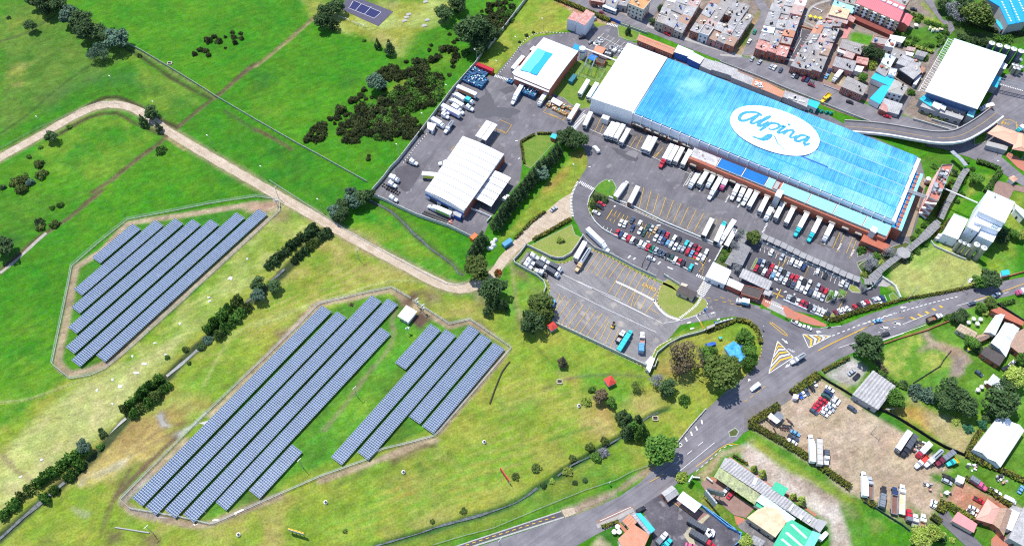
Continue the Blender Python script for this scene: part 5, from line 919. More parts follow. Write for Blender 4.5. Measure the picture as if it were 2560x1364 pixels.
SHEDS=[('C 1590,418 1665,445 1640,500 1562,465',Gf,'shortest grey-roofed store behind the white canopies'),('C 1670,440 1830,502 1815,545 1640,492',Gg,'grey-roofed store second behind the white canopies'),('D 0,665 145,735 130,790 -30,722',Gf,'grey-roofed store between the darker stores behind the blue roof'),('D 152,740 345,822 328,882 118,800',Gg,'long grey-roofed store left of the terracotta-roofed stores'),('D 350,825 480,868 455,930 328,884',Ti,'left terracotta-roofed store behind the blue roof'),('D 482,868 662,955 640,1008 457,930',Ti,'right terracotta-roofed store behind the blue roof'),('D 668,948 915,1035 895,1105 648,998',Gg,'grey store roof with many white skylights behind the blue roof')]
for s,m,l in SHEDS:
 t=bldg('store_shed',l,'store',s,4.0,Gy,m,'shed',.2,.7,'store sheds along the street',pitch=1.0)
 if 'skylights'in l or 'left terracotta'in l:
  q=P(s,4.6)
  for i in range(12):p=lerp(lerp(q[0],q[1],RU(.08,.92)),lerp(q[3],q[2],RU(.08,.92)),RU(.2,.8));BX(*p,4.3,1.3,1.0,.6,AX).o('skylight',Wr,t)
bldg('cyan_shed','small white shed with bright cyan roof behind the emblem','shed','D 922,1030 1027,1064 997,1122 903,1082',4.0,Wh,Cy,over=.3,win=(1,3))
for i,s in enumerate(('D 860,1135','D 945,1155','D 1040,1160','D 1095,1170','D 1140,1180','D 1010,1150')):x,y=P1(s);tag(BX(x,y,0,2.2,1.6,1.4,.4).box(x+.3,y,1.4,1.2,1.2,.5,.4).o('green_bin',mat('bin_green',(.01,.22,.17),.6)if i==0 else BM['bin_green']),('leftmost','second','upper middle','fourth','rightmost','lower middle')[i]+' teal green waste container in the row below the cyan shed','waste container','teal waste containers')
t=TH('process_tower','tall brick-red process tower with exposed machinery on top and white zigzag stairs','tower',P1('F 800,850'));HT=14.0;q=P('F 880,520 1005,512 835,930 730,885',HT);PM(q,0,HT).o('wall',mat('tower_red',(.46,.17,.13),.8,var=.15),t)
a,c=q[3],q[0];q=ccw(q)
for i in range(4):
 L_=dist(q[i],q[(i+1)%4])
 if L_>12:
  n_=(sin(ang(q[i],q[(i+1)%4])),-cos(ang(q[i],q[(i+1)%4])))
  for z_ in range(1,7):WL([(q[i][0]+n_[0]*.1,q[i][1]+n_[1]*.1),(q[(i+1)%4][0]+n_[0]*.1,q[(i+1)%4][1]+n_[1]*.1)],.3,z_*2,z_*2+.5).o('floor_band',mat('tower_pink',(.66,.40,.36),.8)if 'tower_pink'not in BM else BM['tower_pink'],t)
pp=grow(q,.0);WL(pp+[pp[0]],.2,HT,HT+1.0).o('parapet',St,t);r=random.Random(5)
for i in range(34):
 u,v=r.uniform(.08,.92),r.uniform(.15,.85);p=lerp(lerp(q[0],q[1],u),lerp(q[3],q[2],u),v)
 if i%3==0:CY(*p,HT,HT+r.uniform(1,2.4),r.uniform(.5,1.1),None,10).o('vessel',St,t)
 elif i%3==1:BX(*p,HT,r.uniform(1,2.4),r.uniform(.8,1.6),r.uniform(.6,1.8),r.uniform(0,1.5)).o('machine',Wh if i%2 else Dw,t)
 else:p2=(p[0]+r.uniform(-4,4),p[1]+r.uniform(-4,4));BA((*p,HT+1.2),(*lerp(p2,p,.3),HT+1.2),.16,6).o('pipe',St,t)
e0,e1=P('F 615,1060 745,1110');nn=(sin(ang(e0,e1)),-cos(ang(e0,e1)))
f0,f1=min(((q[i],q[(i+1)%4])for i in range(4)),key=lambda e:(e[0][1]+e[1][1])if dist(*e)<14 else 1e9)
nn=(sin(ang(f0,f1)),-cos(ang(f0,f1)))
for k_ in range(6):
 a,c=(f0,f1)if k_%2 else(f1,f0);z_=k_*2.2;o_=1.0
 b=MB();b.hexa([(a[0]+nn[0]*.2,a[1]+nn[1]*.2,z_),(a[0]+nn[0]*1.6,a[1]+nn[1]*1.6,z_),(c[0]+nn[0]*1.6,c[1]+nn[1]*1.6,z_+2.2),(c[0]+nn[0]*.2,c[1]+nn[1]*.2,z_+2.2)],[(a[0]+nn[0]*.2,a[1]+nn[1]*.2,z_+.25),(a[0]+nn[0]*1.6,a[1]+nn[1]*1.6,z_+.25),(c[0]+nn[0]*1.6,c[1]+nn[1]*1.6,z_+2.45),(c[0]+nn[0]*.2,c[1]+nn[1]*.2,z_+2.45)]);b.o('stair_flight',Wh,t)
t=TH('pipe_bridge','grey pipe bridge from the blue roof to the red process tower','pipe bridge',P1('F 620,840'));a,c=P('F 505,800 745,890',9.5);[WL(shift([a,c],d_),.35,9.3,9.7).o('pipe',St,t)for d_ in(-1.0,-.4,.3,.9)]
t=TH('pipe_bridge','long white pipe from the red process tower to the white tower hall','pipe bridge',P1('F 1080,860'));a,c=P('F 895,770 1290,940',11);BA((*a,11),(*c,11),.35,8).o('pipe',Wh,t)
x,y=P1('F 700,720');t=TH('storage_tank','small white tank with red legs between plant and process tower','tank',(x,y,0));CY(x,y,1.5,4.2,1.5,1.4,12).o('shell',Wh,t);[BA((x+dx,y+dy,0),(x+dx,y+dy,1.6),.15,5).o('leg',RED,t)for dx in(-1,1)for dy in(-1,1)]
t=TH('tower_hall','white multi-storey process hall of stepped blocks with skylight grid','building',P1('h 560,420'));WH2=mat('white_render',(.74,.76,.80),.7,var=.05)
for s,h,nm in(('h 668,75 968,207 852,440 565,308',17,'tall_block'),('h 525,362 628,405 556,540 438,482',12,'middle_block'),('h 610,465 778,545 720,655 552,578',10,'low_block'),('h 290,335 445,400 330,622 165,560',6.5,'side_block'),('h 560,300 860,440 790,530 520,430',13.5,'shoulder_block')):
 q=P(s,h);o=PM(q,0,h).o(nm,WH2,t);pp=ccw(q);WL(pp+[pp[0]],.25,h,h+.5).o('parapet',Wh,o)
q=P('h 760,412 825,438 770,512 703,478',13.6);PM(q,13.5,13.75).o('skylight',mat('skylight_blue',(.14,.27,.36),.3),t);q=ccw(q)
for i in range(1,4):WL([lerp(q[0],q[3],i/4),lerp(q[1],q[2],i/4)],.15,13.7,13.85).o('skylight_bar',Wh,t);WL([lerp(q[0],q[1],i/4),lerp(q[3],q[2],i/4)],.15,13.7,13.86).o('skylight_bar',Wh,t)
for s,z_ in(('h 745,150',17),('h 565,465',12),('h 485,535',10.0)):CY(*P1(s,z_),z_,z_+1.4,.6,.5,8).o('roof_fan',St,t)
SILO=mat('silo_steel',(.30,.32,.26),.5,.2,var=.15)
def silo(s,label,h,r,m,cap,group):
 x,y=P1(s,h);t=TH('silo',label,'silo',(x,y,0),group);CY(x,y,0,h,r,r,18).o('shell',m,t,smooth=False);CY(x,y,h,h+.5,r*1.03,r*.5,18).o('top',cap,t);BA((x+r,y-.2,0),(x+r,y-.2,h+.8),.1,4).o('ladder',St,t);BX(x,y,h+.45,.8,.8,.5).o('hatch',St,t)
for i,s in enumerate(('h 365,640','h 412,662','h 462,685')):silo(s,ordn[i]+' narrow grey silo from the left below the white tower hall',8.5,1.0,SILO,Wh,'narrow silos of the tower hall')
silo('h 550,675','left of two wide grey silos below the white tower hall',10,1.55,SILO,Wh,'wide silos of the tower hall');silo('h 630,712','right of two wide grey silos below the white tower hall',10,1.55,SILO,Wh,'wide silos of the tower hall')
CU=['far left small','second left','upper middle','upper right','front left large','front middle large','third from right','rightmost','lowest left']
for i,s in enumerate(('h 110,600','h 150,590','h 190,615','h 230,630','h 140,630','h 185,655','h 250,670','h 290,690','h 85,630')):x,y=P1(s);t=TH('cooling_unit',CU[i]+' white cooling unit on the brick terrace beside the silos','machine',(x,y,0),'cooling units beside the silos');BX(x,y,0,1.8,1.8,2.0,.5).o('casing',Gy,t);CY(x,y,2.0,2.7,.9,.9,10).o('fan_hood',Wh,t)
PW('h 30,650 70,700 200,760 330,815 420,850','low concrete wall below the silos',1.2,Cf,.4,4)
t=TH('logistics_hall','large white flat-roofed hall with lattice truss along its street side','warehouse',P1('E 1160,830'));q=P('E 1030,440 1622,632 1290,1242 693,1040',11);qi=[lerp(p,CE(q),.08)for p in q];PM(qi,0,10.6).o('wall',mat('hall_blue_wall',(.10,.16,.30),.5,var=.15),t);PM(q,10.7,11.1,0,True,None,True).o('roof',Wr,t);q2=P('E 1030,440 1622,632 1575,715 985,530',11.15);PM(q2,11.1,11.2).o('pale_strip',mat('pale_mint_sheet',(.55,.76,.76),.6,var=.05),t)
a,c=q[0],q[3]
for i in range(22):
 p0,p1=lerp(a,c,i/22),lerp(a,c,(i+1)/22);d_=shift([p0,p1],-3.2)if shift([p0,p1],3.2)[0][0]>p0[0]else shift([p0,p1],3.2);b=MB();b.bar((*p0,10.9),(*d_[1],9.5),.1,4);b.bar((*d_[0],9.5),(*p1,10.9),.1,4);b.bar((*d_[0],9.5),(*d_[1],9.5),.14,4);b.o('truss_bay',Wh,t)
 if i%4==0:BA((*d_[0],0),(*d_[0],9.5),.2,5).o('truss_post',Wh,t)
for i in range(7):p=lerp(q[3],q[2],(i+.5)/7);BX(p[0]+.6,p[1]-2.0,0,3.4,.3,6,ang(q[3],q[2])).o('glazing',Gl,t)
for s,h,m,w in(('E 740,1080 1180,1240 1110,1364 640,1210',4.5,Gf,'grey-roofed office wing below the white logistics hall'),('E 690,1080 800,1180 770,1220 630,1130',5.5,Cy,'blue walkway roof at the corner of the logistics hall'),('E 800,1150 880,1190 850,1250 770,1205',6.5,Wr,'white plant room beside the blue walkway roof'),('E 880,1180 935,1210 915,1260 860,1230',6.0,Wr,'small white stair head right of the plant room'),('E 1200,1240 1270,1260 1240,1340 1170,1310',6.0,PALEC,'pale canopy at the lower tip of the logistics hall'),('E 1500,860 1560,885 1510,1000 1440,970',5.0,Cy,'blue canopy on the dock side of the logistics hall'),('E 1560,700 1630,740 1600,790 1530,760',7.0,Wh,'white roof unit beside the tanks')):bldg('wing',w,'building',s,h,Gy,m,over=.1,win=(1,4,2.2,1.4)if h==4.5 else None)
for i,s in enumerate(('k 540,320','k 665,358','k 795,385','k 910,420','k 1030,455')):silo(s,ordn[i]+' from the left of the tall dark-sided silos with white tops',12,1.8,mat('silo_dark',(.10,.115,.17),.4,.2,var=.2)if i==0 else BM['silo_dark'],Wh,'tall silos behind the logistics hall')
for i,s in enumerate(('k 903,680','k 967,697','k 1037,716','k 925,735','k 995,750','k 1020,600')):silo(s,('front ','second ','third ','fourth ','fifth ','lone upper ')[i]+'small white-topped tank below the tall silos',5,1.1,SILO,Wh,'small tanks behind the logistics hall')
t=TH('pipe_bridge','grey lattice pipe bridge across the dock yard, right edge','pipe bridge',P1('E 1700,950'));a,c=P('E 1520,925 1840,1000',6);b=MB();[b.bar((*p,z_),(*q_,z_),.2,4)for(p,q_)in(shift([a,c],1.2),shift([a,c],-1.2))for z_ in(6,8)];b.o('chords',St,t)
for i in range(12):p,q_=lerp(a,c,i/12),lerp(a,c,(i+1)/12);BA((*p,6),(*q_,8),.15,4).o('diagonal',St,t)
t=TH('blue_warehouse','bright blue roofed warehouse with rows of white ridge vents in the top right corner','warehouse',P1('E 1700,150'));q=P('E 1390,-10 1540,80 1635,287 1850,245 1980,-160 1500,-160',9);PM(q,0,8.9).o('wall',Gy,t);PM(q,8.9,9.3).o('roof',mat('vivid_blue_roof',(.015,.30,.62),.5,var=.08,scale=.2),t)
for j in range(3):
 for i in range(9):p=P1('E %d,%d'%(1555+95*j+14*i,0+30*i-10*j),9.3);BX(*p,9.3,1.5,.6,.4,-1.2).o('ridge_vent',Wh,t)
for i in range(2):WL(P('E %d,-20 %d,280'%(1640+120*i,1740+120*i),9.3),.2,9.3,9.4).o('roof_seam',DEEPB,t)
bldg('blue_lean_to','blue lean-to beside the big blue warehouse','shed','E 1490,245 1510,225 1600,320 1560,340',4.0,Gy,Cy,over=.1)
rp_=SL(P('. 2112,316 2160,322 2220,334 2290,352 2340,362 2385,358 2425,338 2455,318 2478,300'),4);n_=len(rp_);zs=[6.0*min(1,max(0,(i/n_-.02)/.5))for i in range(n_)]
t=TH('ramp_bridge','curved elevated ramp road with broad white parapet','bridge',rp_[0]);MB().rb(rp_,8.4,0.05,0,[z_+.05 for z_ in zs]).o('deck',Al,t);WL(rp_,8.6,-.6,0,0,zs).o('deck_slab',Kb,t)
WL(shift(rp_,-4.4),.8,-.5,1.1,0,zs).o('white_parapet',Wh,t);WL(shift(rp_,4.4),.5,-.5,.9,0,zs).o('inner_parapet',Kb,t);MB().rb(rp_,.14,0,0,[z_+.07 for z_ in zs]).o('centre_line',YLW,t)
for i in range(4,n_,5):
 if zs[i]>1.2:CY(*rp_[i],0,zs[i]-.6,.6,.6,8).o('pier',Kb,t)
PW('F 560,0 1000,130 1055,120 1050,90 1000,75 760,0','concrete retaining wall looping beside the street end',1.4,Cf,.4,5,'retaining_wall')
for s,l in(('F 1410,150 1520,60 1760,150 1740,295','salmon hipped canopy of the estate gate, left part'),('F 1760,150 1819,160 1860,360 1690,330','salmon hipped canopy of the estate gate, right part')):bldg('gate_canopy',l,'canopy',s,6.0,None,mat('salmon_roof',(.68,.36,.25),.8,var=.08)if 'salmon_roof'not in BM else BM['salmon_roof'],'hip',.3,1.6,'salmon gate canopies',open_=True)
bldg('gate_office','grey gate office wall beneath the salmon canopy','building','F 1400,240 1640,300 1620,350 1385,290',3.2,Gy,Kb,over=0);bldg('guard_booth','small salmon-roofed booth by the hedge corner','booth','F 1650,660 1700,635 1750,665 1700,700',3.0,Wh,BM['salmon_roof'],'hip',.3,1.0)
Wk=mat('walkway_roof',(.24,.235,.235),.85,var=.25,scale=.3,fine=1.5);WALKP=mat('walkway_plate',(.30,.295,.29),.85,var=.2,scale=.4)
def WW(s,label,w,h,pitch,m,gap=.88,zj=.15,ang_j=0):
 pts=P(s,h)if isinstance(s,str)else s;t=TH('covered_walkway',label,'walkway',(*pts[0],0),'covered walkways');st=RS(pts,pitch)
 for i in range(len(st)-1):
  a,c=st[i],lerp(st[i],st[i+1],gap);L_,R_=OF([a,c],w);dz=(i%2)*zj
  MB().hexa([(*R_[0],h+dz),(*R_[1],h+dz),(*L_[1],h+dz),(*L_[0],h+dz)],[(*R_[0],h+.15+dz),(*R_[1],h+.15+dz),(*L_[1],h+.3+dz),(*L_[0],h+.3+dz)]).o('roof_panel',m,t)
  if i%3==0:BA((*a,0),(*a,h),.1,4).o('post',St,t)
WW('O 475,130 560,175 660,215 960,365 1270,500 1460,590 1640,655','row of square grey roof plates along the staff car park',3.4,3.0,3.6,WALKP);MB()
WW('O 330,105 270,160 190,290 110,420 75,480','dark ribbed walkway roof between the two car parks',3.4,3.2,1.3,Wk,.9,.08);WW('M 800,1350 880,1280 1000,1180 1120,1090 1200,1030','ribbed walkway climbing from the car park to the round junction roof',3.4,3.4,1.3,Wk,.9,.08);WW('M 1230,1020 1340,930 1440,860 1580,720','ribbed walkway above the round junction roof',3.4,3.4,1.3,Wk,.9,.08)
WW('F 870,1120 940,960 1000,860 1060,740 1110,640 1180,540','ribbed walkway running up past the process tower',3.2,3.6,1.3,Wk,.9,.08);WW('F 640,1364 760,1230 860,1140','ribbed walkway stretch beside the brick service lane',3.4,3.5,1.3,Wk,.9,.08);WW('F 1160,520 1100,440 1020,380 970,325','metal footbridge roof from the walkway to the ramp',2.6,5.5,3,St,.97,0);WW('O 1640,650 1720,660 1819,540','ribbed walkway bend at the end of the square plates',3.6,3.2,1.3,Wk,.9,.08)
x,y=P1('M 1180,1050',4);t=TH('junction_roof','polygonal grey junction roof of the covered walkways','roof',(x,y,0));CY(x,y,3.7,4.0,3.8,3.6,8).o('roof',WALKP,t);[BA((x+3*cos(i),y+3*sin(i),0),(x+3*cos(i),y+3*sin(i),3.7),.15,5).o('post',St,t)for i in(0,1.57,3.14,4.71)]
bldg('bicycle_shed','wide dark ribbed shed roof between the two car parks','shed','O 240,212 352,268 255,470 130,440',3.4,None,Wk,'shed',.1,.5,pitch=1.2,amp=.2,open_=True);bldg('grey_shed','long grey corrugated roof beside the staff car park entrance','shed','O 262,510 592,660 550,755 218,600',3.6,None,Gg,'shed',.1,.4,pitch=1.4,amp=.22,axis=0,open_=True)
bldg('gatehouse','square white flat-roofed gatehouse by the zebra crossing','gatehouse','N 1562,935 1762,1030 1695,1185 1475,1095',4.2,Wh,Wr,over=.2,win=(1,4));bldg('entrance_lodge','entrance lodge with dark brown roof framed in white','lodge','O 268,695 492,745 442,855 240,792',3.6,Bk,DKB,'flat',par=.4,win=(1,3));bldg('entrance_annex','small white-roofed annex between gatehouse and brown lodge','annex','O 105,615 270,690 235,760 75,690',3.8,Bk,Wr,over=.1);bldg('entrance_porch','small grey porch right of the brown-roofed lodge','porch','O 515,740 595,765 560,820 490,790',3.0,None,Gf,over=.05,open_=True)
bldg('guard_house','beige guard house with dark flat roof on the lawn island','guard house','Q 1012,62 1197,145 1145,208 962,130',3.2,Bg,DKB,over=.15,win=(1,3));bldg('pergola','small timber pergola behind the guard house','pergola','N 1200,1165 1275,1190 1250,1215 1190,1195',2.6,None,Bg,over=0,open_=True)
bldg('cyan_kiosk','tiny kiosk with cyan roof at the tip of the conifer row','kiosk','I 640,158 698,172 672,215 620,195',2.8,Bk,Cy,over=.2)
t=bldg('tarp_house','house covered in bright blue roofing on the wooded corner plot','house','Q 1610,700 1660,735 1745,880 1625,945 1510,765',4.2,Cm,mat('blue_tarp_roof',(.01,.20,.62),.5,var=.2,scale=.6,fine=1.5,col2=(.10,.42,.75)),over=.3);bldg('tarp_annex','lower blue-roofed annex behind the blue house','annex','Q 1660,745 1720,740 1760,850 1740,880',3.2,Cm,Bw,over=.1)
for s,l,m in(('Q 1300,720 1340,710 1395,725 1320,770','blue tarpaulin frame left of the blue house',Bw),('Q 1440,645 1475,640 1480,660 1450,665','small blue box on the dry lawn',Cy)):bldg('tarp_shelter',l,'shelter',s,1.8,None,m,over=0,open_=True,thick=.1)
PW('B 1640,330 1560,460 1400,640 1180,930 1010,1150 960,1200 900,1280 825,1364','long pale panel wall along the west side of the truck depot',2.6,Cf,.25,4);PW('1320,-5 1270,60 1218,126','panel wall between the dark scrub and the yellow lawn',2.6,Cf,.25,4);PW('H 130,845 140,865 300,930 420,990 650,1095 1000,1215 1250,1335 1330,1364','grey panel wall along the lower side of the truck depot',2.6,Cf,.25,4);PW('H 1250,1010 1490,1110 1440,1170','white railing beside the depot conifers',1.6,Wh,.2,3)
PW('P 340,160 500,235 620,295 700,312 760,305 850,255 920,160 985,55','curved pale panel wall around the round dry lawn',2.2,Cf,.3,3.5,curve=True);PW('P 340,160 275,250 200,330 215,365 330,430 460,500 540,570 565,640 530,730','pale panel wall around the white bobtail trucks',2.2,Cf,.3,3.5)
PW('P 640,1030 880,1140 1300,1340 1740,1545 1800,1540 1835,1450','long panel wall along the lower side of the truck park',2.2,Cf,.3,4);PW('Q 610,1040 700,920 740,830 860,735 1000,660 1270,585 1400,510 1600,455','curved white panel wall from truck park to the exit',1.8,Cf,.3,4,curve=True);PW('P 985,45 1040,120 1120,190 1300,260 1560,400 1819,520','panel wall between internal road and truck park',2.0,Cf,.25,4);PW('N 1000,1090 1180,1205','panel wall stub beside the guard house lawn',2.0,Cf,.25,4)
PW('N 205,115 150,200 130,290 160,390 215,480 300,560 450,640 700,750 950,860 1305,1045','low white wall between internal road and car park',1.0,Cf,.5,4,curve=True);PW('N 380,200 640,300 1000,480 1400,650 1660,765 1570,930','low concrete wall between truck bays and car park',1.0,Cf,.6,4);PW('O 455,200 700,310 1000,450 1300,590 1480,665','low concrete planter wall below the square roof plates',.8,Cf,.8,4);PW('O 720,870 900,945 1080,1025 1170,1060','white railing wall between staff car park and brick plaza',1.2,Wh,.3,3)
PW('S 200,65 300,130 350,170 410,300','curved white wall at the end of the staff car park',1.4,Cf,.8,3,curve=True);PW('S 0,215 60,195 195,75','white panel wall by the garden path',1.4,Wh,.25,3);PW('X 1290,840 1440,960 1640,1120 1810,1205 1800,1300 1730,1364','long blue wall of the filling yard',2.0,mat('blue_painted_wall',(.10,.30,.55),.7,var=.1),.3,4);PW('C 1000,178 1190,245','pale street wall beside the zebra gate',1.6,Cf,.25,4)
PW('D 0,650 420,812 680,925 1020,1060 1240,1150 1600,1290','long pale wall between the street and the store sheds',1.5,Cf,.25,4);t=tag(WL(P('C 918,140 1000,175'),.2,0,2.2).o('street_gate',Bw),'dark blue steel gate at the upper street entrance','gate');PW('Y 1830,740 1700,885 1575,1040','low pale wall between roadside lawn and public road',.9,Cf,.3,4);PW('S 190,830 400,755 720,660 760,640 960,560','low red brick fence along the public road',.9,Bk,.25,3);PW('S 1540,80 1819,0','red brick wall at the public road, right edge',1.2,Bk,.3,3)
rt=random.Random(21)
WALLS=[('brick',Bk),('pink-walled',Pw),('cream',Cm),('white',Wh),('grey',Gy),('beige',Bg)]
Pf=mat('pale_fibre_roof',(.34,.33,.33),.9,var=.3,scale=.4,fine=2,col2=(.23,.22,.215));Mf=mat('mid_fibre_roof',(.25,.235,.225),.9,var=.22,scale=.45,fine=2,col2=(.33,.30,.28));TERR=mat('terrace_floor',(.27,.235,.215),.9,var=.3,scale=.7,fine=2,col2=(.38,.36,.35));PINKF=mat('faded_red_roof',(.44,.27,.24),.9,var=.3,scale=.5,fine=2,col2=(.42,.37,.34));AQUA=mat('aqua_roof',(.30,.52,.44),.7,var=.15)
ROOFS=[('pale grey',Pf,'shed'),('pale grey',Pf,'gable'),('pale grey',Pf,'shed'),('grey',Mf,'gable'),('grey',Mf,'shed'),('dark grey',Gg,'shed'),('white',Wr,'flat'),('brown terrace',TERR,'par'),('faded red',PINKF,'shed'),('brown tiled',T2,'shed'),('grey',Mf,'shed'),('dark grey',Gg,'shed'),('orange tiled',Ti,'gable')]
TANK=mat('black_tank',(.03,.03,.035),.5)
def roof_extras(t,q,h,r,n=3):
 for i in range(n):
  u,v=r.uniform(.15,.85),r.uniform(.2,.8);p=lerp(lerp(q[0],q[1],u),lerp(q[3],q[2],u),v);k=r.random()
  if k<.35:CY(*p,h+.3,h+1.6,.55,.5,8).o('water_tank',TANK if r.random()<.7 else Bw,t)
  elif k<.75:BX(*p,h+.35,r.uniform(.8,1.6),r.uniform(.6,1.0),.5,.4).o('skylight',Wr,t)
  else:BX(*p,h,r.uniform(1.2,2.2),r.uniform(1.2,1.8),r.uniform(.8,1.6),.4).o('roof_hut',WALLS[r.randrange(6)][1],t)
def block(quad,nx,ny,where,hmin=4.6,hmax=6.6,skip=(),first=None):
 """row houses: quad = SW SE NE NW corners at eaves height; nx along the street, ny away from it"""
 A,B,C,D=P(quad,5.4)
 us=sorted([0,1]+[(i+rt.uniform(-.12,.12))/nx for i in range(1,nx)])
 for i in range(nx):
  vs=sorted([0,1]+[(j+rt.uniform(-.18,.18))/ny for j in range(1,ny)])
  for j in range(ny):
   if(i,j)in skip:continue
   g=.006;f=lambda u,v:lerp(lerp(A,B,u),lerp(D,C,u),v)
   q=[f(us[i]+g,vs[j]+g),f(us[i+1]-g,vs[j]+g),f(us[i+1]-g,vs[j+1]-g),f(us[i]+g,vs[j+1]-g)]
   wn,wm=WALLS[rt.choice((0,0,1,2,3,4,5))];rn,rm,rk=ROOFS[rt.randrange(len(ROOFS))]
   if first and j==0:wn,wm,rn,rm,rk=first
   h=rt.uniform(hmin,hmax);par=.7 if rk=='par'else 0
   lab='%s house with %s roof, %s row, %s from left, %s'%(wn,rn,ordn[j],ordn[i],where)
   t=bldg('row_house',lab,'house',None,h,wm,rm,'flat'if rk in('flat','par')else rk,.15,rt.uniform(.5,1.0),'row houses '+where,(2,2.6,1.0,1.1,None,None,.8)if True else None,pitch=1.0,amp=.09,axis=rt.choice((0,1)),par=par,q=q)
   roof_extras(t,ccw(q),h+.1,rt,rt.choice((1,2,3,3)))
block('. 1637,57 1706,82 1754,2 1674,-20',3,4,'upper bend block')
block('. 1724,78 1833,118 1896,24 1790,-16',5,5,'second town block',skip=((4,4),(2,2)))
block('. 1887,124 1966,143 2018,0 1936,-8',3,7,'left car-park block',first=('brick',Bk,'dark red',Ru,'shed'))
block('. 1976,166 2052,184 2106,55 2046,52',3,7,'right car-park block',first=('brick',Bk,'pale grey',Pf,'shed'))
HS=[('C 1075,-15 1212,8 1160,72 1055,28',9.0,Cm,mat('orange_terrace',(.60,.30,.13),.85,var=.3),'par','cream three-storey corner house with orange roof terrace',(3,2.2)),('C 905,-10 985,18 962,52 893,24',4.5,Wh,Mf,'shed','small white house with grey roof behind the white bus',(1,2.4)),('C 985,-10 1060,5 1040,45 965,30',4.5,Gy,Pf,'shed','low grey house left of the cream corner house',(1,2.4)),('C 780,-20 900,-10 880,20 790,5',4.5,Bk,PINKF,'shed','brick house beside the long hedge at the top edge',(1,2.6)),('D 1180,20 1395,85 1365,140 1160,60',5.5,Gy,AQUA,'shed','house with aqua green roof right of the playground',(1,3)),('D 1160,70 1340,120 1310,195 1125,150',5.0,Bg,TAN_R,'shed','beige house with tan sheet roof right of the playground',(1,3)),('D 1110,150 1325,215 1310,250 1100,185',3.4,Bk,PINKF,'shed','low faded-red lean-to below the tan roof',(1,3)),('D 1265,405 1485,465 1450,565 1235,490',4.5,Bk,Mf,'gable','grey-roofed brick house above the tree in the lane',(1,3)),('D 1225,490 1305,515 1290,560 1215,535',3.2,Wh,Wr,'flat','tiny white-roofed room beside the lane',(1,2.2)),('D 1300,535 1395,560 1370,610 1280,580',3.2,Pw,PINKF,'shed','pink hut with faded red roof beside the lane',None),('D 1195,600 1405,650 1370,740 1165,680',4.5,Pw,Pf,'shed','pale-roofed pink house above the vacant lot',(1,3)),('D 1420,585 1535,605 1520,675 1400,645',4.0,Bk,Ru,'gable','brick house with rusty red roof in the town',(1,2.4)),('D 1400,680 1485,695 1455,750 1375,725',3.4,Wh,Wr,'flat','white-roofed hut behind the bushes',None),('D 1320,790 1525,890 1475,985 1255,895',5.5,Bk,Mf,'gable','grey-roofed brick shop facing the street right of the vacant lot',(2,2.6)),('D 1590,375 1745,405 1720,470 1555,445',4.5,Pw,TERR,'par','pink house with brown roof terrace',(1,2.6)),('D 1745,410 1819,430 1790,500 1700,480',5.0,Wh,Wr,'par','white house with stepped terrace',(1,2.4)),('D 1340,165 1400,190 1375,235 1315,210',4.0,Bk,Ru,'shed','small brick house at the end of the pink lane',None),('E 240,620 362,652 295,770 190,722',5.0,Gy,mat('pale_mint_roof',(.56,.68,.68),.7,var=.1),'shed','house with pale mint roof above the cyan roof',(1,2.6)),('E 190,725 300,770 240,872 130,820',4.6,Pw,Pf,'shed','pale grey-roofed house directly above the cyan roof',(1,2.6)),('E 330,560 480,600 440,690 300,640',4.6,Gy,Mf,'shed','grey-roofed house below the small garden',(1,3)),('E 440,620 650,715 600,800 370,720',5.5,Gy,Gg,'gable','dark grey gabled house near the lane bend',(1,3)),('E 400,800 610,720 650,820 560,900',5.5,Dw,Gg,'shed','dark-walled house with grey roof at the lane',None),('E 300,780 372,795 345,870 275,850',5.8,Wh,Wr,'par','narrow white house with two big windows',(2,2.2)),('E 350,905 500,985 440,1085 270,1040',6.0,Wh,mat('olive_grey_roof',(.36,.35,.32),.9,var=.15),'hip','white house with hipped grey roof beside the cyan roofs',(2,2.6)),('E 300,400 470,430 430,490 295,450',3.6,Wh,Wr,'flat','white bungalow below the pink apartment block',(1,3)),('E 110,405 285,470 255,545 80,490',4.0,Pw,TERR,'par','brown terrace house left of the white bungalow',(1,3)),('E 600,585 715,615 690,650 585,620',3.0,Wh,Pf,'shed','small pale-roofed house in the garden by the lane',None),('E 475,590 565,610 545,640 460,620',2.8,Wh,Wr,'flat','small white garden room by the town lane',None),('E 490,545 580,560 570,585 480,570',2.8,Pw,PINKF,'shed','small pink garden house by the town lane',None),('E 640,765 695,775 665,835 620,810',3.0,Bk,Ti,'shed','tiny orange-roofed shop at the lane',None),('E 610,850 650,860 590,965 560,955',3.0,Wh,Wr,'flat','narrow white lean-to at the lane',None),('E 300,-40 530,-10 470,70 340,40',8,mat('ochre_wall',(.46,.30,.17),.85,var=.1),TERR,'par','ochre apartment house at the top edge',(3,2.6)),('E 215,1130 430,1200 390,1300 170,1240',3.0,Gy,Gf,'shed','grey ribbed canopies on the street front',None),('E 200,1180 280,1210 260,1275 175,1250',3.2,Bk,Ru,'shed','red-roofed street kiosk before the ribbed canopies',None),('D 1160,-15 1400,-5 1390,50 1190,10',5,Gy,Mf,'shed','grey-roofed house at the top edge left of the apartment block',None)]
for s,h,w,r_,k_,l,win in HS:
 t=bldg('house',l,'house',s,h,w,r_,'flat'if k_ in('flat','par')else k_,.2,1.0,None,win,par=.6 if k_=='par'else 0)
 if h>4:roof_extras(t,ccw(P(s,h)),h+.2,rt,2)
t=TH('courtyard_house','L-shaped house with bright cyan roof round a dark courtyard','house',P1('D 1680,870'))
for s in('D 1612,745 1797,820 1757,892 1565,810','D 1680,885 1757,895 1652,1075 1550,1020'):q=P(s,4.2);PM(q,0,4.1).o('wall',Wh,t);PM(grow(q,.25),4.1,4.35).o('roof',Cy,t)
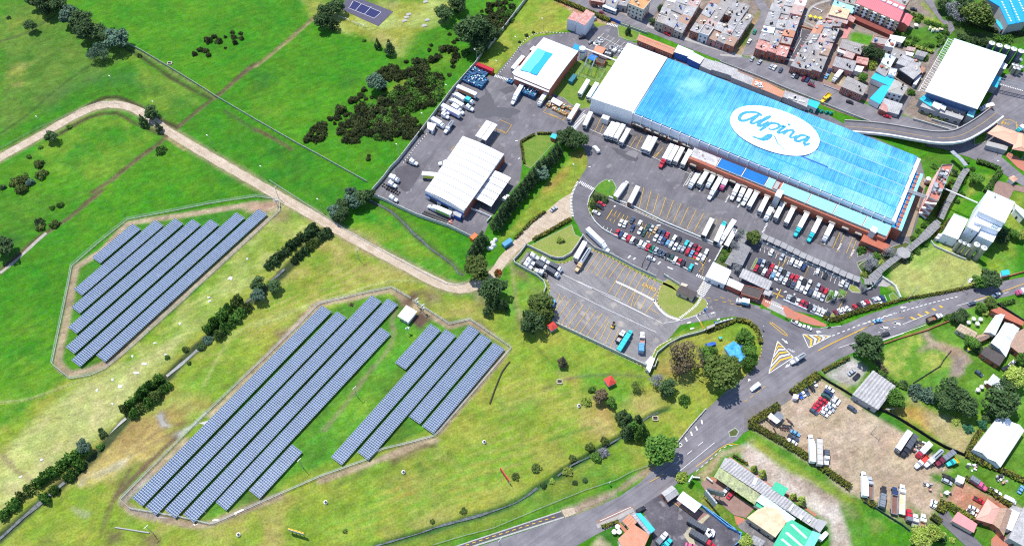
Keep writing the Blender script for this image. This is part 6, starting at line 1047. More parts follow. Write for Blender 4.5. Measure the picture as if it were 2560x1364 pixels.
SH(P('D 1560,830 1680,890 1560,1010 1490,1040'),.14).o('courtyard_floor',Ad,t)
q=P('D 1400,28 1420,50 1840,232 1880,140 1500,-60',10.5);q=P('. 2140,8 2248,55 2262,20 2160,-25',10.5);t=TH('apartment_block','four-storey apartment block with pink roof and rows of framed windows','apartment block',(*CE(q),0));q=ccw(q);PM(q,0,10.4).o('wall',mat('apartment_ochre',(.50,.38,.24),.8,var=.1),t);b=MB();RQ(b,(*q[0],10.5),(*q[1],10.5),(*q[2],11.8),(*q[3],11.8),1.2,.1);b.o('roof',PINKR,t)
a,c=P('. 2140,8 2248,55',10.5);n_=(sin(ang(a,c)),-cos(ang(a,c)))
if n_[1]>0:n_=(-n_[0],-n_[1])
for i in range(10):
 p=lerp(a,c,(i+.5)/10)
 if i%2==0:BX(p[0]+n_[0]*.35,p[1]+n_[1]*.35,3,dist(a,c)/10*.9,.7,7,ang(a,c)).o('white_bay',Wh,t)
 for z_ in(3.6,6.0,8.2):
  for d_ in(-1,1):pp=(p[0]+n_[0]*.75+d_*1.1*cos(ang(a,c)),p[1]+n_[1]*.75+d_*1.1*sin(ang(a,c)));o=BX(*pp,z_,1.3,.12,1.4,ang(a,c)).o('window',Wh,t);BX(pp[0]+n_[0]*.08,pp[1]+n_[1]*.08,z_+.1,1.05,.12,1.2,ang(a,c)).o('pane',Gl,o)
f0,f1=[(p[0]+n_[0]*4.5,p[1]+n_[1]*4.5)for p in(a,c)];MB().hexa([(*f0,0),(*f1,0),(*c,0),(*a,0)],[(*f0,2.6),(*f1,2.6),(*c,3.6),(*a,3.6)]).o('lower_roof',mat('maroon_roof',(.22,.06,.045),.85,var=.2),t)
for i in range(7):p=lerp(q[0],q[2],rt.uniform(.1,.9));p=lerp(lerp(q[0],q[1],(i+.5)/7),lerp(q[3],q[2],(i+.5)/7),.75);BX(*p,11.4,3.0,2.2,1.0,ang(a,c)).o('roof_lantern',Wr,t)
bldg('pink_annex','pink-roofed annex at the right end of the apartment block','annex','E 440,150 555,190 502,300 390,245',7.0,Bk,PINKR,'gable',.2,1.0)
x,y=P1('D 975,205');t=TH('play_frame','yellow and green climbing frame on the small park lawn','playground',(x,y,0));[BX(x+d_*3,y-d_*.8,2.2,2.2,2.2,.3,.4,0,.3).o('canopy',mat('play_yellow',(.65,.55,.03),.6)if d_<0 else BM['play_yellow'],t)for d_ in(-1,0,1)]
for d_ in(-1,0,1):[BA((x+d_*3+a_,y-d_*.8+b_,0),(x+d_*3+a_,y-d_*.8+b_,2.2),.1,4).o('post',mat('play_green',(.02,.20,.12),.6)if 'play_green'not in BM else BM['play_green'],t)for a_ in(-.8,.8)for b_ in(-.8,.8)]
BA((x+3.5,y-1,1.8),(x+6,y-2.6,.2),.35,6).o('slide',Bw,t)
SR(MB().rb(SL(P('D 850,230 870,210 925,100 1000,45 1130,5'),2),1.6,.06).o('path',PAVG));SR(MB().rb(SL(P('D 850,215 880,230 960,270 1000,305'),2),1.4,.065).o('path',PAVG));PW('D 805,270 990,325','low orange wall between the park and the street car park',1.0,Ti,.4,3);PW('D 960,85 1050,120 1040,140','small white park wall',.8,Wh,.3,3)
GOALM=mat('goal_white',(.75,.75,.75),.5)
def goal(s,label,rz,group):
 x,y=P1(s);t=TH('goal_frame',label,'goal',(x,y,0),group);ca,sa=cos(rz),sin(rz);f=lambda u,v,z_:(x+u*ca-v*sa,y+u*sa+v*ca,z_)
 for u in(-1.6,1.6):BA(f(u,0,0),f(u,0,2),.09,5).o('post',GOALM,t);BA(f(u,0,2),f(u,1.2,0),.07,4).o('stay',GOALM,t)
 BA(f(-1.6,0,2),f(1.6,0,2),.09,5).o('crossbar',GOALM,t);BA(f(-1.6,1.2,.1),f(1.6,1.2,.1),.07,4).o('ground_bar',GOALM,t)
for i,s in enumerate(('B 605,135','B 650,150','B 705,175','B 755,190')):goal(s,ordn[i]+' small white goal frame from the left below the blue court',-.45,'goal frames below the court')
goal('U 290,390','white football goal frame on the brown grass beside the grey warehouse',.2,None)
for s in('B 1085,105','B 1070,125','B 1215,145','B 1195,185','B 1205,15','B 1055,150'):x,y=P1(s);tag(BX(x,y,0,3.0,2.2,.35,.4).box(x,y,.35,2.4,1.6,.1,.4).o('slab',Kb),'pale concrete slab lying on the sports meadow','slab','concrete slabs on the sports meadow')
def PS(s,label,m,group,r=1.15):
 x,y=P1(s);t=TH('parasol',label,'parasol',(x,y,0),group);BA((x,y,0),(x,y,2.6),.06,5).o('pole',St,t);CY(x,y,2.0,2.75,r,.1,8).o('canopy',m,t);CY(x,y,0,.75,.6,.6,8).o('table',Wh,t)
CANV=mat('canvas_white',(.72,.71,.67),.8,var=.06)
for s,l in(('S 1230,550','upper left cream parasol of four on the restaurant lawn'),('S 1308,555','upper right cream parasol of four on the restaurant lawn'),('S 1172,590','lower left cream parasol of four on the restaurant lawn'),('S 1272,605','lower right cream parasol of four on the restaurant lawn'),('S 1372,1275','cream parasol nearest the pale tin roof'),('S 1320,1320','middle cream parasol of three below the pale tin roof'),('S 1277,1355','lowest cream parasol of three below the pale tin roof'),('X 222,1130','upper parasol on the corner garden by the red-tiled house'),('X 178,1195','left parasol on the corner garden by the red-tiled house'),('X 242,1195','right parasol on the corner garden by the red-tiled house')):PS(s,l,CANV,'cream parasols')
PS('S 1180,890','yellow parasol beside the dark trees of the restaurant',mat('canvas_yellow',(.65,.52,.03),.8),None)
for i,s in enumerate(('E 740,340','E 770,365','E 795,355','E 820,365','E 850,355','E 875,360')):PS(s,ordn[i]+' orange-white parasol from the left in the town garden',mat('canvas_peach',(.75,.62,.45),.8)if i==0 else BM['canvas_peach'],'parasols in the town garden',.9)
PS('E 580,310','white square parasol beside the pink annex',CANV,None,1.5)
bldg('ribbed_warehouse','long grey warehouse with strongly ribbed roof between gravel yard and green field','warehouse','R 1470,762 1712,932 1520,1190 1245,1025',4.6,Gy,Gg,'gable',.4,1.0,pitch=1.5,amp=.32,axis=1,win=(1,5));
t=bldg('greenhouse','white double-span greenhouse beside the striped lawn','greenhouse','U 1545,440 1680,525 1405,928 1245,830',4.2,mat('greenhouse_film',(.55,.60,.58),.5),Wr,'gable',.2,1.6,pitch=6,amp=.03);q=P('U 1685,525 1818,615 1548,1028 1405,928',4.2);bldg('span','','',None,4.2,BM['greenhouse_film'],Wr,'gable',.2,1.6,t=t,q=q,pitch=6,amp=.03)
for s,h,w,r_,k_,l in(('S 1500,495 1592,490 1485,712 1373,680',4.5,Cm,Wr,'gable','restaurant hall with white sheet roof by the public road'),('S 1440,430 1540,395 1819,560 1805,610 1640,540',4.0,Bk,T2,'gable','brown-tiled house behind the white restaurant roof'),('S 1605,575 1760,640 1690,775 1535,690',4.2,Gy,mat('zinc_roof',(.60,.65,.70),.5,var=.12),'gable','zinc-roofed hall behind the restaurant, upper part'),('S 1530,695 1685,780 1610,955 1450,800',4.0,Gy,BM.get('zinc_roof')or Wr,'gable','zinc-roofed hall behind the restaurant, lower part'),('S 1380,850 1560,940 1600,960 1535,1060 1330,930',3.4,Bk,DKB,'flat','dark flat-roofed shed below the zinc hall'),('S 1720,700 1830,640 1870,850 1780,930 1665,840',4.2,Bk,T2,'flat','brown-roofed hall at the right edge'),('S 1100,590 1282,690 1245,755 1055,650',3.6,Bg,mat('thatch',(.46,.36,.25),.95,var=.25),'gable','thatched open bar in the restaurant garden'),('S 1260,730 1400,700 1420,740 1290,800',3.2,Bk,T2,'gable','small brown-roofed hut beside the thatched bar'),('S 1460,1175 1605,1290 1545,1345 1400,1255',3.4,Bk,mat('tin_roof',(.52,.56,.60),.5,var=.15),'shed','pale tin-roofed hut beside the three parasols'),('S 1560,-10 1640,-20 1650,20 1575,35',3.2,Wh,Cy,'flat','blue and white stall at the public road, right edge'),('F 1720,960 1819,1030 1819,1110 1725,1010',5,Wh,Wr,'flat','white annex at the right edge of the lawn'),('V 1215,930 1450,1082 1410,1180 1145,1035',3.2,Bg,mat('salmon_pink_roof',(.62,.24,.24),.8,var=.08),'flat','long pink flat canopy by the southern driveway'),('V 1600,765 1750,875 1655,1070 1455,1010',4.5,Bk,mat('salmon_hip_roof',(.60,.34,.27),.85,var=.12),'hip','salmon hipped-roof house with parked cars in front'),('V 1755,880 1900,905 1800,1215 1665,1070',4.2,Bk,T2,'gable','brown-tiled wing beside the salmon hipped house'),('V 2067,870 2120,900 2120,1300 2067,1364 1880,1260',5.0,Gy,Gg,'flat','dark ribbed hall in the bottom right corner'),('V 1905,895 2000,940 1900,1160 1820,1120',3.8,Wh,Wr,'flat','white striped roof beside the dark ribbed hall'),('V 1920,845 2040,885 2010,930 1900,890',3.2,Wh,Pf,'flat','pale-roofed lean-to above the white striped roof'),('V 1215,455 1295,490 1270,555 1200,525',2.8,Wh,Wr,'flat','white site cabin at the corner of the red yard'),('X 440,1095 630,1220 555,1390 300,1390 240,1275',4.5,Cm,Ti,'flat','large terracotta house roof at the lower edge'),('X 378,968 465,1060 390,1135 298,1040',3.6,Cm,Ti,'shed','small square terracotta roof beside the road'),('X 262,1320 330,1310 400,1390 240,1390',3.5,Gy,Gf,'flat','grey roof corner at the lower edge'),('X 425,985 470,950 655,1180 625,1215',4.0,Gy,Gf,'shed','narrow grey roof beside the blue fascia'),('X 475,950 520,945 700,1150 660,1185',4.6,Gy,Cy,'flat','narrow bright blue roof at the filling yard'),('X 400,960 440,935 480,970 440,995',3.6,Gy,Pf,'flat','small pale roof at the road corner of the filling yard'),('X 800,680 930,590 1010,688 878,782',3.6,Bk,Gf,'gable','grey-roofed kiosk shop with red wall at the filling yard'),('X 1072,668 1300,832 1220,922 1000,760',5.0,None,Wr,'flat','white filling station canopy on posts'),('W 775,780 880,850 850,880 760,830',3.0,Wh,Gn,'flat','small green roof beside the tan roof'),('W 1035,540 1180,625 1122,712 985,620',4.4,None,Gn,'flat','bright green square canopy at the motel edge'),('W 800,900 905,860 1060,900 1160,1055 1020,1240 670,1000',5.0,Bg,TAN_R,'flat','tan patchwork roof of the roadside restaurant'),('W 740,1240 880,1310 840,1364 700,1320',3.4,Gy,Pf,'shed','grey hut roof below the tan patchwork roof')):
 bldg('hall'if h>4 else 'hut',l,'building',s,h,w,r_,k_,.3,1.1,None,(1,3.4)if w and h>3.3 else None,pitch=1.2,amp=.14,open_=w is None)
t=bldg('motel','long motel with dark ribbed and moss-green roof strips beside the dusty track','motel','W 372,232 460,238 1245,798 1160,905 842,688 312,345',4.0,Bk,Gg,'flat',.1)
def ribs(t,s,z,m,pitch=1.3,amp=.3,nm='roof_strip'):q=P(s,z);b=MB();RQ(b,*[(*p,z)for p in q],pitch,amp);return b.o(nm,m,t)
ribs(t,'W 312,348 1165,900 1250,800 440,236',4.3,Gg);ribs(t,'W 230,470 758,832 832,700 302,345',4.0,MOSS,3.4,.35);ribs(t,'W 1160,900 1520,1135 1592,1035 1245,800',4.0,Gf,1.3,.2);ribs(t,'W 775,780 1215,1080 1290,1010 848,688',4.2,MINT,2.0,.12)
for s in('W 720,560 760,480 800,500 760,580','W 1195,905 1250,815 1270,830 1215,920','W 1330,1000 1360,960 1390,985 1355,1030','W 1430,1040 1460,1010 1485,1030 1455,1060'):q=P(s,4.6);PM(q,4.4,4.75).o('skylight',Wr,t)
PM(P('W 1580,1010 1700,1050 1600,1190 1530,1130',4),0,4).o('flat_wing',Gy,t)
for s in('W 430,205 990,590 980,610 420,225','W 1180,680 1560,960 1540,985 1140,690','W 220,470 400,600 350,650 165,490'):SR(SH(P(s),.12).o('pavement',BRK))
t=bldg('green_hall','bright green sheet-roofed hall with pale skylight strips at the lower edge','hall','W 1240,1030 1500,1180 1390,1400 980,1400 1160,1070',5.0,Gy,Gn,'flat',.2)
for s in('W 1215,1085 1250,1075 1440,1250 1420,1270','W 1145,1190 1185,1180 1390,1364 1350,1364','W 1090,1275 1120,1262 1240,1364 1200,1364'):PM(P(s,5.3),5.24,5.32).o('skylight_strip',MINT,t)
bldg('mint_canopy','mint green ribbed canopy at the side of the green hall','canopy','W 1505,1170 1610,1210 1500,1400 1380,1400',6.0,None,mat('mint_green_roof',(.16,.58,.42),.6,var=.1),'flat',.1,open_=True)
def HB(s,label,z0,z1,m,cat='billboard',n=4):
 a,c=P(s);t=TH('hoarding',label,cat,(*a,0));WL([a,c],.5,z0,z1).o('board',m,t);n_=(sin(ang(a,c)),-cos(ang(a,c)));WL([(a[0]+n_[0]*.3,a[1]+n_[1]*.3),(c[0]+n_[0]*.3,c[1]+n_[1]*.3)],.1,z0+.2,z1-.2).o('lattice',St,t)
 for i in range(n):p=lerp(a,c,(i+.5)/n);BA((*p,0),(*p,z1),.16,5).o('post',Dw,t)
HB('X 1320,720 1460,890','long grey billboard seen from behind on the grass strip',3.5,8.5,mat('board_grey',(.42,.46,.50),.6));HB('X 1340,700 1560,760','dark-backed billboard meeting the grey one in a wedge',3.5,8.5,mat('board_dark',(.11,.14,.14),.6))
HB('X 1120,580 1170,500','white roadside sign with round head on the verge',2,5,Wh,'sign',2);HB('X 1190,488 1280,495','pale low sign board on the motel verge',.5,1.8,Wh,'sign',2);HB('X 1370,490 1440,545','pale sign board at the motel corner',.3,2,Wh,'sign',2);HB('e 2200,1180 2400,1240','yellow roadside hoarding at the lower edge of the meadow',2,5,YLW)
for s,l in(('R 190,400','white road sign on the kerb by the chevron island'),('R 935,210','white totem at the tip of the brick plaza'),('S 490,318','white totem by the public road hedge'),('X 118,570','white leaning banner on the grassy bank'),('U 870,1090','thin pole on the green tongue of the gravel lot'),('R 200,290','lamp at the gate road')):x,y=P1(s);t=TH('sign_post',l,'sign',(x,y,0));BA((x,y,0),(x,y,3.4),.09,5).o('post',St,t);BX(x,y,1.8,.9,.12,1.8,.8).o('panel',Wh,t)
a,c=P('N 745,1010 850,805');t=TH('road_gantry','dark steel gantry spanning the internal road','gantry',(*a,0));[BA((*p,0),(*p,6),.22,6).o('column',Dw,t)for p in(a,c)];[BA((*a,z_),(*c,z_),.16,5).o('beam',Dw,t)for z_ in(5.2,6.0)]
for s,l in(('Q 1280,340 1325,425','blue barrier cabin at the exit lane kerb'),('Q 1400,490 1455,470','blue barrier cabin at the entry lane kerb')):a,c=P(s);t=TH('barrier',l,'barrier',(*a,0));BX(*a,0,.9,.9,1.3,ang(a,c)).o('post',Bw,t);BA((*a,1.1),(*c,1.2),.12,5).o('boom',Bw,t)
bldg('weigh_hut','pale hut in the corner of the truck park wall','hut','Q 670,890 715,890 655,1045 615,1000',3,Cf,Wr,over=.1);bldg('gate_canopy','small pale canopy over the pedestrian gate','canopy','Q 1300,530 1390,500 1400,520 1310,560',3,None,Kb,over=0,open_=True)
PW('W 40,830 300,1010 560,1210','blue wall stretch beside the motel grass',2.0,BM['blue_painted_wall'],.3,4);PW('S 1510,370 1650,460 1819,570','dark wall behind the brown-tiled house',1.8,Dw,.3,4);PW('S 560,1260 700,1170 860,1070 900,1000 990,890','dark low fence line across the green field',.8,Dw,.2,3,'low_fence','fence');PW('V 0,800 130,870 300,980 480,1090 590,1180','dark mesh fence below the gravel lot',1.4,mat('dark_mesh',(.02,.05,.05),.8),.25,4,'mesh_fence','fence');PW('U 110,370 240,405 350,460 480,540 640,640 760,720 900,800 1040,860 1150,905','black mesh fence along the gravel lot',1.8,mat('black_mesh',(.012,.012,.014),.9),.4,4,'mesh_fence','fence')
PW('T 850,180 960,250 1100,330 1230,410','dark fence between the two gravel yards',1.6,BM['black_mesh'],.3,4,'mesh_fence','fence');PW('D 1075,885 1180,925 1250,950','low stone wall of the vacant lot',.7,Gy,.4,3)
TYRE=mat('tyre_rubber',(.025,.025,.026),.9,var=.05);WIND=mat('car_window',(.03,.035,.045),.12,var=.05,spec=.6);LAMP=mat('lamp_glass',(.7,.7,.68),.2,var=.02)
CC={'W':('white',(.76,.77,.78)),'S':('silver grey',(.36,.39,.42)),'K':('black',(.022,.024,.03)),'R':('red',(.46,.018,.035)),'M':('maroon',(.17,.015,.035)),'B':('dark blue',(.02,.045,.13)),'N':('navy grey',(.05,.075,.12)),'G':('green',(.01,.21,.13)),'T':('turquoise',(.03,.46,.50)),'D':('dark green',(.025,.075,.07)),'O':('tan',(.52,.36,.19)),'L':('light blue',(.12,.32,.55)),'Y':('yellow',(.70,.46,.02)),'P':('pink',(.60,.10,.22)),'E':('bright blue',(.02,.10,.48))}
Cx={k:paint_mat(v[1],.3,.03)for k,v in CC.items()}
def loft(secs,mb=None):
 """secs: (x, half width, z low, z high) -> closed hull with chamfered shoulders"""
 b=mb or MB();n0=len(b.v);vs=[]
 for x,w,z0,z1 in secs:c=min(.16,(z1-z0)*.3);vs+=[(x,-w*.92,z0),(x,-w,z0+c),(x,-w,z1-c),(x,-w*.86,z1),(x,w*.86,z1),(x,w,z1-c),(x,w,z0+c),(x,w*.92,z0)]
 f=[(i*8+j,(i+1)*8+j,(i+1)*8+(j+1)%8,i*8+(j+1)%8)for i in range(len(secs)-1)for j in range(8)]
 f+=[tuple(range(7,-1,-1)),tuple(range((len(secs)-1)*8,len(secs)*8))];return b.add(vs,f)
def cabin(b,x0,x1,x2,x3,w0,w1,z0,z1):return b.add([(x0,-w0,z0),(x3,-w0,z0),(x3,w0,z0),(x0,w0,z0),(x1,-w1,z1),(x2,-w1,z1),(x2,w1,z1),(x1,w1,z1)],[(0,1,5,4),(1,2,6,5),(2,3,7,6),(3,0,4,7),(4,5,6,7)])
def wheels(t,xs,half,r=.33,w=.22,nm='wheel'):
 pm=None
 for x in xs:
  for s_ in(-1,1):
   if pm is None:o=BA((0,-w/2,0),(0,w/2,0),r,10).o(nm,TYRE,t);pm=o.data
   else:o=ON(nm,pm);LK(o);o.parent=t
   o.location=(x,s_*half,r)
def car_proto(kind):
 t=TH(kind,'x','car',(0,0,0));PROTOS.append(t)
 if kind in('sedan','hatchback','suv'):
  L,H,tb={'sedan':(4.35,1.45,.98),'hatchback':(3.85,1.48,1.0),'suv':(4.5,1.72,1.12)}[kind];h=L/2
  b=loft([(-h,.66,.35,tb-.12),(-h+.2,.83,.26,tb),(-h+.9,.87,.22,tb+.02),(0,.88,.22,tb),(h-1.15,.87,.22,tb-.04),(h-.35,.83,.26,tb-.17),(h,.66,.35,.66)])
  r0,r1,r2,r3={'sedan':(-1.55,-.95,.25,1.0),'hatchback':(-1.82,-1.5,.1,.85),'suv':(-2.1,-1.75,.3,1.05)}[kind]
  cabin(b,r1-.04,r1,r2,r2+.04,.66,.62,H-.08,H);b.o('body',Cx['W'],t);cabin(MB(),r0,r1-.04,r2+.04,r3,.80,.66,tb-.06,H-.075).o('windows',WIND,t)
 elif kind=='pickup':
  b=loft([(-2.6,.8,.4,1.0),(-2.45,.9,.35,1.08),(-.75,.92,.3,1.08),(.2,.92,.3,1.08),(1.35,.9,.3,1.02),(2.2,.85,.32,.95),(2.55,.7,.4,.8)]);cabin(b,-.62,-.58,.42,.46,.68,.64,1.62,1.7);b.o('body',Cx['W'],t)
  cabin(MB(),-.75,-.62,.46,1.15,.84,.68,1.02,1.63).o('windows',WIND,t);BX(-1.65,0,1.02,1.6,1.45,.1).o('load_bed',BLK,t)
 elif kind=='van':
  b=loft([(-2.6,.88,.4,2.0),(-2.45,.96,.3,2.12),(.9,.96,.3,2.12),(1.5,.93,.3,1.9),(1.9,.93,.3,1.35),(2.5,.85,.35,1.0),(2.65,.7,.4,.8)]);b.o('body',Cx['W'],t)
  MB().add([(1.02,-.84,2.12),(1.02,.84,2.12),(1.93,.84,1.38),(1.93,-.84,1.38)],[(0,1,2,3),(3,2,1,0)]).o('windscreen',WIND,t);BX(-.6,0,1.4,2.8,1.96,.45).o('windows',WIND,t)
 elif kind=='bus':
  b=loft([(-4.5,1.15,.5,2.8),(-4.3,1.22,.4,3.0),(4.0,1.22,.4,3.0),(4.5,1.15,.5,2.6)]);b.o('body',Cx['W'],t);BX(0,0,1.5,8.2,2.48,.85).o('windows',WIND,t);BX(4.46,0,1.4,.1,2.1,1.1).o('windscreen',WIND,t);BX(0,0,.7,8.6,2.47,.5).o('stripe',paint_mat((.05,.30,.50)),t)
 hw=1.15 if kind=='bus'else .8;a={'sedan':1.32,'hatchback':1.2,'suv':1.4,'pickup':1.65,'van':1.65,'bus':2.9}[kind];wheels(t,(-a,a),hw,.48 if kind=='bus'else .33)
 L={'sedan':2.16,'hatchback':1.9,'suv':2.22,'pickup':2.5,'van':2.6,'bus':4.48}[kind];l0=BX(0,0,0,.12,.3,.16).o('headlight',LAMP,t);l0.location=(L,-.55,.6);l1=ON('headlight',l0.data);LK(l1);l1.parent=t;l1.location=(L,.55,.6)
 return t
CP={k:car_proto(k)for k in('sedan','hatchback','suv','pickup','van','bus')}
rc=random.Random(4)
def put_car(p,rz,kind,c,label,group=None,k=1.0):return dup(CP[kind],(p[0],p[1],.12),rz,label,group,'bus'if kind=='bus'else 'van'if kind=='van'else 'pickup truck'if kind=='pickup'else 'car',k,{'body':Cx[c]},kind)
def CR(reg,pts,cols,axis,where,group,flip=.25):
 """pts: list of centres (zoomed survey sheet), cols: colour letters, axis: heading vector on the sheet"""
 for i,(p,c)in enumerate(zip(pts,cols)):
  a,b=P('%s %f,%f %f,%f'%(reg,*p,p[0]+axis[0],p[1]+axis[1]),.7);rz=ang(a,b)+(math.pi if rc.random()<flip else 0)+rc.gauss(0,.03)
  kind=rc.choices(('sedan','hatchback','suv'),(.5,.3,.2))[0];put_car((a[0]+rc.gauss(0,.08),a[1]+rc.gauss(0,.08)),rz,kind,c,'%s %s parked %s from the left, %s'%(CC[c][0],{'suv':'jeep'}.get(kind,kind),ordn[i],where),group,1.06)
def lin(a,b,n):return[lerp(a,b,i/(n-1))for i in range(n)]
g='cars in the car park below the truck bays'
CR('N',lin((465,600),(1215,947),18),'RBWRWKWWRGSNNKDWRK',(20,-38),'bottom row, upper car park',g);CR('N',[(1303,992)],'T',(20,-38),'alone past the bottom row, upper car park',g)
CR('N',[(508,485),(553,500),(640,545),(728,578),(772,600),(905,657),(952,680),(994,693),(1038,715),(1080,735),(1125,755),(1175,775),(1216,793),(1268,812),(1312,835),(1357,856),(1400,873),(1444,894)],'WWBWDWSBLWWSSRLRWW',(20,-38),'lower middle row, upper car park',g)
CR('N',[(640,455),(727,490),(820,530),(860,550),(903,568),(945,590),(990,607),(1037,630),(1120,665),(1171,681),(1254,722),(1302,743),(1350,765),(1396,785),(1481,825)],'NWDSONBRWKTSMRW',(20,-38),'upper middle row, upper car park',g);CR('N',[(290,270),(272,305),(228,370)],'RKW',(45,24),'beside the hedge, upper car park',g)
g='cars in the staff car park'
CR('O',[(587,323),(705,375),(813,420),(862,445),(910,463),(955,490),(1103,540),(1194,590),(1388,672),(1436,698)],'WSWWWBWKWS',(20,-42),'top row, staff car park',g)
CR('O',[(445,428),(490,447),(543,465),(590,487),(632,512),(680,530),(725,555),(772,577),(820,598),(868,617),(912,635),(960,657),(1010,676),(1107,716),(1155,740),(1203,766),(1255,787),(1308,802)],'BSKRWSKSRRWKWSMRSW',(20,-42),'upper middle row, staff car park',g)
CR('O',[(411,497),(455,520),(505,541),(552,563),(600,587),(645,601),(688,627),(740,648),(786,671),(832,690),(882,711),(930,735),(975,753),(1025,775),(1075,797),(1121,818),(1167,838)],'RKWMLWSWKNWWWNWWS',(20,-42),'lower middle row, staff car park',g)
CR('O',[(783,842),(833,863),(880,882),(930,903),(978,923),(1022,948),(1070,968),(1117,986),(1169,1010),(1226,1028)],'SKWRMKSWWK',(20,-42),'bottom row, staff car park',g);CR('O',[(1325,1018),(1372,1002),(1418,990),(1462,977),(1545,951),(1597,936),(1640,921),(1686,907),(1765,880),(1800,866)],'MWWWRKWRSW',(36,50),'hedge row, staff car park',g);CR('S',[(130,330),(172,321),(213,311)],'SWB',(36,50),'right end of hedge row, staff car park',g)
g='cars in the gravel lot'
CR('T',[(800,258),(765,311),(705,346),(665,371),(632,396)],'WKNWE',(42,54),'under the hedge, gravel lot',g);CR('T',[(976,327),(960,376),(931,412),(898,452),(876,499),(838,526),(812,556),(793,581)],'WBDRRRRN',(95,60),'left column, gravel lot',g);CR('T',[(1050,446),(1030,476),(1000,511),(975,546),(935,567),(910,606)],'WWWSWW',(95,60),'right column, gravel lot',g);CR('T',[(1230,551)],'N',(95,60),'alone in the middle, gravel lot',g);CR('T',[(583,828)],'L',(95,50),'beside the motorcycles, gravel lot',g);CR('T',[(548,926)],'W',(95,55),'lowest by the motorcycles, gravel lot',g)
ONE=[('T 510,855 610,905','pickup','N','blue-grey pickup between two cars beside the motorcycles'),('R 1185,800 1262,745','sedan','S','grey car on the pale gravel by the ribbed warehouse'),('R 1247,852 1310,790','sedan','K','black car on the pale gravel by the ribbed warehouse'),('S 205,715 285,692','sedan','K','black car on the lower lane, left, of the public road'),('S 1190,368 1268,345','sedan','N','dark car on the public road beneath the yellow hatching'),('S 1540,245 1458,275','suv','W','white off-road car near the right end of the public road'),('R 545,190 645,243','pickup','W','white pickup stopped along the red plaza, left of two'),('R 768,285 670,243','sedan','W','white car stopped along the red plaza, right of two'),('R 190,898 58,992','van','W','white van driving on the wide public road'),('I 620,1037 695,985','sedan','S','silver car on the dirt drive beside the orange lawn'),('N 800,873 905,912','suv','W','white patrol car beneath the gantry on the internal road'),('C 748,262 700,270','suv','K','black and white car on the asphalt by the red-roofed white shed'),('C 850,85 884,103','sedan','M','maroon car at the hedge on the upper street'),('C 885,65 952,90','bus','W','white and blue bus on the upper street'),('C 1308,232 1352,252','sedan','R','red car parked along the upper street'),('J 445,835 372,748','van','W','white delivery van crossing the factory yard'),('D 350,350 365,308','sedan','G','teal car parked in the side street'),('D 290,445 315,410','sedan','W','white car parked in the side street'),('D 320,628 340,590','sedan','S','silver car at the street corner, leftmost'),('D 395,660 425,625','sedan','S','silver car in front of the dark red roof'),('D 515,705 545,670','sedan','S','silver car, left of a pair before the dark red roof'),('D 548,718 578,680','sedan','W','white car, right of a pair before the dark red roof'),('D 615,745 640,705','sedan','N','dark car at the mouth of the street car park'),('D 750,800 775,760','sedan','S','grey car before the brick corner house'),('D 788,808 810,765','sedan','K','black car before the brick corner house'),('D 852,835 875,790','suv','M','maroon car before the brick corner house'),('D 890,845 918,800','sedan','B','blue car before the brick corner house'),('D 912,868 978,892','sedan','M','maroon car driving on the street'),('D 1120,750 1140,708','sedan','B','dark blue car in the brown lane'),('D 1090,808 1115,768','sedan','L','light blue car in the brown lane'),('D 1308,1045 1375,1068','sedan','K','black car driving on the street, right part'),('D 1690,1192 1765,1212','sedan','R','red car at the right end of the street'),('D 690,480 735,500','sedan','K','black car, top left in the street car park'),('D 700,500 745,515','sedan','R','red car, top left in the street car park'),('D 668,535 715,552','sedan','M','maroon car, left side of the street car park'),('D 670,568 715,585','sedan','B','blue car, left side of the street car park'),('D 905,470 840,480','sedan','R','red car, top right of the street car park'),('D 885,515 815,525','sedan','K','black car, right side of the street car park'),('D 870,548 800,560','sedan','W','white car, right side of the street car park'),('D 850,575 785,583','sedan','R','red car, lowest right of the street car park'),('D 530,125 550,90','sedan','W','white car in the yard beside the street bend'),('E 535,100 598,115','sedan','K','black car on the earth track right of the ochre house'),('S 1650,1068 1728,995','pickup','W','white pickup on the grass by the dark flat shed'),('S 1575,1105 1648,1070','sedan','K','dark car on the grass by the dark flat shed'),('S 1670,1105 1725,1140','hatchback','W','pale car below the white pickup on the grass'),('S 1270,1125 1340,1175','hatchback','N','dark car alone on the green lawn'),('V 1025,450 1165,520','pickup','K','black pickup on the green tongue of the gravel lot'),('V 1005,505 1135,565','suv','S','silver car beside the black pickup'),('V 868,780 990,840','sedan','W','white car, upper of two by the short hedge'),('V 865,830 970,885','sedan','W','white car, lower of two by the short hedge'),('V 1420,740 1555,815','pickup','R','red pickup on the red yard'),('V 1360,855 1475,910','sedan','W','white car beside the salmon hipped house'),('V 1330,910 1465,985','pickup','W','white pickup with dark load beside the salmon hipped house'),('V 1655,640 1745,690','pickup','W','white pickup with dark load on the curved track'),('V 1815,740 1945,805','van','W','white van on the curved track'),('V 2000,680 2050,590','sedan','L','light blue car on the grass at the right edge'),('X 1590,690 1650,620','sedan','W','white car in the motel forecourt'),('X 1650,745 1720,665','sedan','R','red car in the motel forecourt'),('X 475,920 580,865','suv','K','black car at the filling yard entrance'),('X 1125,1345 1215,1370','sedan','P','pink-red car at the lower edge of the filling yard'),('W 1590,1290 1690,1190','van','W','white van beside the mint canopy'),('Q 1300,745 1395,720','pickup','E','bright blue pickup beside the blue tarpaulin house'),('R 1475,200 1568,182','sedan','L','light blue taxi on the public road, upper carriageway')]
for i,(s,k_,c,l)in enumerate(ONE):
 a,b=P(s,.7);put_car(lerp(a,b,.5),ang(a,b),k_,c,l,None,1.05)
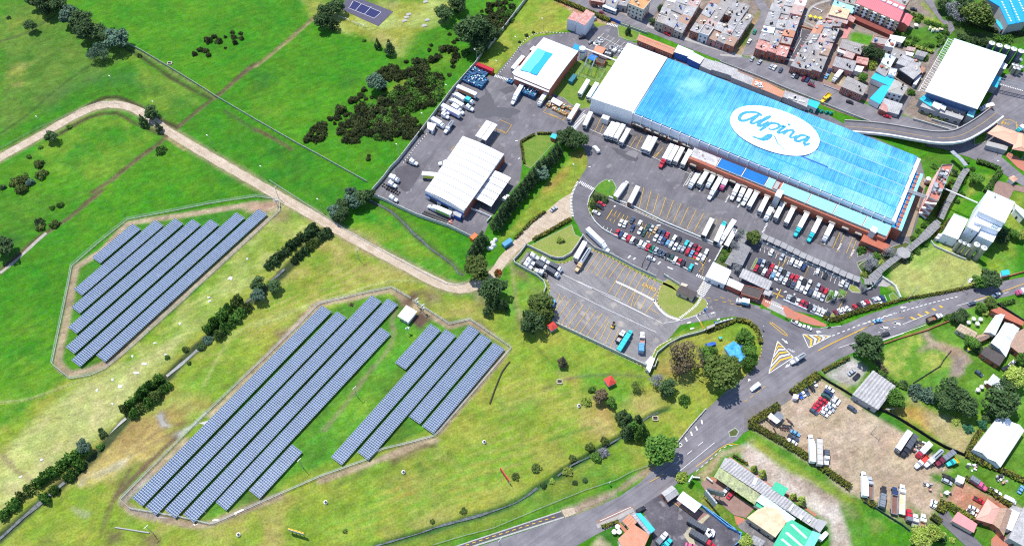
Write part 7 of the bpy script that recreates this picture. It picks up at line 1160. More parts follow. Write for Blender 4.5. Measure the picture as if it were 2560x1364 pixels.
t=TH('motorcycle','x','motorcycle',(0,0,0));PROTOS.append(t);BX(0,0,.55,.9,.26,.3,0,0,.7).o('tank',Cx['K'],t);BX(-.45,0,.75,.8,.28,.12).o('seat',BLK,t);[BA((x_,-.06,.31),(x_,.06,.31),.31,10).o('wheel',TYRE,t)for x_ in(-.7,.72)];BA((.5,-.38,1.05),(.5,.38,1.05),.04,4).o('handlebar',St,t);BA((.72,0,.3),(.48,0,1.05),.05,4).o('fork',St,t);MOTO=t
for ri,(a,b,n,ax,w)in enumerate((((495,680),(550,725),5,(40,60),'top row'),((440,745),(540,760),7,(40,60),'second row'),((410,775),(520,790),7,(40,60),'third row'),((345,790),(385,860),6,(40,60),'left cluster'),((340,850),(470,890),8,(40,60),'lower row'),((400,860),(480,920),6,(40,60),'bottom row'),((270,690),(330,740),5,(40,40),'row below the white roof'))):
 for i,p in enumerate(lin(a,b,n)):
  p0,p1=P('T %f,%f %f,%f'%(*p,p[0]+ax[0],p[1]+ax[1]),.5);dup(MOTO,p0,ang(p0,p1)+rc.gauss(0,.08),'%s motorcycle from the left, %s, beside the gravel lot hedge'%(ordn[i],w),'parked motorcycles',None,1.1,{'tank':Cx[rc.choice('KRBKM')]})
for s,l in(('R 490,172 515,190','motorcycle at the kerb left of the white pickup'),('R 970,262 1010,252','motorcycle beside the tip of the brick plaza'),('R 1222,465 1255,472','motorcycle on the road left of the big round tree'),('S 1265,200 1290,190','red motorcycle below the black hedge of the public road'),('D 930,840 940,815','first motorcycle before the brick corner house'),('D 950,845 960,820','second motorcycle before the brick corner house'),('D 970,850 980,825','third motorcycle before the brick corner house'),('E 695,825 705,808','motorcycle in the lane beside the logistics hall')):a,b=P(s,.5);dup(MOTO,a,ang(a,b),l,None,None,1.1)
TARP=mat('dark_tarpaulin',(.075,.085,.105),.6,var=.15,fine=1.5);Tg=mat('grey_tarpaulin',(.17,.19,.22),.7,var=.15,fine=1.5);Ch=mat('chassis_dark',(.045,.045,.048),.7);DIRTW=mat('dusty_white',(.70,.70,.68),.6,var=.14,scale=.3,fine=1.2,col2=(.52,.50,.47));Cw=mat('container_white',(.76,.77,.78),.5,var=.06,scale=.4)
def cab(t,x1,c,bonnet=True,L=4.6,sleeper=True):
 """cab whose nose is at x1; returns x of its rear"""
 m=Cx[c]if c in Cx else c
 if bonnet:
  loft([(x1-2.0,1.0,.8,2.1),(x1-.6,.98,.7,1.95),(x1-.12,.9,.7,1.75),(x1,.7,.8,1.5)]).o('bonnet',m,t);b=BX(x1-3.0,0,.9,2.0,2.35,2.0,0,0,.92)
  if sleeper:b.box(x1-4.2,0,.9,1.1,2.4,2.5,0,0,.95)
  b.o('cab',m,t);MB().add([(x1-1.99,-1.05,2.12),(x1-1.99,1.05,2.12),(x1-2.14,.98,2.86),(x1-2.14,-.98,2.86)],[(0,1,2,3)]).add([(x1-2.15,-1.03,2.905),(x1-2.15,1.03,2.905),(x1-2.6,1.0,2.91),(x1-2.6,-1.0,2.91)],[(0,1,2,3)]).o('windscreen',WIND,t);xr=x1-(4.8 if sleeper else 4.0);ax=(x1-1.1,)
 else:
  loft([(x1-2.1,1.1,.7,2.7),(x1-.5,1.12,.6,2.75),(x1-.1,1.08,.6,2.3),(x1,1.0,.7,1.6)]).o('cab',m,t);MB().add([(x1-.02,-.95,1.7),(x1-.02,.95,1.7),(x1-.42,.95,2.75),(x1-.42,-.95,2.75)],[(0,1,2,3)]).add([(x1-.5,-.9,2.765),(x1-.5,.9,2.765),(x1-.95,.9,2.76),(x1-.95,-.9,2.76)],[(0,1,2,3)]).o('windscreen',WIND,t);xr=x1-2.25;ax=(x1-1.2,)
 wheels(t,ax,1.0,.48,.3);return xr
def truck(s,label,kind,col='W',cabc='W',side=None,group=None,z=3.6,bonnet=True,cat=None,load=None,nose=True):
 a,b=P(s,z);L=max(4.2,dist(a,b));t=TH({'trailer':'semi_trailer','bob':'tractor_unit','tank':'tank_truck','semi':'articulated_truck','flat':'flatbed_truck'}.get(kind,'box_truck'),label,cat or{'trailer':'trailer','bob':'tractor unit'}.get(kind,'truck'),(0,0,0),group);h=L/2
 m={'W':Cw,'D':DIRTW,'K':TARP,'G':Tg}.get(col)or(Cx[col]if isinstance(col,str)else col);x1=h
 if kind=='bob':
  xr=cab(t,h,cabc,bonnet);BX((xr-h)/2,.4,.75,xr+h,.25,.3).box((xr-h)/2,-.4,.75,xr+h,.25,.3).o('chassis',Ch,t);wheels(t,(-h+.6,-h+1.9),.95,.5,.5);CY(-h+1.3,0,1.05,1.2,.5,.5,10).o('fifth_wheel',Ch,t)
 else:
  if kind!='trailer':x1=cab(t,h,cabc,bonnet,sleeper=kind in('semi','tank')and L>11)-.15
  l=x1+h;cx=(x1-h)/2
  BX(cx,0,.95,l,1.2,.3).o('chassis',Ch,t)
  if kind in('trailer','semi','box'):
   b_=BX(cx,0,1.2,l,2.55,2.75 if kind!='box'else 2.3);o=b_.o('cargo_box',m,t);tp=3.95 if kind!='box'else 3.5
   for i in range(max(2,int(l/1.3))):u=-h+(i+.5)*l/max(2,int(l/1.3));BX(u,0,tp,.07,2.5,.03).o('roof_bow',Kb if col in('W','D')else Ch,o)if l>9 and i%2 else None
   if side:
    for s_ in(-1,1):BX(cx,s_*1.29,1.45,l*.86,.05,1.9).o('side_panel',side,o)
   BX(-h-.02,0,1.3,.06,2.3,2.4).o('rear_door',m if not load else load,o)
   if kind=='trailer'and nose:BX(h+.22,0,2.3,.45,1.9,1.5).o('cooling_unit',Ch,t);BX(h+.3,0,3.3,.4,1.7,.5,0,0,.7).o('unit_cowl',Cw,t);BX(h-2.6,.8,0,.2,.2,1.0).box(h-2.6,-.8,0,.2,.2,1.0).o('landing_legs',Ch,t)
  elif kind=='tank':
   BA((-h,0,2.35),(x1,0,2.35),1.15,14).o('tank',m,t);[BA((-h+(i+.5)*l/4-.05,0,2.35),(-h+(i+.5)*l/4+.05,0,2.35),1.19,14).o('tank_band',St,t)for i in range(4)];BX(cx,0,3.48,l*.8,.5,.12).o('walkway',Ch,t)
  elif kind=='tarp':
   b_=MB();n=max(4,int(l/1.0))
   for i in range(n):b_.hexa([(-h+i*l/n,-1.28,1.25),(-h+(i+.92)*l/n,-1.28,1.25),(-h+(i+.92)*l/n,1.28,1.25),(-h+i*l/n,1.28,1.25)],[(-h+i*l/n,-1.15,3.3+.1*(i%2)),(-h+(i+.92)*l/n,-1.15,3.3+.1*(i%2)),(-h+(i+.92)*l/n,1.15,3.3+.1*(i%2)),(-h+i*l/n,1.15,3.3+.1*(i%2))])
   b_.box(cx,0,1.2,l*.99,2.4,1.9).o('tarpaulin_body',m,t)
   if side:[BX(cx,s_*1.3,1.2,l,.08,.7).o('side_board',side,t)for s_ in(-1,1)]
  elif kind=='flat':
   BX(cx,0,1.2,l,2.5,.15).o('deck',m,t);sm=side or m;o=[BX(cx,s_*1.24,1.3,l,.1,1.0).o('side_board',sm,t)for s_ in(-1,1)];BX(-h+.05,0,1.3,.1,2.4,1.0).o('tailboard',sm,t);BX(x1-.05,0,1.3,.1,2.4,1.5).o('headboard',sm,t)
   if load:BX(cx-l*.12,0,1.36,l*.66,2.2,.9,0,0,.8).o('load',load,t)
  wheels(t,(-h+.9,-h+2.2)if l>6 else(-h+1.2,),1.0,.5,.5)
 c=lerp(a,b,.5);t.location=(c[0],c[1],.1);t.rotation_euler=(0,0,ang(b,a));return t
g='trailers docked at the white hall and the blue-roofed hall'
for s,k_,c,cb,l in(('J 278,518 352,365','trailer','D','W','white trailer docked alone at the left corner of the white hall'),('J 515,632 610,482','trailer','W','W','left of three white trailers side by side at the white hall'),('J 570,648 665,492','trailer','D','W','middle of three trailers, with dark smudge on its roof, at the white hall'),('J 630,665 722,507','trailer','W','W','right of three white trailers side by side at the white hall'),('J 692,710 782,555','trailer','D','W','greyish trailer below the corner of white and blue halls'),('J 945,790 1025,640','trailer','W','W','left of two white trailers docked under the cladding'),('J 998,808 1085,652','trailer','W','W','right of two white trailers docked under the cladding'),('J 1145,965 1275,732','semi','W','R','white trailer with bright red tractor docked under the cladding'),('J 1240,915 1332,752','trailer','W','W','white trailer next to the red tractor truck'),('J 1308,928 1395,768','trailer','D','W','second white trailer right of the red tractor truck'),('J 1393,962 1482,795','trailer','D','W','white trailer at the left end of the brick annex')):truck(s,l,k_,c,cb,None,g)
g='trucks docked at the brick annex'
for s,k_,c,cb,l,sd,bn in(('L 118,285 200,155','box','W','W','first white box truck at the brick annex',None,False),('L 215,275 325,102','trailer','D','W','grey-white trailer, second at the brick annex',None,True),('L 318,280 382,165','box','W','W','short white box truck, third at the brick annex',None,False),('L 335,418 478,170','semi','W','W','white truck with pale turquoise roof sign, longest at the annex',paint_mat((.35,.68,.70)),True),('L 475,308 527,212','box','W','P','short truck with magenta cab at the brick annex',None,False),('L 592,422 670,265','box','D','W','left of three white bonneted trucks at the annex',None,True),('L 668,440 748,275','box','D','W','middle of three white bonneted trucks at the annex',None,True),('L 722,485 805,328','box','D','W','right of three white bonneted trucks at the annex',None,True),('L 783,525 887,338','trailer','W','W','white trailer right of the three bonneted trucks',None,True),('L 905,585 1007,385','trailer','W','W','white trailer left of the tall grey lift box',None,True),('L 980,655 1040,535','box','W','W','small white box truck beneath the tall grey lift box',None,False),('L 1085,658 1182,468','trailer','D','W','trailer right of the tall grey lift box',None,True),('L 1205,712 1305,512','trailer','D','W','trailer fourth from the turquoise tractors end',None,True),('L 1318,838 1457,580','semi','W','T','left of two docked trucks with turquoise tractor',None,True),('L 1472,898 1602,642','semi','W','T','right of two docked trucks with turquoise tractor',None,True),('M 283,892 365,728','box','W','W','last white truck at the right end of the annex',None,False)):truck(s,l,k_,c,cb,sd,g,bonnet=bn)
YG=paint_mat((.36,.52,.03));ORG_=paint_mat((.60,.20,.05));BRN_=paint_mat((.34,.11,.06))
for s,k_,c,cb,l,sd,ld in(('N 590,-10 448,190','semi','W','W','white truck with lime green rear parked by the small green island',None,YG),('N 705,72 608,260','trailer','W','W','white trailer with brown rear in the truck bays',None,BRN_),('N 1548,438 1450,632','trailer','D','W','grey-white trailer, left of four in the truck bays',None,Ch),('N 1705,445 1590,700','semi','W','T','white trailer with turquoise cab in the truck bays',None,Ch),('N 1640,705 1800,455','semi','W','W','white bonneted truck facing down in the truck bays',None,None),('N 1810,560 1705,748','trailer','D','W','white trailer half under grey trees in the truck bays',None,Ch),('N 378,785 128,548','semi','W','W','white articulated truck driving down the internal road',None,None),('P 905,300 1012,110','trailer','W','W','long white trailer by the round dry lawn',None,None),('P 915,420 1070,175','tank','S','O','silver tank trailer with orange tractor in the truck park',None,None),('P 610,715 500,855','box','W','W','white truck half hidden by the big tree',None,None),('P 668,745 552,935','semi','W','L','white and blue truck half hidden by the big tree',paint_mat((.05,.30,.50)),None),('P 1545,1095 1395,1335','tarp',Cx['T'],'T','long turquoise truck at the lower edge of the truck park',None,None),('P 1462,1095 1385,1230','flat',BRN_,'W','flatbed truck with white cab and brown load beside the turquoise truck',Ch,Gy),('P 1672,1110 1658,1350','flat',mat('rusty_deck',(.42,.24,.20),.9,var=.25),'W','flatbed truck with white cab and blue container on its rear',Gy,None),('C 232,490 308,400','trailer','W','W','white trailer with rust-red side by the arched warehouse',ORG_,None),('C 228,722 300,600','semi','W','W','white and blue truck backed under the arched canopy',paint_mat((.08,.36,.52)),None),('C 418,730 470,655','box','W','W','white truck with lime side at the arched warehouse',YG,None),('C 708,668 770,568','trailer','D','W','left of two trailers on the yellow lawn',None,None),('C 768,692 832,590','trailer','W','W','right of two trailers on the yellow lawn, with turquoise side',paint_mat((.05,.36,.45)),None),('C 632,848 698,742','trailer','W','W','white trailer with orange side by the pallets',ORG_,None),('B 1430,612 1565,672','trailer','W','W','white trailer with orange side along the depot wall',ORG_,None),('B 1400,650 1480,700','box','W','W','white truck below the orange-sided trailer',None,None),('B 1375,690 1470,745','box','D','W','grey-white truck in the middle of the depot wall row',None,None),('B 1545,715 1490,690','box','T','W','small truck with turquoise body in the depot row',None,None),('B 1545,765 1500,745','bob','W','W','white tractor unit at the right end of the depot row',None,None),('B 1322,745 1450,812','trailer','W','W','white trailer with lilac side along the depot wall',paint_mat((.40,.32,.60)),None),('B 1475,790 1395,742','semi','W','W','white truck directly above the lilac-sided trailer',None,None),('B 1335,885 1250,835','box','W','W','white truck above the white hut at the depot wall',None,None),('B 1340,925 1398,855','tank','S','W','silver tank truck beside the white hut',None,None),('H 770,950 1038,1065','semi','W','W','white truck with bright green side below the truck workshop',paint_mat((.22,.50,.06)),None),('H 900,625 705,608','trailer','W','W','white trailer with yellow-green side reaching under the workshop roof',paint_mat((.45,.52,.03)),None),('H 440,665 335,625','box','W','W','white box truck near the lower corner of the depot',None,None),('R 545,645 695,560','tank','S','W','white tank truck on the public road at the chevrons',None,None),('S 908,462 735,532','flat',BRN_,'W','dump truck with white cab and earth load on the public road',Ch,mat('earth_load',(.20,.15,.09),.95,var=.3)),('S 1755,215 1840,195','box','W','P','white and pink truck at the right end of the public road',None,None),('O 195,845 335,875','box','W','W','white truck with turquoise side at the entrance lodge',paint_mat((.03,.42,.58)),None),('T 770,825 785,1150','semi','W','W','long white truck along the flowering hedge of the gravel lot',None,None),('T 858,895 866,1185','trailer',mat('tan_sheet',(.46,.44,.40),.7,var=.1),'W','tan trailer beside the long white truck',None,None),('T 955,1170 948,1010','tarp','K','W','short dark tarpaulin truck beside the tan trailer',None,None),('U 385,830 522,625','trailer','W','W','long white bus-like trailer in the gravel lot',None,Ch),('U 455,885 600,660','tarp','K','K','long dark tarpaulin truck next to the white trailer',None,None),('U 625,895 760,755','box','W','R','white box truck with red cab in the gravel lot',None,None),('U 605,1015 740,895','flat',RED,'W','red flatbed truck with white cab in the gravel lot',RED,None),('U 715,1000 900,835','tank','S','W','silver tank truck with white bonnet in the gravel lot',None,None),('U 845,985 1035,845','tarp','G','M','grey tarpaulin truck right of the silver tank truck',BRN_,None),('U 1420,1270 1225,1140','tarp','G','P','maroon truck with grey cover on the curved track',paint_mat((.22,.02,.05)),None),('V 15,380 20,715','semi','W','W','long white truck at the lower edge of the gravel lot',None,None),('V 95,445 95,745','flat',mat('rust_bed',(.22,.12,.10),.9,var=.25),'S','rusty empty flatbed beside the long white truck',Gy,None),('V 282,570 240,850','tarp','G','K','grey covered trailer in the lower gravel lot',Gy,None),('V 420,580 408,935','flat',mat('brown_bed',(.20,.10,.08),.9,var=.25),'B','open trailer with brown bed and navy cab',Gy,None),('V 518,550 508,940','flat',mat('cream_deck',(.66,.60,.48),.8,var=.2,col2=(.62,.42,.2)),'W','long cream flatbed with white cab',DIRTW,None),('V 605,865 600,1030','tarp','G','R','small red truck with grey cover',BRN_,None),('V 692,930 675,1110','flat',Gy,'W','white dump truck with grey bed',Gy,None),('V 795,930 768,1125','flat',mat('tan_bed',(.36,.20,.13),.9,var=.2),'W','white dump truck with empty tan bed',Bg,None),('X 1490,1210 1140,1010','tarp','K','W','upper of two long black tarpaulin trucks in the filling yard',None,None),('X 1500,1360 1170,1160','tarp','K','R','lower of two long black tarpaulin trucks in the filling yard',None,None),('X 930,1255 830,1364','flat',Cx['T'],'T','turquoise truck at the lower edge of the filling yard',None,None),('X 875,1170 745,1320','tarp','G','W','grey covered truck left of the turquoise truck',None,None),('D 1180,815 1258,720','box','W','W','white box truck on the vacant town lot',None,None),('D 1060,1030 1145,950','flat',Cx['Y'],'Y','bright yellow truck on the street',Cx['Y'],None),('F 1760,100 1819,60','box','W','T','white and turquoise truck in the dock yard, right edge',None,None),('E 1340,1215 1475,1180','box','W','W','truck with orange stripe docked at the logistics hall',ORG_,None),('U 965,985 1080,935','flat',Cx['Y'],'T','small turquoise and yellow farm truck on the grass',None,None)):
 truck(s,l,k_,c,cb,sd,None,load=ld,bonnet=not(k_=='box'))
for s,l in(('P 490,290 365,240','upper white tractor unit inside the fenced corner'),('P 440,355 325,295','middle white tractor unit inside the fenced corner'),('P 412,400 285,335','lower white tractor unit inside the fenced corner'),('P 610,340 510,300','white tractor unit between the black tarpaulin trucks'),('P 445,415 585,488','white tractor unit facing left at the fence curve'),('H 655,490 530,440','white tractor unit by the depot wall'),('H 890,485 1000,480','white tractor unit half under the workshop roof'),('H 425,905 330,865','white tractor unit in the lower depot corner'),('H 412,745 320,700','white tractor unit beside the stacked axles'),('H 1690,840 1640,905','white tractor unit beside the conifer row'),('B 1375,800 1295,765','white tractor unit upper right of the white hut'),('B 1370,830 1290,790','white tractor unit just above the white hut'),('X 1470,1160 1400,1215','white tractor unit beside the black tarpaulin trucks')):truck(s,l,'bob','W','W',None,'white tractor units',z=2.5)
for s,l in(('P 590,400 455,330','left black tarpaulin truck in the fenced corner'),('P 750,420 615,348','upper right black tarpaulin truck in the fenced corner'),('P 718,482 580,402','lower right black tarpaulin truck in the fenced corner')):truck(s,l,'tarp','K','W',None,'black tarpaulin trucks',z=3.2,bonnet=False)
def CT(s,label,col,z=2.6,h=2.6,name='container',w=2.5):
 a,b=P(s,z);L=dist(a,b);c=lerp(a,b,.5);t=TH(name,label,'container',(0,0,0));m=Cx[col]if col in Cx else col;b_=MB();n=max(4,int(L/.8));b_.box(0,0,.1,L,w,h-.1)
 for i in range(n):b_.box(-L/2+(i+.5)*L/n,0,.2,L/n*.45,w+.1,h-.05)
 b_.o('shell',m,t);BX(L/2,0,.3,.08,w*.9,h-.5).o('door',m,t);t.location=(*c,.05);t.rotation_euler=(0,0,ang(a,b))
CT('B 1570,452 1685,500','red shipping container at the corner of the depot wall','R',3.2,3.2);CT('P 82,145 175,80','blue container with windows beside the dirt drive',paint_mat((.06,.26,.46)),2.6);CT('H 1265,1345 1325,1295','orange container in the lower corner of the depot',mat('container_orange',(.70,.16,.05),.6,var=.1));CT('C 640,578 678,530','blue-green container on the lawn by the transformer yard',mat('container_teal',(.04,.20,.26),.6,var=.15));CT('P 1655,1255 1655,1345','blue container riding on the flatbed truck',Cx['L'],3.8,3.6);CT('Q 630,955 690,880','white site container at the truck park corner','W',2.5)
CRB=mat('crate_blue',(.012,.04,.12),.5,var=.3,scale=1.2,fine=2,col2=(.03,.14,.28))
def CS(s,label,nx,ny,rz,h0=1.6,h1=2.8,m=CRB,sx=1.2,sy=1.1,group=None):
 x,y=P1(s);t=TH('crate_stack',label,'crates',(x,y,0),group);r=random.Random(int(x*7));ca,sa=cos(rz),sin(rz)
 for i in range(nx):
  for j in range(ny):
   u,v=(i-nx/2+.5)*sx,(j-ny/2+.5)*sy;BX(x+u*ca-v*sa,y+u*sa+v*ca,0,sx*.92,sy*.92,r.uniform(h0,h1),rz+r.uniform(-.06,.06)).o('crate',m,t)
   if r.random()<.3:BX(x+u*ca-v*sa,y+u*sa+v*ca,h1,sx*.6,sy*.5,.12,rz).o('crate_top',Cx['T']if r.random()<.3 else Cw,t)
RZ=ang(*P('B 1565,452 1680,500'))
CS('B 1560,580','large block of dark blue bottle crates at the depot wall',11,8,RZ);CS('B 1580,515','long low stack of black crates below the red container',10,3,RZ,1.0,1.8);CS('C 350,668','block of dark blue crates in front of the arched warehouse',5,9,RZ+1.57,2.2,3.0);CS('C 215,585','small pile of black crates under the canopy edge',3,3,RZ,1,2)
WOOD=mat('pallet_wood',(.42,.26,.12),.9,var=.3,scale=1,fine=3)
for i,(s,a,b)in enumerate((('C 540,785',2,4),('C 590,810',2,4),('C 625,770',2,5),('C 590,765',3,2),('C 490,750',3,2),('C 485,695',2,3),('C 525,760',2,2))):CS(s,'stack of brown wooden pallets, '+('front left','front right','right by the orange trailer','middle','upper left','by the arched warehouse','small, below the white tarp')[i],a,b,RZ+1.57,.8,2.0,WOOD,1.2,1.2,'wooden pallet stacks')
q=P('C 520,690 592,730 565,755 500,720',2.6);t=TH('tarp_shelter','white tarp shelter over the pallets','shelter',(*CE(q),0));PM(q,2.5,2.65).o('roof',Wr,t);[BA((*lerp(p,CE(q),.1),0),(*lerp(p,CE(q),.1),2.5),.08,4).o('post',St,t)for p in q]
r=random.Random(9)
for s,n,l,nm in(('C 835,315',26,'heap of silver bales beside the orange pump house','left'),('C 960,365',34,'large heap of grey scrap and bales beside the white hall','right')):
 x,y=P1(s);t=TH('scrap_heap',l,'scrap',(x,y,0))
 for i in range(n):a_,d_=r.uniform(0,6.28),r.uniform(0,5);BX(x+cos(a_)*d_*1.1,y+sin(a_)*d_*.8,0,r.uniform(.8,1.8),r.uniform(.7,1.5),r.uniform(.7,2.0),r.uniform(0,3)).o('bale',(St,Gy,Cw,Tg)[i%4],t)
x,y=P1('H 330,775');t=TH('axle_pile','pile of dark wheel axles in the lower depot corner','scrap',(x,y,0))
for i in range(12):a_=RZ+(-.05 if i%2 else .1);px_,py_=x+(i%6-2.5)*1.5*cos(RZ)+(i//6)*2.4,y+(i%6-2.5)*1.5*sin(RZ)-(i//6)*2.0;BA((px_-sin(a_)*1.1,py_+cos(a_)*1.1,.5),(px_+sin(a_)*1.1,py_-cos(a_)*1.1,.5),.12,5).bar((px_-sin(a_)*1.1,py_+cos(a_)*1.1,.5),(px_-sin(a_)*.7,py_+cos(a_)*.7,.5),.5,8).bar((px_+sin(a_)*1.1,py_-cos(a_)*1.1,.5),(px_+sin(a_)*.7,py_-cos(a_)*.7,.5),.5,8).o('axle',TYRE,t)
for s,l in(('H 730,1040 1000,1145','upper long dark steel beam on the depot floor'),('H 710,1060 980,1172','lower long dark steel beam on the depot floor')):a,b=P(s);tag(WL([a,b],.9,0,.6).o('steel_beam',Ch),l,'beam')
x,y=P1('H 1030,1160');tag(BX(x,y,0,2.0,1.2,.8,.4).box(x+.5,y+.8,0,.8,.8,1.1).box(x+.6,y-.9,0,1.4,.5,.5).o('scrap_pile',Ru),'small rusty scrap pile at the end of the steel beams','scrap')
x,y=P1('P 1325,1075');t=TH('forklift','yellow forklift standing alone in the truck park','forklift',(x,y,0.1));a_=ang(*P('P 1320,1090 1340,1035'));ca,sa=cos(a_),sin(a_);BX(x,y,.4,2.4,1.3,1.0,a_).o('body',Cx['Y'],t);BX(x+ca*1.5,y+sa*1.5,.2,.3,1.2,2.4,a_).o('mast',Ch,t);BX(x+ca*2.2,y+sa*2.2,.2,1.2,.9,.12,a_).o('forks',Ch,t);BX(x,y,2.0,1.3,1.1,.1,a_).o('guard_roof',Ch,t);[BX(x+ca*u-sa*v,y+sa*u+ca*v,0,.6,.3,.6,a_).o('wheel',TYRE,t)for u in(-.8,.8)for v in(-.6,.6)]
for i,s in enumerate(('f 1690,440','f 1660,460','f 1700,400','f 1680,420')):lump('plastic_bale',s,('front','lowest','uppermost','middle')[i]+' white plastic bale beside the blue container','bale',BAG,3.0,2.2,1.8,'white bales beside the blue container',3)
for s,l,m in(('V 720,60','wrecked tractor and engine parts beside the dark tarpaulin truck',Ch),('V 660,105','white engine block among the wrecks',St),('V 1780,510','white and grey junk heap on the grass by the curved track',Gy),('V 1050,700','white lumber heap on the grass by the gravel lot',Cw),('V 840,600','grey stain-like scrap scattered on the gravel',Gy),('S 1215,85','white sculpture on its grey slab beside the public road',Cw),('V 1400,345','white plastic tank on the grass behind the red truck',Cw)):
 x,y=P1(s);t=TH('junk_heap',l,'junk',(x,y,0));[BX(x+r.uniform(-2.4,2.4),y+r.uniform(-1.8,1.8),0,r.uniform(.6,1.8),r.uniform(.5,1.2),r.uniform(.4,1.6),r.uniform(0,3)).o('piece',m if i%2 else(Ch,Ru,Cw)[i%3],t)for i in range(8)]
bldg('ticket_booth','white and pink ticket booth at the hedge end of the gravel lot','booth','T 565,385 620,395 605,440 560,430',2.4,Wh,mat('booth_pink',(.72,.55,.52),.7),'flat',.15);bldg('shelter','white and grey twin-roofed shelter beside the motorcycles','shelter','T 270,645 305,600 410,690 370,720',2.8,None,Wr,'flat',.1,open_=True);bldg('shelter','grey half of the twin-roofed shelter beside the motorcycles','shelter','T 385,580 455,635 410,690 340,625',2.6,None,Tg,'flat',.1,open_=True)
SKIN=mat('skin',(.36,.20,.13),.7,var=.03)
def person(s,label,top,rz,legs=None):
 x,y=P1(s);me=bpy.data.meshes.new('person');V_=[(0,0,.95),(0,0,1.2),(0,0,1.42),(0,0,1.52),(0,.02,1.68),(-.2,0,1.4),(-.27,.06,1.12),(-.24,.16,.9),(.2,0,1.4),(.27,-.06,1.12),(.25,-.1,.88),(-.1,0,.9),(-.11,.16,.5),(-.11,.10,.06),(-.11,.24,.04),(.1,0,.9),(.11,-.08,.5),(.11,-.24,.06),(.11,-.1,.04)]
 E_=[(0,1),(1,2),(2,3),(3,4),(2,5),(5,6),(6,7),(2,8),(8,9),(9,10),(0,11),(11,12),(12,13),(13,14),(0,15),(15,16),(16,17),(17,18)];R_=[.15,.14,.16,.06,.11,.07,.05,.04,.07,.05,.04,.1,.075,.05,.04,.1,.075,.05,.04]
 me.from_pydata(V_,E_,[]);o=ON('person',me);LK(o);m=o.modifiers.new('skin','SKIN');
 for i,v in enumerate(me.skin_vertices[0].data if me.skin_vertices else[]):v.radius=(R_[i],R_[i])
 o.modifiers.new('sub','SUBSURF').levels=1;o.location=(x,y,.1);o.rotation_euler=(0,0,rz);me.materials.append(top);tag(o,label,'person');return o
for s,l,c in(('I 958,745','person in dark clothes crossing the zebra stripes','K'),('S 1118,222','person in yellow vest walking beside the black hedge','Y'),('F 1510,395','person in dark clothes at the estate gate','K'),('R 618,178','person in red on the brick plaza','R'),('H 1010,1140','person in red by the steel beams','R'),('X 1755,720','person in red in the motel forecourt','R')):
 person(s,l,Cx[c],rc.uniform(0,6))
gp=np.random.default_rng(5)
def leaf_mesh(name,C,S,up=.35):
 """C centres (n,3), S sizes (n): one bent leaf-clump quad each"""
 n=len(C);N=gp.normal(size=(n,3));N[:,2]=np.abs(N[:,2])+up;N/=np.linalg.norm(N,axis=1)[:,None];T=np.cross(N,gp.normal(size=(n,3)));T/=np.linalg.norm(T,axis=1)[:,None]+1e-9;B=np.cross(N,T);s=np.asarray(S)[:,None]
 V=np.stack([C-T*s-B*s*.6,C+T*s-B*s*.75+N*s*.2,C+T*s*.8+B*s*.7,C-T*s*.9+B*s*.6+N*s*.25],1).reshape(-1,3);me=bpy.data.meshes.new(name)
 me.vertices.add(4*n);me.vertices.foreach_set('co',V.astype(np.float32).ravel());me.loops.add(4*n);me.loops.foreach_set('vertex_index',np.arange(4*n,dtype=np.int32));me.polygons.add(n);me.polygons.foreach_set('loop_start',np.arange(0,4*n,4,dtype=np.int32));me.polygons.foreach_set('loop_total',np.full(n,4,np.int32));me.update(calc_edges=True);return me
def crown(kind,seed,n=1100):
 r=np.random.default_rng(seed);k=34 if kind!='sparse'else 26;d=r.normal(size=(k,3));d/=np.linalg.norm(d,axis=1)[:,None];rad=r.uniform(.35,.82,k)[:,None]
 if kind in('round','sparse'):c=d*rad*np.array([1,1,.72])+[0,0,0];cr=r.uniform(.2,.36,k)
 elif kind=='bush':d[:,2]=np.abs(d[:,2]);c=d*rad*np.array([1,1,.75])-[0,0,.15];cr=r.uniform(.2,.34,k)
 elif kind=='cone':t=r.uniform(0,1,k)**1.3;a=r.uniform(0,6.28,k);q=(1-t)*.72;c=np.stack([np.cos(a)*q,np.sin(a)*q,t*2.2-.9],1);cr=.12+.24*(1-t)
 w=cr**2/(cr**2).sum();m=r.choice(k,n,p=w);e=r.normal(size=(n,3));e/=np.linalg.norm(e,axis=1)[:,None];C=c[m]+e*(cr[m]*r.uniform(.7,1.05,n))[:,None]
 return leaf_mesh('crown',C,r.uniform(.034,.085,n)*(1.25 if kind=='bush'else 1 if kind!='sparse'else .62))
CROWNS={k:[crown(k,10*i+j,nn)for j in range(3)]for i,(k,nn)in enumerate((('round',3000),('bush',1500),('cone',2200),('sparse',1500)))}
def leafmat(name,c,c2):
 m=mat(name,c,.85,var=.35,scale=.32,fine=1.1,col2=c2,spec=.15);nt=m.node_tree;N=nt.nodes;oi=N.new('ShaderNodeObjectInfo');b=N['Principled BSDF'];src=b.inputs['Base Color'].links[0].from_socket;hs=N.new('ShaderNodeHueSaturation');r=N.new('ShaderNodeMapRange');r.inputs[3].default_value=.72;r.inputs[4].default_value=1.3;nt.links.new(oi.outputs['Random'],r.inputs[0]);nt.links.new(r.outputs[0],hs.inputs['Value']);nt.links.new(src,hs.inputs['Color']);nt.links.new(hs.outputs[0],b.inputs['Base Color'])
 b.inputs['Subsurface Weight'].default_value=0;return m
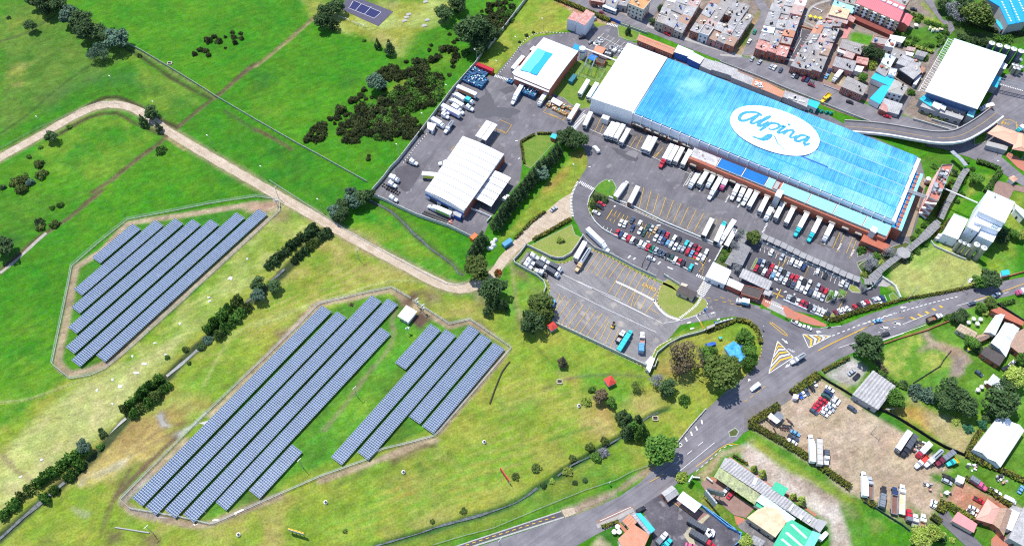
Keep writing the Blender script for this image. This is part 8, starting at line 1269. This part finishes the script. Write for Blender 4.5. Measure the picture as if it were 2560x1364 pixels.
LM={'dark':leafmat('leaf_dark',(0.045,0.090,0.033),(0.078,0.128,0.042)),'green':leafmat('leaf_green',(0.054,0.147,0.024),(0.112,0.210,0.033)),'olive':leafmat('leaf_olive',(0.072,0.123,0.027),(0.128,0.165,0.039)),'gorse':leafmat('leaf_gorse',(0.030,0.048,0.018),(0.072,0.084,0.024)),'blue':leafmat('leaf_blue',(0.083,0.158,0.105),(0.128,0.195,0.128)),'light':leafmat('leaf_light',(0.218,0.322,0.040),(0.345,0.391,0.103)),'grey':leafmat('leaf_grey',(0.196,0.207,0.213),(0.287,0.299,0.310)),'brown':leafmat('leaf_brown',(0.121,0.098,0.063),(0.172,0.132,0.069)),'red':leafmat('leaf_red',(0.402,0.057,0.023),(0.115,0.103,0.023)),'hedge':leafmat('leaf_hedge',(0.103,0.149,0.018),(0.190,0.161,0.025)),'teal':leafmat('leaf_teal',(0.045,0.180,0.090),(0.075,0.210,0.105))}
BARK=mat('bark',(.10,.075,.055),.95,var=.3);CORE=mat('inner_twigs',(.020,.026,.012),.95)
_tk=BA((0,0,-1),(0,0,.1),.1,7,r2=.06)
for i in range(5):a_=i*1.3;_tk.bar((0,0,-.45+i*.12),(.5*cos(a_),.5*sin(a_),.15+.08*i),.045,4,r2=.015)
_o=_tk.o('trunk',BARK);TRUNK=_o.data;bpy.data.objects.remove(_o);tcount=[0]
KN={'round':('tree','broadleaf_tree'),'sparse':('tree','thin_tree'),'cone':('tree','conifer'),'bush':('bush','bush'+'')}
def plant(s,r,col,label,kind='round',h=None,group=None,pos=None):
 """s: where the crown's middle is seen; r: crown radius in metres; h: total height"""
 kind={'r':'round','b':'bush','c':'cone','s':'sparse'}.get(kind,kind);tcount[0]+=1;cat,nm=('shrub','gorse_shrub')if 'gorse'in label else KN[kind];me=CROWNS[kind][tcount[0]%3];m=LM[col]
 if kind=='bush':
  hh=h or r*.8;x,y=pos or P1(s,hh*.4);o=ON(nm,me);LK(o)
  if not me.materials:me.materials.append(m)
  o.material_slots[0].link='OBJECT';o.material_slots[0].material=m;o.location=(x,y,hh*.25);o.scale=(r,r*RU(.85,1.1),hh/.8);o.rotation_euler=(0,0,RU(0,6.28));return tag(o,label,cat,group)
 h=h or(r*3.4 if kind=='cone'else r*1.75);rz=r*.8 if kind!='cone'else h*.36;zc=h-rz*(.85 if kind!='cone'else 1.35);x,y=pos or P1(s,zc);t=TH(nm,label,cat,(x,y,0),group)
 o=ON('crown',me);LK(o);o.parent=t
 if not me.materials:me.materials.append(m)
 o.material_slots[0].link='OBJECT';o.material_slots[0].material=m;o.location=(0,0,zc);o.scale=(r,r*RU(.88,1.1),rz if kind=='cone'else r*RU(.8,1.0));o.rotation_euler=(0,0,RU(0,6.28))
 k=ON('trunk',TRUNK);LK(k);k.parent=t;k.location=(0,0,zc);k.scale=(r*.55,r*.55,zc);return t
def many(reg,pts,r,col,lab,kind='bush',group=None,h=None):
 for i,p in enumerate(pts):plant('%s %f,%f'%(reg,*p[:2]),(p[2]if len(p)>2 else r)*RU(.9,1.1),col,lab,kind,h,group)
for s,r,c,l,k in(('A 245,0',6,'dark','dark tree at the top edge, first of the line of big trees','r'),('A 325,30',7,'dark','dark tree, second in the line of big trees','r'),('A 400,35',6.5,'dark','dark tree, third in the line of big trees','r'),('A 480,100',7,'blue','blue-green tree in the line of big trees','r'),('A 565,130',7.5,'dark','dark tree in the middle of the line of big trees','r'),('A 605,205',8,'dark','largest dark tree of the line in the pastures','r'),('A 690,225',6.5,'dark','dark tree near the lower end of the big tree line','r'),('A 820,265',7.5,'blue','blue-green tree where the concrete panel fence begins','r'),('A 760,250',6.5,'dark','dark tree beside the fence-end tree','r'),('A 705,355',6.5,'blue','hazy blue-green tree standing out below the tree line','s'),('A 660,390',4.5,'blue','small hazy tree beside the hazy blue-green one','s'),('A 213,178',4.2,'dark','lone dark round tree in the upper left pasture','r'),('A 60,125',1.8,'dark','tiny dark bush at the upper left','b'),('A 1070,798',4.6,'dark','dark round tree above the dirt road bend','r'),('A 1008,850',2.6,'dark','slim dark conifer at the dirt road, left of two','c'),('A 1118,893',2.4,'dark','slim dark conifer at the dirt road, right of two','c'),('A 360,965',4.0,'dark','dark round tree on the lower side of the dirt road','r'),('A 275,1165',3.2,'olive','olive bush, uppermost of the left pasture group','b'),('A 290,1235',4.0,'olive','olive bush second in the left pasture group','b'),('A 155,1272',4.0,'olive','olive bush in the middle of the left pasture group','b'),('A 213,1293',3.0,'blue','blue-green bush in the left pasture group','b'),('A 100,1292',3.4,'olive','olive bush left in the pasture group','b'),('A 150,1340',4.0,'olive','olive bush lowest of the left pasture group','b'),('A 20,1328',2.2,'dark','small dark bush at the left edge','b'),('a 30,385',6.0,'dark','big dark tree at the left edge beside the silted ditch','r'),('a 280,215',3.4,'dark','dark bush above the silted ditch','b'),('a 285,250',2.8,'olive','olive bush right at the silted ditch','b'),('a 385,225',3.2,'olive','olive bush hanging over the silted ditch','b'),('a 425,90',2.4,'green','small green bush beside the brown ditch','b'),('a 370,110',1.8,'green','tiny green bush beside the brown ditch','b'),('A 1140,1065',3.8,'green','low leafy bush beside the brown ditch crossing','b'),('A 490,900',1.8,'green','small bush between road and inner ditch','b'),('A 205,1112',1.8,'green','small bush right of the dirt road, left end','b'),('A 288,1045',1.6,'green','tiny bush below the round roadside tree','b'),('A 990,395',1.8,'olive','small bush on the ditch beside the concrete fence','b'),('B 1550,205',12,'dark','huge dark tree beside the yard wall','r'),('B 1655,230',8.5,'dark','dark tree right behind the huge dark tree','r'),('B 1590,320',6,'dark','dark tree below the huge dark tree at the wall','r'),('B 855,580',6.5,'blue','round blue-green tree at the edge of the dark scrub','r'),('B 575,45',6,'dark','dark tree left of the blue court, uppermost','r'),('B 500,70',5.5,'dark','dark tree left of the blue court, middle','r'),('B 470,140',6,'dark','dark tree left of the blue court, lowest','r'),('B 550,155',3.4,'dark','slim dark conifer near the goal frames','c'),('B 862,305',2.3,'dark','small dark conifer on the sports meadow edge','c'),('B 945,330',3.4,'dark','tall dark conifer on the sports meadow edge','c'),('B 1330,92',6.2,'dark','dark round tree at the right of the sports meadow','r'),('B 1432,30',6,'dark','dark round tree at the top edge, right of the sports meadow','r'),('B 768,286',1.6,'green','small bush at the sports meadow edge','b'),('B 1485,370',3.2,'green','pale bush below the huge dark tree','b')):plant(s,r,c,l,k)
GS='dark gorse shrub in the scrub patch of the pasture';gg='gorse shrubs of the large scrub patch'
def SS(reg,poly,n,r,lab,grp,col='gorse',mix=None):
 q=[tuple(map(float,p.split(',')))for p in poly.split()];k=0;xs=[p[0]for p in q];ys=[p[1]for p in q];done=[]
 for _ in range(4000):
  x,y=RU(min(xs),max(xs)),RU(min(ys),max(ys));c=False
  for i in range(len(q)):
   (ax,ay),(bx,by)=q[i],q[(i+1)%len(q)]
   if(ay>y)!=(by>y)and x<(bx-ax)*(y-ay)/(by-ay)+ax:c=not c
  if c and all((x-a)**2+(y-b)**2>34**2 for a,b in done):done.append((x,y));k+=1
  if k>=n:break
 for x,y in done:cc=mix if mix and random.random()<.35 else col;plant('%s %f,%f'%(reg,x,y),r*RU(.7,1.3),cc,lab if cc==col else lab.replace('dark','green'),'bush',None,grp)
SS('B','1030,620 1130,560 1290,520 1310,640 1250,740 1100,760 960,700',34,3.7,GS,gg,mix='green');SS('B','700,760 850,720 1000,680 1060,760 1040,850 900,1000 790,950 690,830',34,3.8,GS,gg,mix='green');SS('B','610,880 700,850 790,950 740,990 640,1020 595,950',14,3.2,GS,gg);SS('B','1000,870 1070,810 1170,910 1140,970 1000,960',13,3.2,GS,gg);SS('B','880,500 940,470 1050,490 1060,540 960,575 890,560',12,3.2,GS,gg);SS('B','1120,440 1200,405 1230,500 1190,520 1080,540 1060,520',10,3.2,GS,gg)
SS('B','350,990 420,880 490,870 490,960 450,1005',10,2.6,'dark gorse shrub in the separate patch by the concrete fence','gorse shrubs of the separate patch');SS('B','1640,30 1819,-30 1819,140 1750,190 1640,140',18,3.2,'dark gorse shrub along the yard wall, top','gorse shrubs along the yard wall',mix='green')
many('B',[(600,775,4),(575,830,3),(525,840,2),(558,875,1.6),(665,806,1.6),(635,815,2),(680,712,3),(715,700,2.5),(742,675,2.4),(766,636,2.2),(780,700,1.8),(820,690,1.5),(875,690,1.6),(907,630,2.5),(1066,436,2),(962,991,1.5),(800,1105,1.5),(797,1128,1.8)],2,'gorse','dark gorse shrub scattered outside the large scrub patch','bush','scattered gorse shrubs');many('B',[(1255,420,3.4),(1290,400,3.4),(1325,345,3.4),(1370,345,3),(1410,350,3),(1420,395,3),(1400,435,2.4),(1400,470,1.8),(1245,320,1.6),(1230,355,1.8),(1375,242,1.4),(1605,80,1.4),(1430,280,1.8),(1405,298,1.8),(1372,530,1.6)],2,'gorse','dark gorse shrub between the scrub patch and the huge tree','bush','gorse shrubs below the huge tree');many('A',[(1475,285,3),(1520,258,2),(1555,290,2.6),(1600,262,1.2),(1650,228,2),(1660,262,2.4),(1668,300,2.2),(1710,235,1.6),(1714,270,2.2),(1420,352,2.2),(1462,358,2.2),(1480,390,2),(1380,382,2.2),(1600,340,1.2)],2,'gorse','dark gorse shrub of the small upper patch','bush','gorse shrubs of the small upper patch')
def BR(reg,a,b,r,lab,grp,col='green',step=1.15,h=None,alt='olive'):
 A_,B_=P('%s %s %s'%(reg,a,b),1.5);n=max(2,int(dist(A_,B_)/(r*step)))
 for i in range(n):p=lerp(A_,B_,(i+.5)/n);plant('',r*RU(.8,1.25),alt if random.random()<.3 else col,lab,'bush',(h or r*1.45)*RU(.85,1.2),grp,(p[0]+RU(-.5,.5),p[1]+RU(-.5,.5)))
for reg,a,b,w in(('f','425,300','70,590','upper stretch, left bank'),('f','520,330','250,560','upper stretch, right bank'),('c','860,110','610,360','middle stretch, left bank'),('c','920,170','680,410','middle stretch, right bank'),('b','1190,115','890,380','lower stretch, left bank'),('b','1270,160','960,410','lower stretch, right bank'),('b','640,630','190,965','bottom stretch, left bank'),('b','620,750','480,865','bottom stretch, first clump of right bank'),('b','430,925','290,1050','bottom stretch, second clump of right bank'),('b','180,970','0,1160','bottom left corner, left bank')):BR(reg,a,b,3.0,'dense bush of the ditch hedgerow, '+w,'hedgerow bushes, '+w,'dark'if 'upper'in w else 'green')
for s,r,c,l,k in(('c 985,105',4.2,'blue','blue-green round tree between upper and middle hedgerow','r'),('c 975,25',4.2,'dark','dark tree, upper of the hedgerow gap','r'),('f 120,722',3.8,'dark','dark tree on the right bank in the hedgerow gap','r'),('c 620,425',3,'blue','bluish bush at the lower end of the middle hedgerow','b'),('c 575,470',2.8,'dark','dark bush below the middle hedgerow','b'),('b 735,632',2.0,'green','small round bush on the right bank, alone','b'),('b 755,545',2.2,'dark','small dark bush on the left bank, alone','b'),('b 738,512',1.4,'dark','tiny dark bush on the left bank','b'),('c 490,590',1.2,'dark','tiny bush right of the ditch, mid meadow','b'),('c 335,548',1.6,'green','tiny bush left of the ditch','b'),('c 462,490',2.0,'olive','small olive bush left of the ditch','b'),('b 610,640',4,'blue','blue-green tree at the top of the bottom hedgerow','r'),('b 1390,22',1.2,'dark','tiny bush by the ditch, upper meadow','b')):plant(s,r,c,l,k)
for i,(s,r)in enumerate((('f 560,185',4.5),('f 615,205',4.5),('f 620,150',4.8),('f 690,115',5),('f 745,95',5),('f 795,75',4.6),('f 670,52',3.4),('f 590,235',3.6))):plant(s,r,'dark'if i%3 else 'blue',('leftmost','lower middle','upper middle','broad','upper','wall-side','small topmost','lowest')[i]+' dark tree of the thicket at the depot corner')
for i,s in enumerate(('I 690,330','I 648,390','I 600,445','I 545,490','I 480,545','I 425,615','I 378,675','I 330,735','I 280,795','I 225,850','I 180,915','I 130,960','I 85,1020','I 45,1085','I 10,1150','f 1605,380','f 1570,430','f 1545,475')):plant(s,3.9,'dark',ordn[i]+' dark conifer counted from the upper end of the depot row','cone',12.5,'conifers along the truck depot')
for s,r,c,l,k in(('I 760,195',5,'dark','dark tree, left of the clump at the depot row head','r'),('I 845,170',5.5,'dark','dark tree, topmost of the clump at the depot row head','r'),('I 935,215',5.8,'dark','dark tree, right of the clump at the depot row head','r'),('I 870,260',5,'dark','dark tree, lowest of the clump at the depot row head','r'),('I 520,600',4.5,'blue','blue-green tree leaning out of the conifer row','r'),('f 1575,590',8,'olive','huge dark olive tree where the dirt road forks','r'),('f 1690,730',7.5,'dark','huge dark green tree below the dirt road fork','r'),('f 1755,850',3.0,'dark','dark conifer beside the huge tree below the fork','c'),('f 1645,890',2.6,'dark','small dark conifer below the huge tree','c'),('f 1700,830',3.2,'dark','middle dark conifer below the huge tree','c'),('f 1718,628',2.6,'red','red flowering bush at the dirt road fork','b'),('P 480,820',7.2,'olive','big olive tree hiding the parked trucks','r'),('P 560,900',5,'olive','smaller olive tree against the parked trucks','r'),('P 405,1010',6.4,'dark','dark tree beneath the big olive tree','r'),('P 735,90',2.6,'light','bright bush in the middle of the round dry lawn','b'),('L 845,880',4.4,'olive','round olive tree between the car parks','r'),('L 655,830',3.6,'grey','silver-grey tree beside the parked trailers, upper','s'),('L 620,965',3.4,'grey','silver-grey tree beside the parked trailers, lower','s'),('O 190,490',3.2,'grey','silver-grey tree beside the ribbed shed roof','s'),('O 215,150',2.8,'grey','silver-grey shrub by the walkway head','s'),('N 240,200',2.8,'dark','dark bush on the hedge end of the upper car park, top','b'),('N 190,290',3,'dark','dark bush on the hedge end of the upper car park, middle','b'),('N 325,220',2.8,'dark','dark round bush beside the red parked car','b'),('O 1690,470',3.6,'grey','silver-grey tree in the garden bed at the yard end','s'),('O 1645,570',2.4,'light','yellow-green round bush in the garden bed','b'),('O 1610,295',3,'green','green bush on the bed beside the lift box','b'),('M 1015,1040',4,'grey','large silver-grey tree beside the red crossing','s'),('M 810,1150',4.6,'grey','large silver-grey tree in the triangular garden','s'),('M 872,1085',2.2,'green','small green tree in the triangular garden','r'),('M 920,1170',2.4,'light','yellow-flowered bush in the triangular garden','b'),('O 1630,720',2.6,'grey','silver-grey shrub at the end of the square plates','s'),('M 1420,950',2.2,'green','round green bush below the ribbed walkway, first','b'),('M 1330,1035',2.4,'green','round green bush below the ribbed walkway, second','b'),('M 1245,1100',2.4,'green','round green bush below the ribbed walkway, third','b'),('M 1185,1150',1.8,'brown','small brown bush below the round junction roof','b'),('F 1285,670',4.2,'green','round green tree on the garden lawn beside the walkway','r'),('F 1235,555',2.2,'green','small green bush at the hedge corner','b'),('F 1160,465',2.4,'green','small green bush beside the footbridge','b'),('F 1110,840',2.6,'green','green bush beside the ribbed walkway','b'),('F 800,525',2.4,'green','round clipped bush left of the process tower','b'),('F 1020,600',3,'dark','dark shrub right of the process tower','b'),('F 990,610',1.6,'light','yellow flower bed right of the process tower','b'),('F 1780,1290',3.6,'light','light green tree at the right edge of the tower hall','r'),('h 820,580',4.5,'dark','dark green tree behind the white tower hall','r'),('h 960,560',3.5,'green','green tree right of the white tower hall','r'),('Q 1060,840',9.5,'brown','broad thin-leaved brown tree below the exit wall','s'),('Q 1000,960',6,'brown','thin brown tree beneath the broad brown tree','s'),('Q 1470,1030',9.5,'olive','huge olive tree at the public road bend','r'),('Q 1560,960',5.5,'olive','olive tree attached to the huge olive tree','r'),('Q 1290,815',3.6,'green','green tree left of the blue house, upper','r'),('Q 1355,800',3.2,'green','green tree left of the blue house, right','r'),('Q 1285,890',3.4,'dark','dark tree left of the blue house, lower','r'),('Q 1740,640',4.6,'green','green tree at the corner above the blue house','r'),('Q 1790,810',4,'green','green tree right of the blue house','r'),('Q 1790,930',4,'green','green tree below the blue house at the road','r'),('Q 860,1215',4.6,'dark','dark brown-green tree left of the huge olive tree','r'),('Q 740,1130',4,'grey','bare grey shrubby tree below the truck park corner','s'),('Q 505,1195',3.4,'olive','thin olive tree on the green meadow','s'),('Y 530,295',2.6,'brown','lone dark slender tree on the green meadow','c'),('Y 885,615',4,'brown','brown-grey tree in the meadow clump','r'),('Y 975,668',3,'green','green tree right in the meadow clump','r'),('Y 750,665',3,'light','bright yellow-green bush in the meadow','b'),('Y 800,560',2.4,'green','small green bush in the meadow clump','b'),('Y 1085,785',3.4,'dark','dark conifer, first of the brook clump','c'),('Y 1130,830',3.6,'dark','dark conifer, second of the brook clump','c'),('Y 1215,820',2.6,'dark','slim dark conifer, right of the brook clump','c'),('Y 1180,890',3.6,'green','green conifer in the middle of the brook clump','c'),('Y 1255,930',4.2,'green','tall green conifer, lowest of the brook clump','c'),('Y 1130,930',3.4,'dark','dark conifer at the brook bank','c'),('Y 1430,1080',8.2,'green','huge dense green tree overhanging the public road','r'),('Y 1640,650',3.4,'green','low green bush above the roadside lawn','b'),('Y 840,1170',3.2,'green','green bush at the brook, right of two','b'),('Y 905,1130',3,'grey','grey bush at the brook','b'),('Y 780,1080',2.6,'olive','olive bush at the brook, upper','b'),('Y 915,1025',2.6,'olive','olive bush at the brook near the conifers','b'),('Y 580,1300',2.6,'light','light green bush at the brook, lower','b'),('Y 290,1270',2.6,'olive','olive bush on the meadow left of the brook','b'),('Y 622,1180',2.2,'olive','small olive bush left of the brook','b'),('Y 1140,990',2.4,'green','green bush below the conifers','b'),('g 1690,310',2.2,'olive','bush beside the red hoarding','b'),('g 2005,352',1.6,'light','tiny light bush at the brook bend','b'),('g 1240,610',1.8,'olive','small olive bush on the brook edge, lower meadow','b'),('g 970,700',1.3,'olive','tiny bush on the lower meadow','b'),('g 215,785',1.3,'olive','tiny bush at the lower edge of the meadow','b'),('g 2205,365',1.4,'dark','tiny dark bush on the road bank','b'),('g 2292,345',1.4,'dark','second tiny dark bush on the road bank','b'),('g 1935,390',1.8,'dark','dark bush in the brook','b'),('d 265,272',1.2,'brown','tiny dark bush between the solar arrays','b'),('X 1040,480',2.8,'light','bright green hedge bush at the filling yard corner','b'),('X 1080,450',2.2,'light','second bright green bush at the filling yard corner','b'),('W 640,1300',3.4,'light','light green tree beside the grey hut roof','r'),('R 1420,470',7.5,'dark','big round dark tree on the lower side of the public road','r'),('S 1070,530',3.6,'dark','dark tree left of the restaurant parasols, lower','r'),('S 1130,470',3.4,'dark','dark tree left of the restaurant parasols, right','r'),('S 985,525',3.2,'green','green bush at the road above the restaurant lawn','b'),('S 1320,390',3,'green','green tree above the restaurant parasols','r'),('S 1450,345',3.6,'olive','olive tree at the road above the brown-tiled house','r'),('S 1375,460',2.6,'light','yellow-green bush beside the restaurant','b'),('S 1235,810',4,'green','green tree below the thatched bar','r'),('S 1200,740',2.8,'green','small tree at the thatched bar','r'),('S 1310,890',3,'dark','dark bush beside the dark flat shed','b'),('S 1440,740',2.4,'green','round green bush before the zinc hall','b'),('S 1430,70',6.2,'dark','large dark tree at the upper side of the public road','r'),('S 1340,100',4.6,'green','green tree left of the large dark roadside tree','r'),('S 1700,1190',6,'light','light green broad tree beside the tin-roofed hut','r'),('S 1800,1000',4,'green','green tree at the right edge by the parked pickup','r'),('U 1010,190',7.5,'dark','tall dark tree in the middle of the garden field','r'),('U 930,290',6,'dark','dark tree in front of the tall garden tree','r'),('U 1150,320',6.2,'dark','broad dark tree right of the tall garden tree','r'),('U 600,170',4.6,'blue','blue-green bush beside the field track, left','b'),('U 725,215',5,'blue','blue-green bush beside the field track, right','b'),('U 375,255',5,'green','round green tree behind the ribbed warehouse','r'),('U 1570,290',8,'dark','huge dark tree above the greenhouse','r'),('U 1660,90',5,'dark','dark tree beside the light green broad tree','r'),('U 1040,500',2.4,'light','light green round bush below the dark trees','b'),('U 450,85',2.4,'dark','dark bush on the field track','b'),('U 1350,550',3,'teal','teal bush left of the greenhouse, upper','b'),('U 1190,590',3,'teal','teal bush left of the greenhouse, lower','b'),('U 1400,470',2.8,'dark','dark bush along the greenhouse','b'),('V 720,1270',5.6,'light','yellow-green blossoming tree below the dump trucks, left','r'),('V 910,1185',4.6,'light','yellow-green blossoming tree below the dump trucks, right','r'),('V 1000,1250',2.8,'dark','dark bush beside the blossoming trees','b'),('V 1140,1285',1.6,'light','round flower ring on the small lawn','b'),('E 1275,130',9.5,'olive','huge olive-grey tree near the blue warehouse','r'),('E 1150,60',7,'dark','dark tree left of the huge olive-grey tree','r'),('E 1350,220',7,'olive','olive tree below the huge olive-grey tree','r'),('E 1010,90',6,'grey','grey-green thin tree by the lane bend','s'),('E 1090,190',5,'grey','grey-green thin tree right of the lane','s'),('E 900,40',5,'dark','dark tree at the top edge by the lane','r'),('E 1120,420',4,'dark','dark bush behind the logistics hall, first','b'),('E 1250,460',4,'dark','dark bush behind the logistics hall, second','b'),('E 1370,490',4,'dark','dark bush behind the logistics hall, third','b'),('E 1540,430',4,'green','green bush above the silos, left','b'),('E 1640,440',4,'green','green bush above the silos, right','b'),('E 680,1265',2.6,'light','round yellow-green bush, first of the row at the street end','b'),('E 755,1290',2.6,'light','round yellow-green bush, second of the row at the street end','b'),('E 825,1330',2.2,'light','round yellow-green bush, third of the row at the street end','b'),('E 900,1350',2,'light','round yellow-green bush, fourth of the row at the street end','b'),('E 540,1045',3.2,'green','green bush beside the lane and the hipped house','b'),('D 1550,525',5,'dark','dark tree in the middle of the right town block','r'),('D 1640,560',4.4,'dark','dark tree beside the middle town tree','r'),('D 1585,640',3.4,'light','light green flowering shrub in the town','b'),('D 1565,690',3,'light','second light green flowering shrub in the town','b'),('D 1480,800',3.4,'green','green tree beside the shop by the vacant lot','r'),('D 450,345',2,'green','small street tree left of the brown terraces','r'),('D 485,275',2,'green','second small street tree along the side street','r'),('D 522,208',2,'green','third small street tree along the side street','r'),('D 405,430',1.4,'green','fourth tiny street tree along the side street','r'),('C 1285,58',2.6,'dark','dark street tree before the second block, upper','r'),('C 1228,150',2.4,'dark','dark street tree before the first block, lower','r'),('C 1057,210',2.2,'dark','small conifer on the green triangle by the street','c'),('C 330,250',1.6,'dark','round bush on the kerb of the yellow lawn','b'),('C 380,230',1.2,'dark','small bush on the kerb of the yellow lawn','b'),('C 282,298',1.2,'dark','small bush beside the checkered kerb','b')):plant(s,r,c,l,k)
many('E',[(560,175),(640,190),(720,250),(790,265),(840,290),(500,410),(590,440),(450,385),(370,350),(420,330),(880,470),(860,420),(760,510),(700,660),(650,640),(470,500),(610,240,2.4),(900,330),(930,370),(560,500),(690,520)],2.6,'green','green shrub in the town garden by the lane','bush','shrubs of the town garden');many('F',[(620,1260),(680,1200),(560,1340),(720,1150),(640,1320),(900,900),(960,800),(1130,700),(1010,700),(1060,920),(1180,600)],2,'green','green shrub in the strips beside the ribbed walkway','bush','shrubs beside the ribbed walkway');many('L',[(500,1040),(520,1100),(480,1130),(560,1020),(700,810)],1.8,'green','green shrub in the bed beside the ribbed walkway roof','bush','shrubs between the car parks');many('O',[(1720,420),(1770,370),(1800,450),(1650,520),(1760,520),(1700,570)],1.8,'green','green shrub of the garden bed at the yard end','bush','shrubs of the garden bed');many('W',[(760,355,1.6),(865,415,1.9),(1270,710,1.7),(1375,765,2.0)],1.6,'light','small yellow-green cypress along the motel track','cone','cypresses along the motel')
for s,l in(('O 1275,790','palm on the kerbed bed of the staff car park, left'),('O 1392,778','palm on the kerbed bed of the staff car park, right')):
 x,y=P1(s,5);t=TH('palm_tree',l,'palm',(x,y,0),'palms of the staff car park');BA((x,y,0),(x,y,5),.22,7,r2=.14).o('trunk',BARK,t)
 for i in range(11):
  a_=i*.571;b=MB();pr=[(x+cos(a_)*d_,y+sin(a_)*d_,5+.5*d_-.28*d_*d_+.1)for d_ in(0,.8,1.6,2.4)]
  for p,q_ in zip(pr,pr[1:]):w_=.28;sx,sy=-sin(a_)*w_,cos(a_)*w_;b.add([(p[0]-sx,p[1]-sy,p[2]),(p[0]+sx,p[1]+sy,p[2]),(q_[0]+sx*.7,q_[1]+sy*.7,q_[2]),(q_[0]-sx*.7,q_[1]-sy*.7,q_[2])],[(0,1,2,3)])
  b.o('frond',LM['green'],t)
def hedge(s,w,h,col,label,dens=9,name='hedge'):
 pts=P(s);st=RS(pts,.5);n=int(len(st)*.5*w*dens);C=np.zeros((n,3));L_,R_=OF(st,w)
 for i in range(n):k=gp.integers(len(st));f=gp.random();C[i]=(L_[k][0]*f+R_[k][0]*(1-f)+gp.normal(0,.12),L_[k][1]*f+R_[k][1]*(1-f)+gp.normal(0,.12),h*(.35+.65*gp.random()**.4)*(1-.25*abs(2*f-1)))
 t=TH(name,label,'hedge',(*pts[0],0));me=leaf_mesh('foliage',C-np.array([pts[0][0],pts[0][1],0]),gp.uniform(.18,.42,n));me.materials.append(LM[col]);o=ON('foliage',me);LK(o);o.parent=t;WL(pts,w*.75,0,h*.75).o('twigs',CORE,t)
for s,w,h,c,l in(('T 45,740 150,775 340,880 520,985 760,1125 1000,1310 1200,1450',3.4,2.2,'hedge','long yellow-green flowering hedge between gravel lot and dusty track'),('T 835,170 530,390',4.0,2.6,'hedge','broad hedge between public road and gravel lot, right of the entrance'),('T 385,520 60,725',3.6,2.6,'hedge','broad hedge between public road and gravel lot, left of the entrance'),('O 1170,1055 1230,1090 1310,1090 1500,1015 1819,925',2.6,1.8,'hedge','hedge round the tip of the staff car park'),('S 0,425 100,400 300,350 500,300 900,235 1290,155',1.4,1.4,'hedge','thin hedge along the dry lawn above the public road'),('O 175,1090 300,1110 400,1180 440,1260 460,1364',2.2,2.0,'hedge','brownish hedge curving round the blue house plot'),('Q 1290,590 1420,550 1620,470',1.6,1.6,'hedge','brownish hedge along the exit lane'),('C 520,-10 700,60 920,155',3.2,2.2,'hedge','dark brown-green hedge along the upper street'),('I 555,1045 400,1160 310,1250',1.6,1.5,'hedge','low brown hedge, upper side of the dirt drive'),('I 300,1270 210,1350',1.6,1.5,'hedge','low brown hedge beside the blue container'),('I 845,1130 600,1270 420,1370',2.0,1.7,'hedge','low hedge, lower side of the dirt drive'),('U 1150,895 1330,985 1500,1050 1819,1195 1950,1250',3.0,2.2,'hedge','orange-green hedge below the greenhouse'),('U 1310,620 1220,760 1155,885',2.2,2.0,'hedge','orange-green hedge between brown grass and greenhouse'),('V 1300,490 1500,590 1700,720 1890,860',2.4,2.0,'hedge','clipped hedge between red yard and curved track'),('V 1060,830 1200,920 1330,990 1450,1070',3.4,2.2,'hedge','clipped brown hedge along the pink canopy'),('V 1030,800 965,930',4.2,2.4,'hedge','short clipped hedge block at the gravel lot corner'),('V 930,990 890,1050',4.2,2.4,'hedge','small round hedge block beside the southern driveway'),('V 0,745 130,850',3.0,2.0,'hedge','flowering hedge end at the lower gravel lot'),('R 895,765 1040,690 1190,615',1.8,1.8,'hedge','dark hedge between public road and pale gravel'),('I 285,255 440,165',1.4,1.6,'hedge','thin dark hedge on the small triangular depot lawn'),('I 470,160 640,160',1.4,1.6,'hedge','thin dark hedge at the cyan kiosk'),('I 282,270 320,500',1.4,1.6,'hedge','thin brown hedge on the left of the triangular lawn'),('N 165,230 140,300 175,400',1.4,1.4,'light','yellow hedge strip at the end of the upper car park'),('F 1275,480 1400,515 1540,575',3.0,2.4,'green','thick green hedge along the estate gate road'),('F 1540,585 1460,700 1370,830',3.0,2.4,'green','thick green hedge along the garden lawn'),('F 970,710 900,900 820,1100',1.6,1.4,'hedge','narrow clipped hedge beside the process tower'),('M 1700,680 1600,780 1520,900',1.8,1.4,'hedge','clipped hedge left of the white tower hall'),('S 1540,380 1700,330',2.4,2,'green','green hedge above the brown-tiled house'),('E 330,470 480,500 640,560 780,605',2.2,1.8,'light','yellow-green hedge across the town garden'),('E 930,300 920,420 830,540',2.0,1.8,'green','green hedge along the lane by the garden'),('E 1180,255 1400,340 1600,390 1819,395',3.0,2.6,'dark','dark hedge before the blue warehouse'),('X 20,1120 240,1050',1.6,1.4,'hedge','brown hedge between road and parasol garden'),('W 480,200 660,310',1.4,1.2,'hedge','thin hedge at the motel corner'),('S 130,1120 330,1260 480,1330',2.0,1.6,'green','overgrown green hedge right of the ribbed warehouse'),('S 110,990 200,1080 260,1150',2.2,1.0,'brown','reddish-brown hedge pile beside the big round tree')):
 hedge(s,w,h,c,l)
drop_protos()
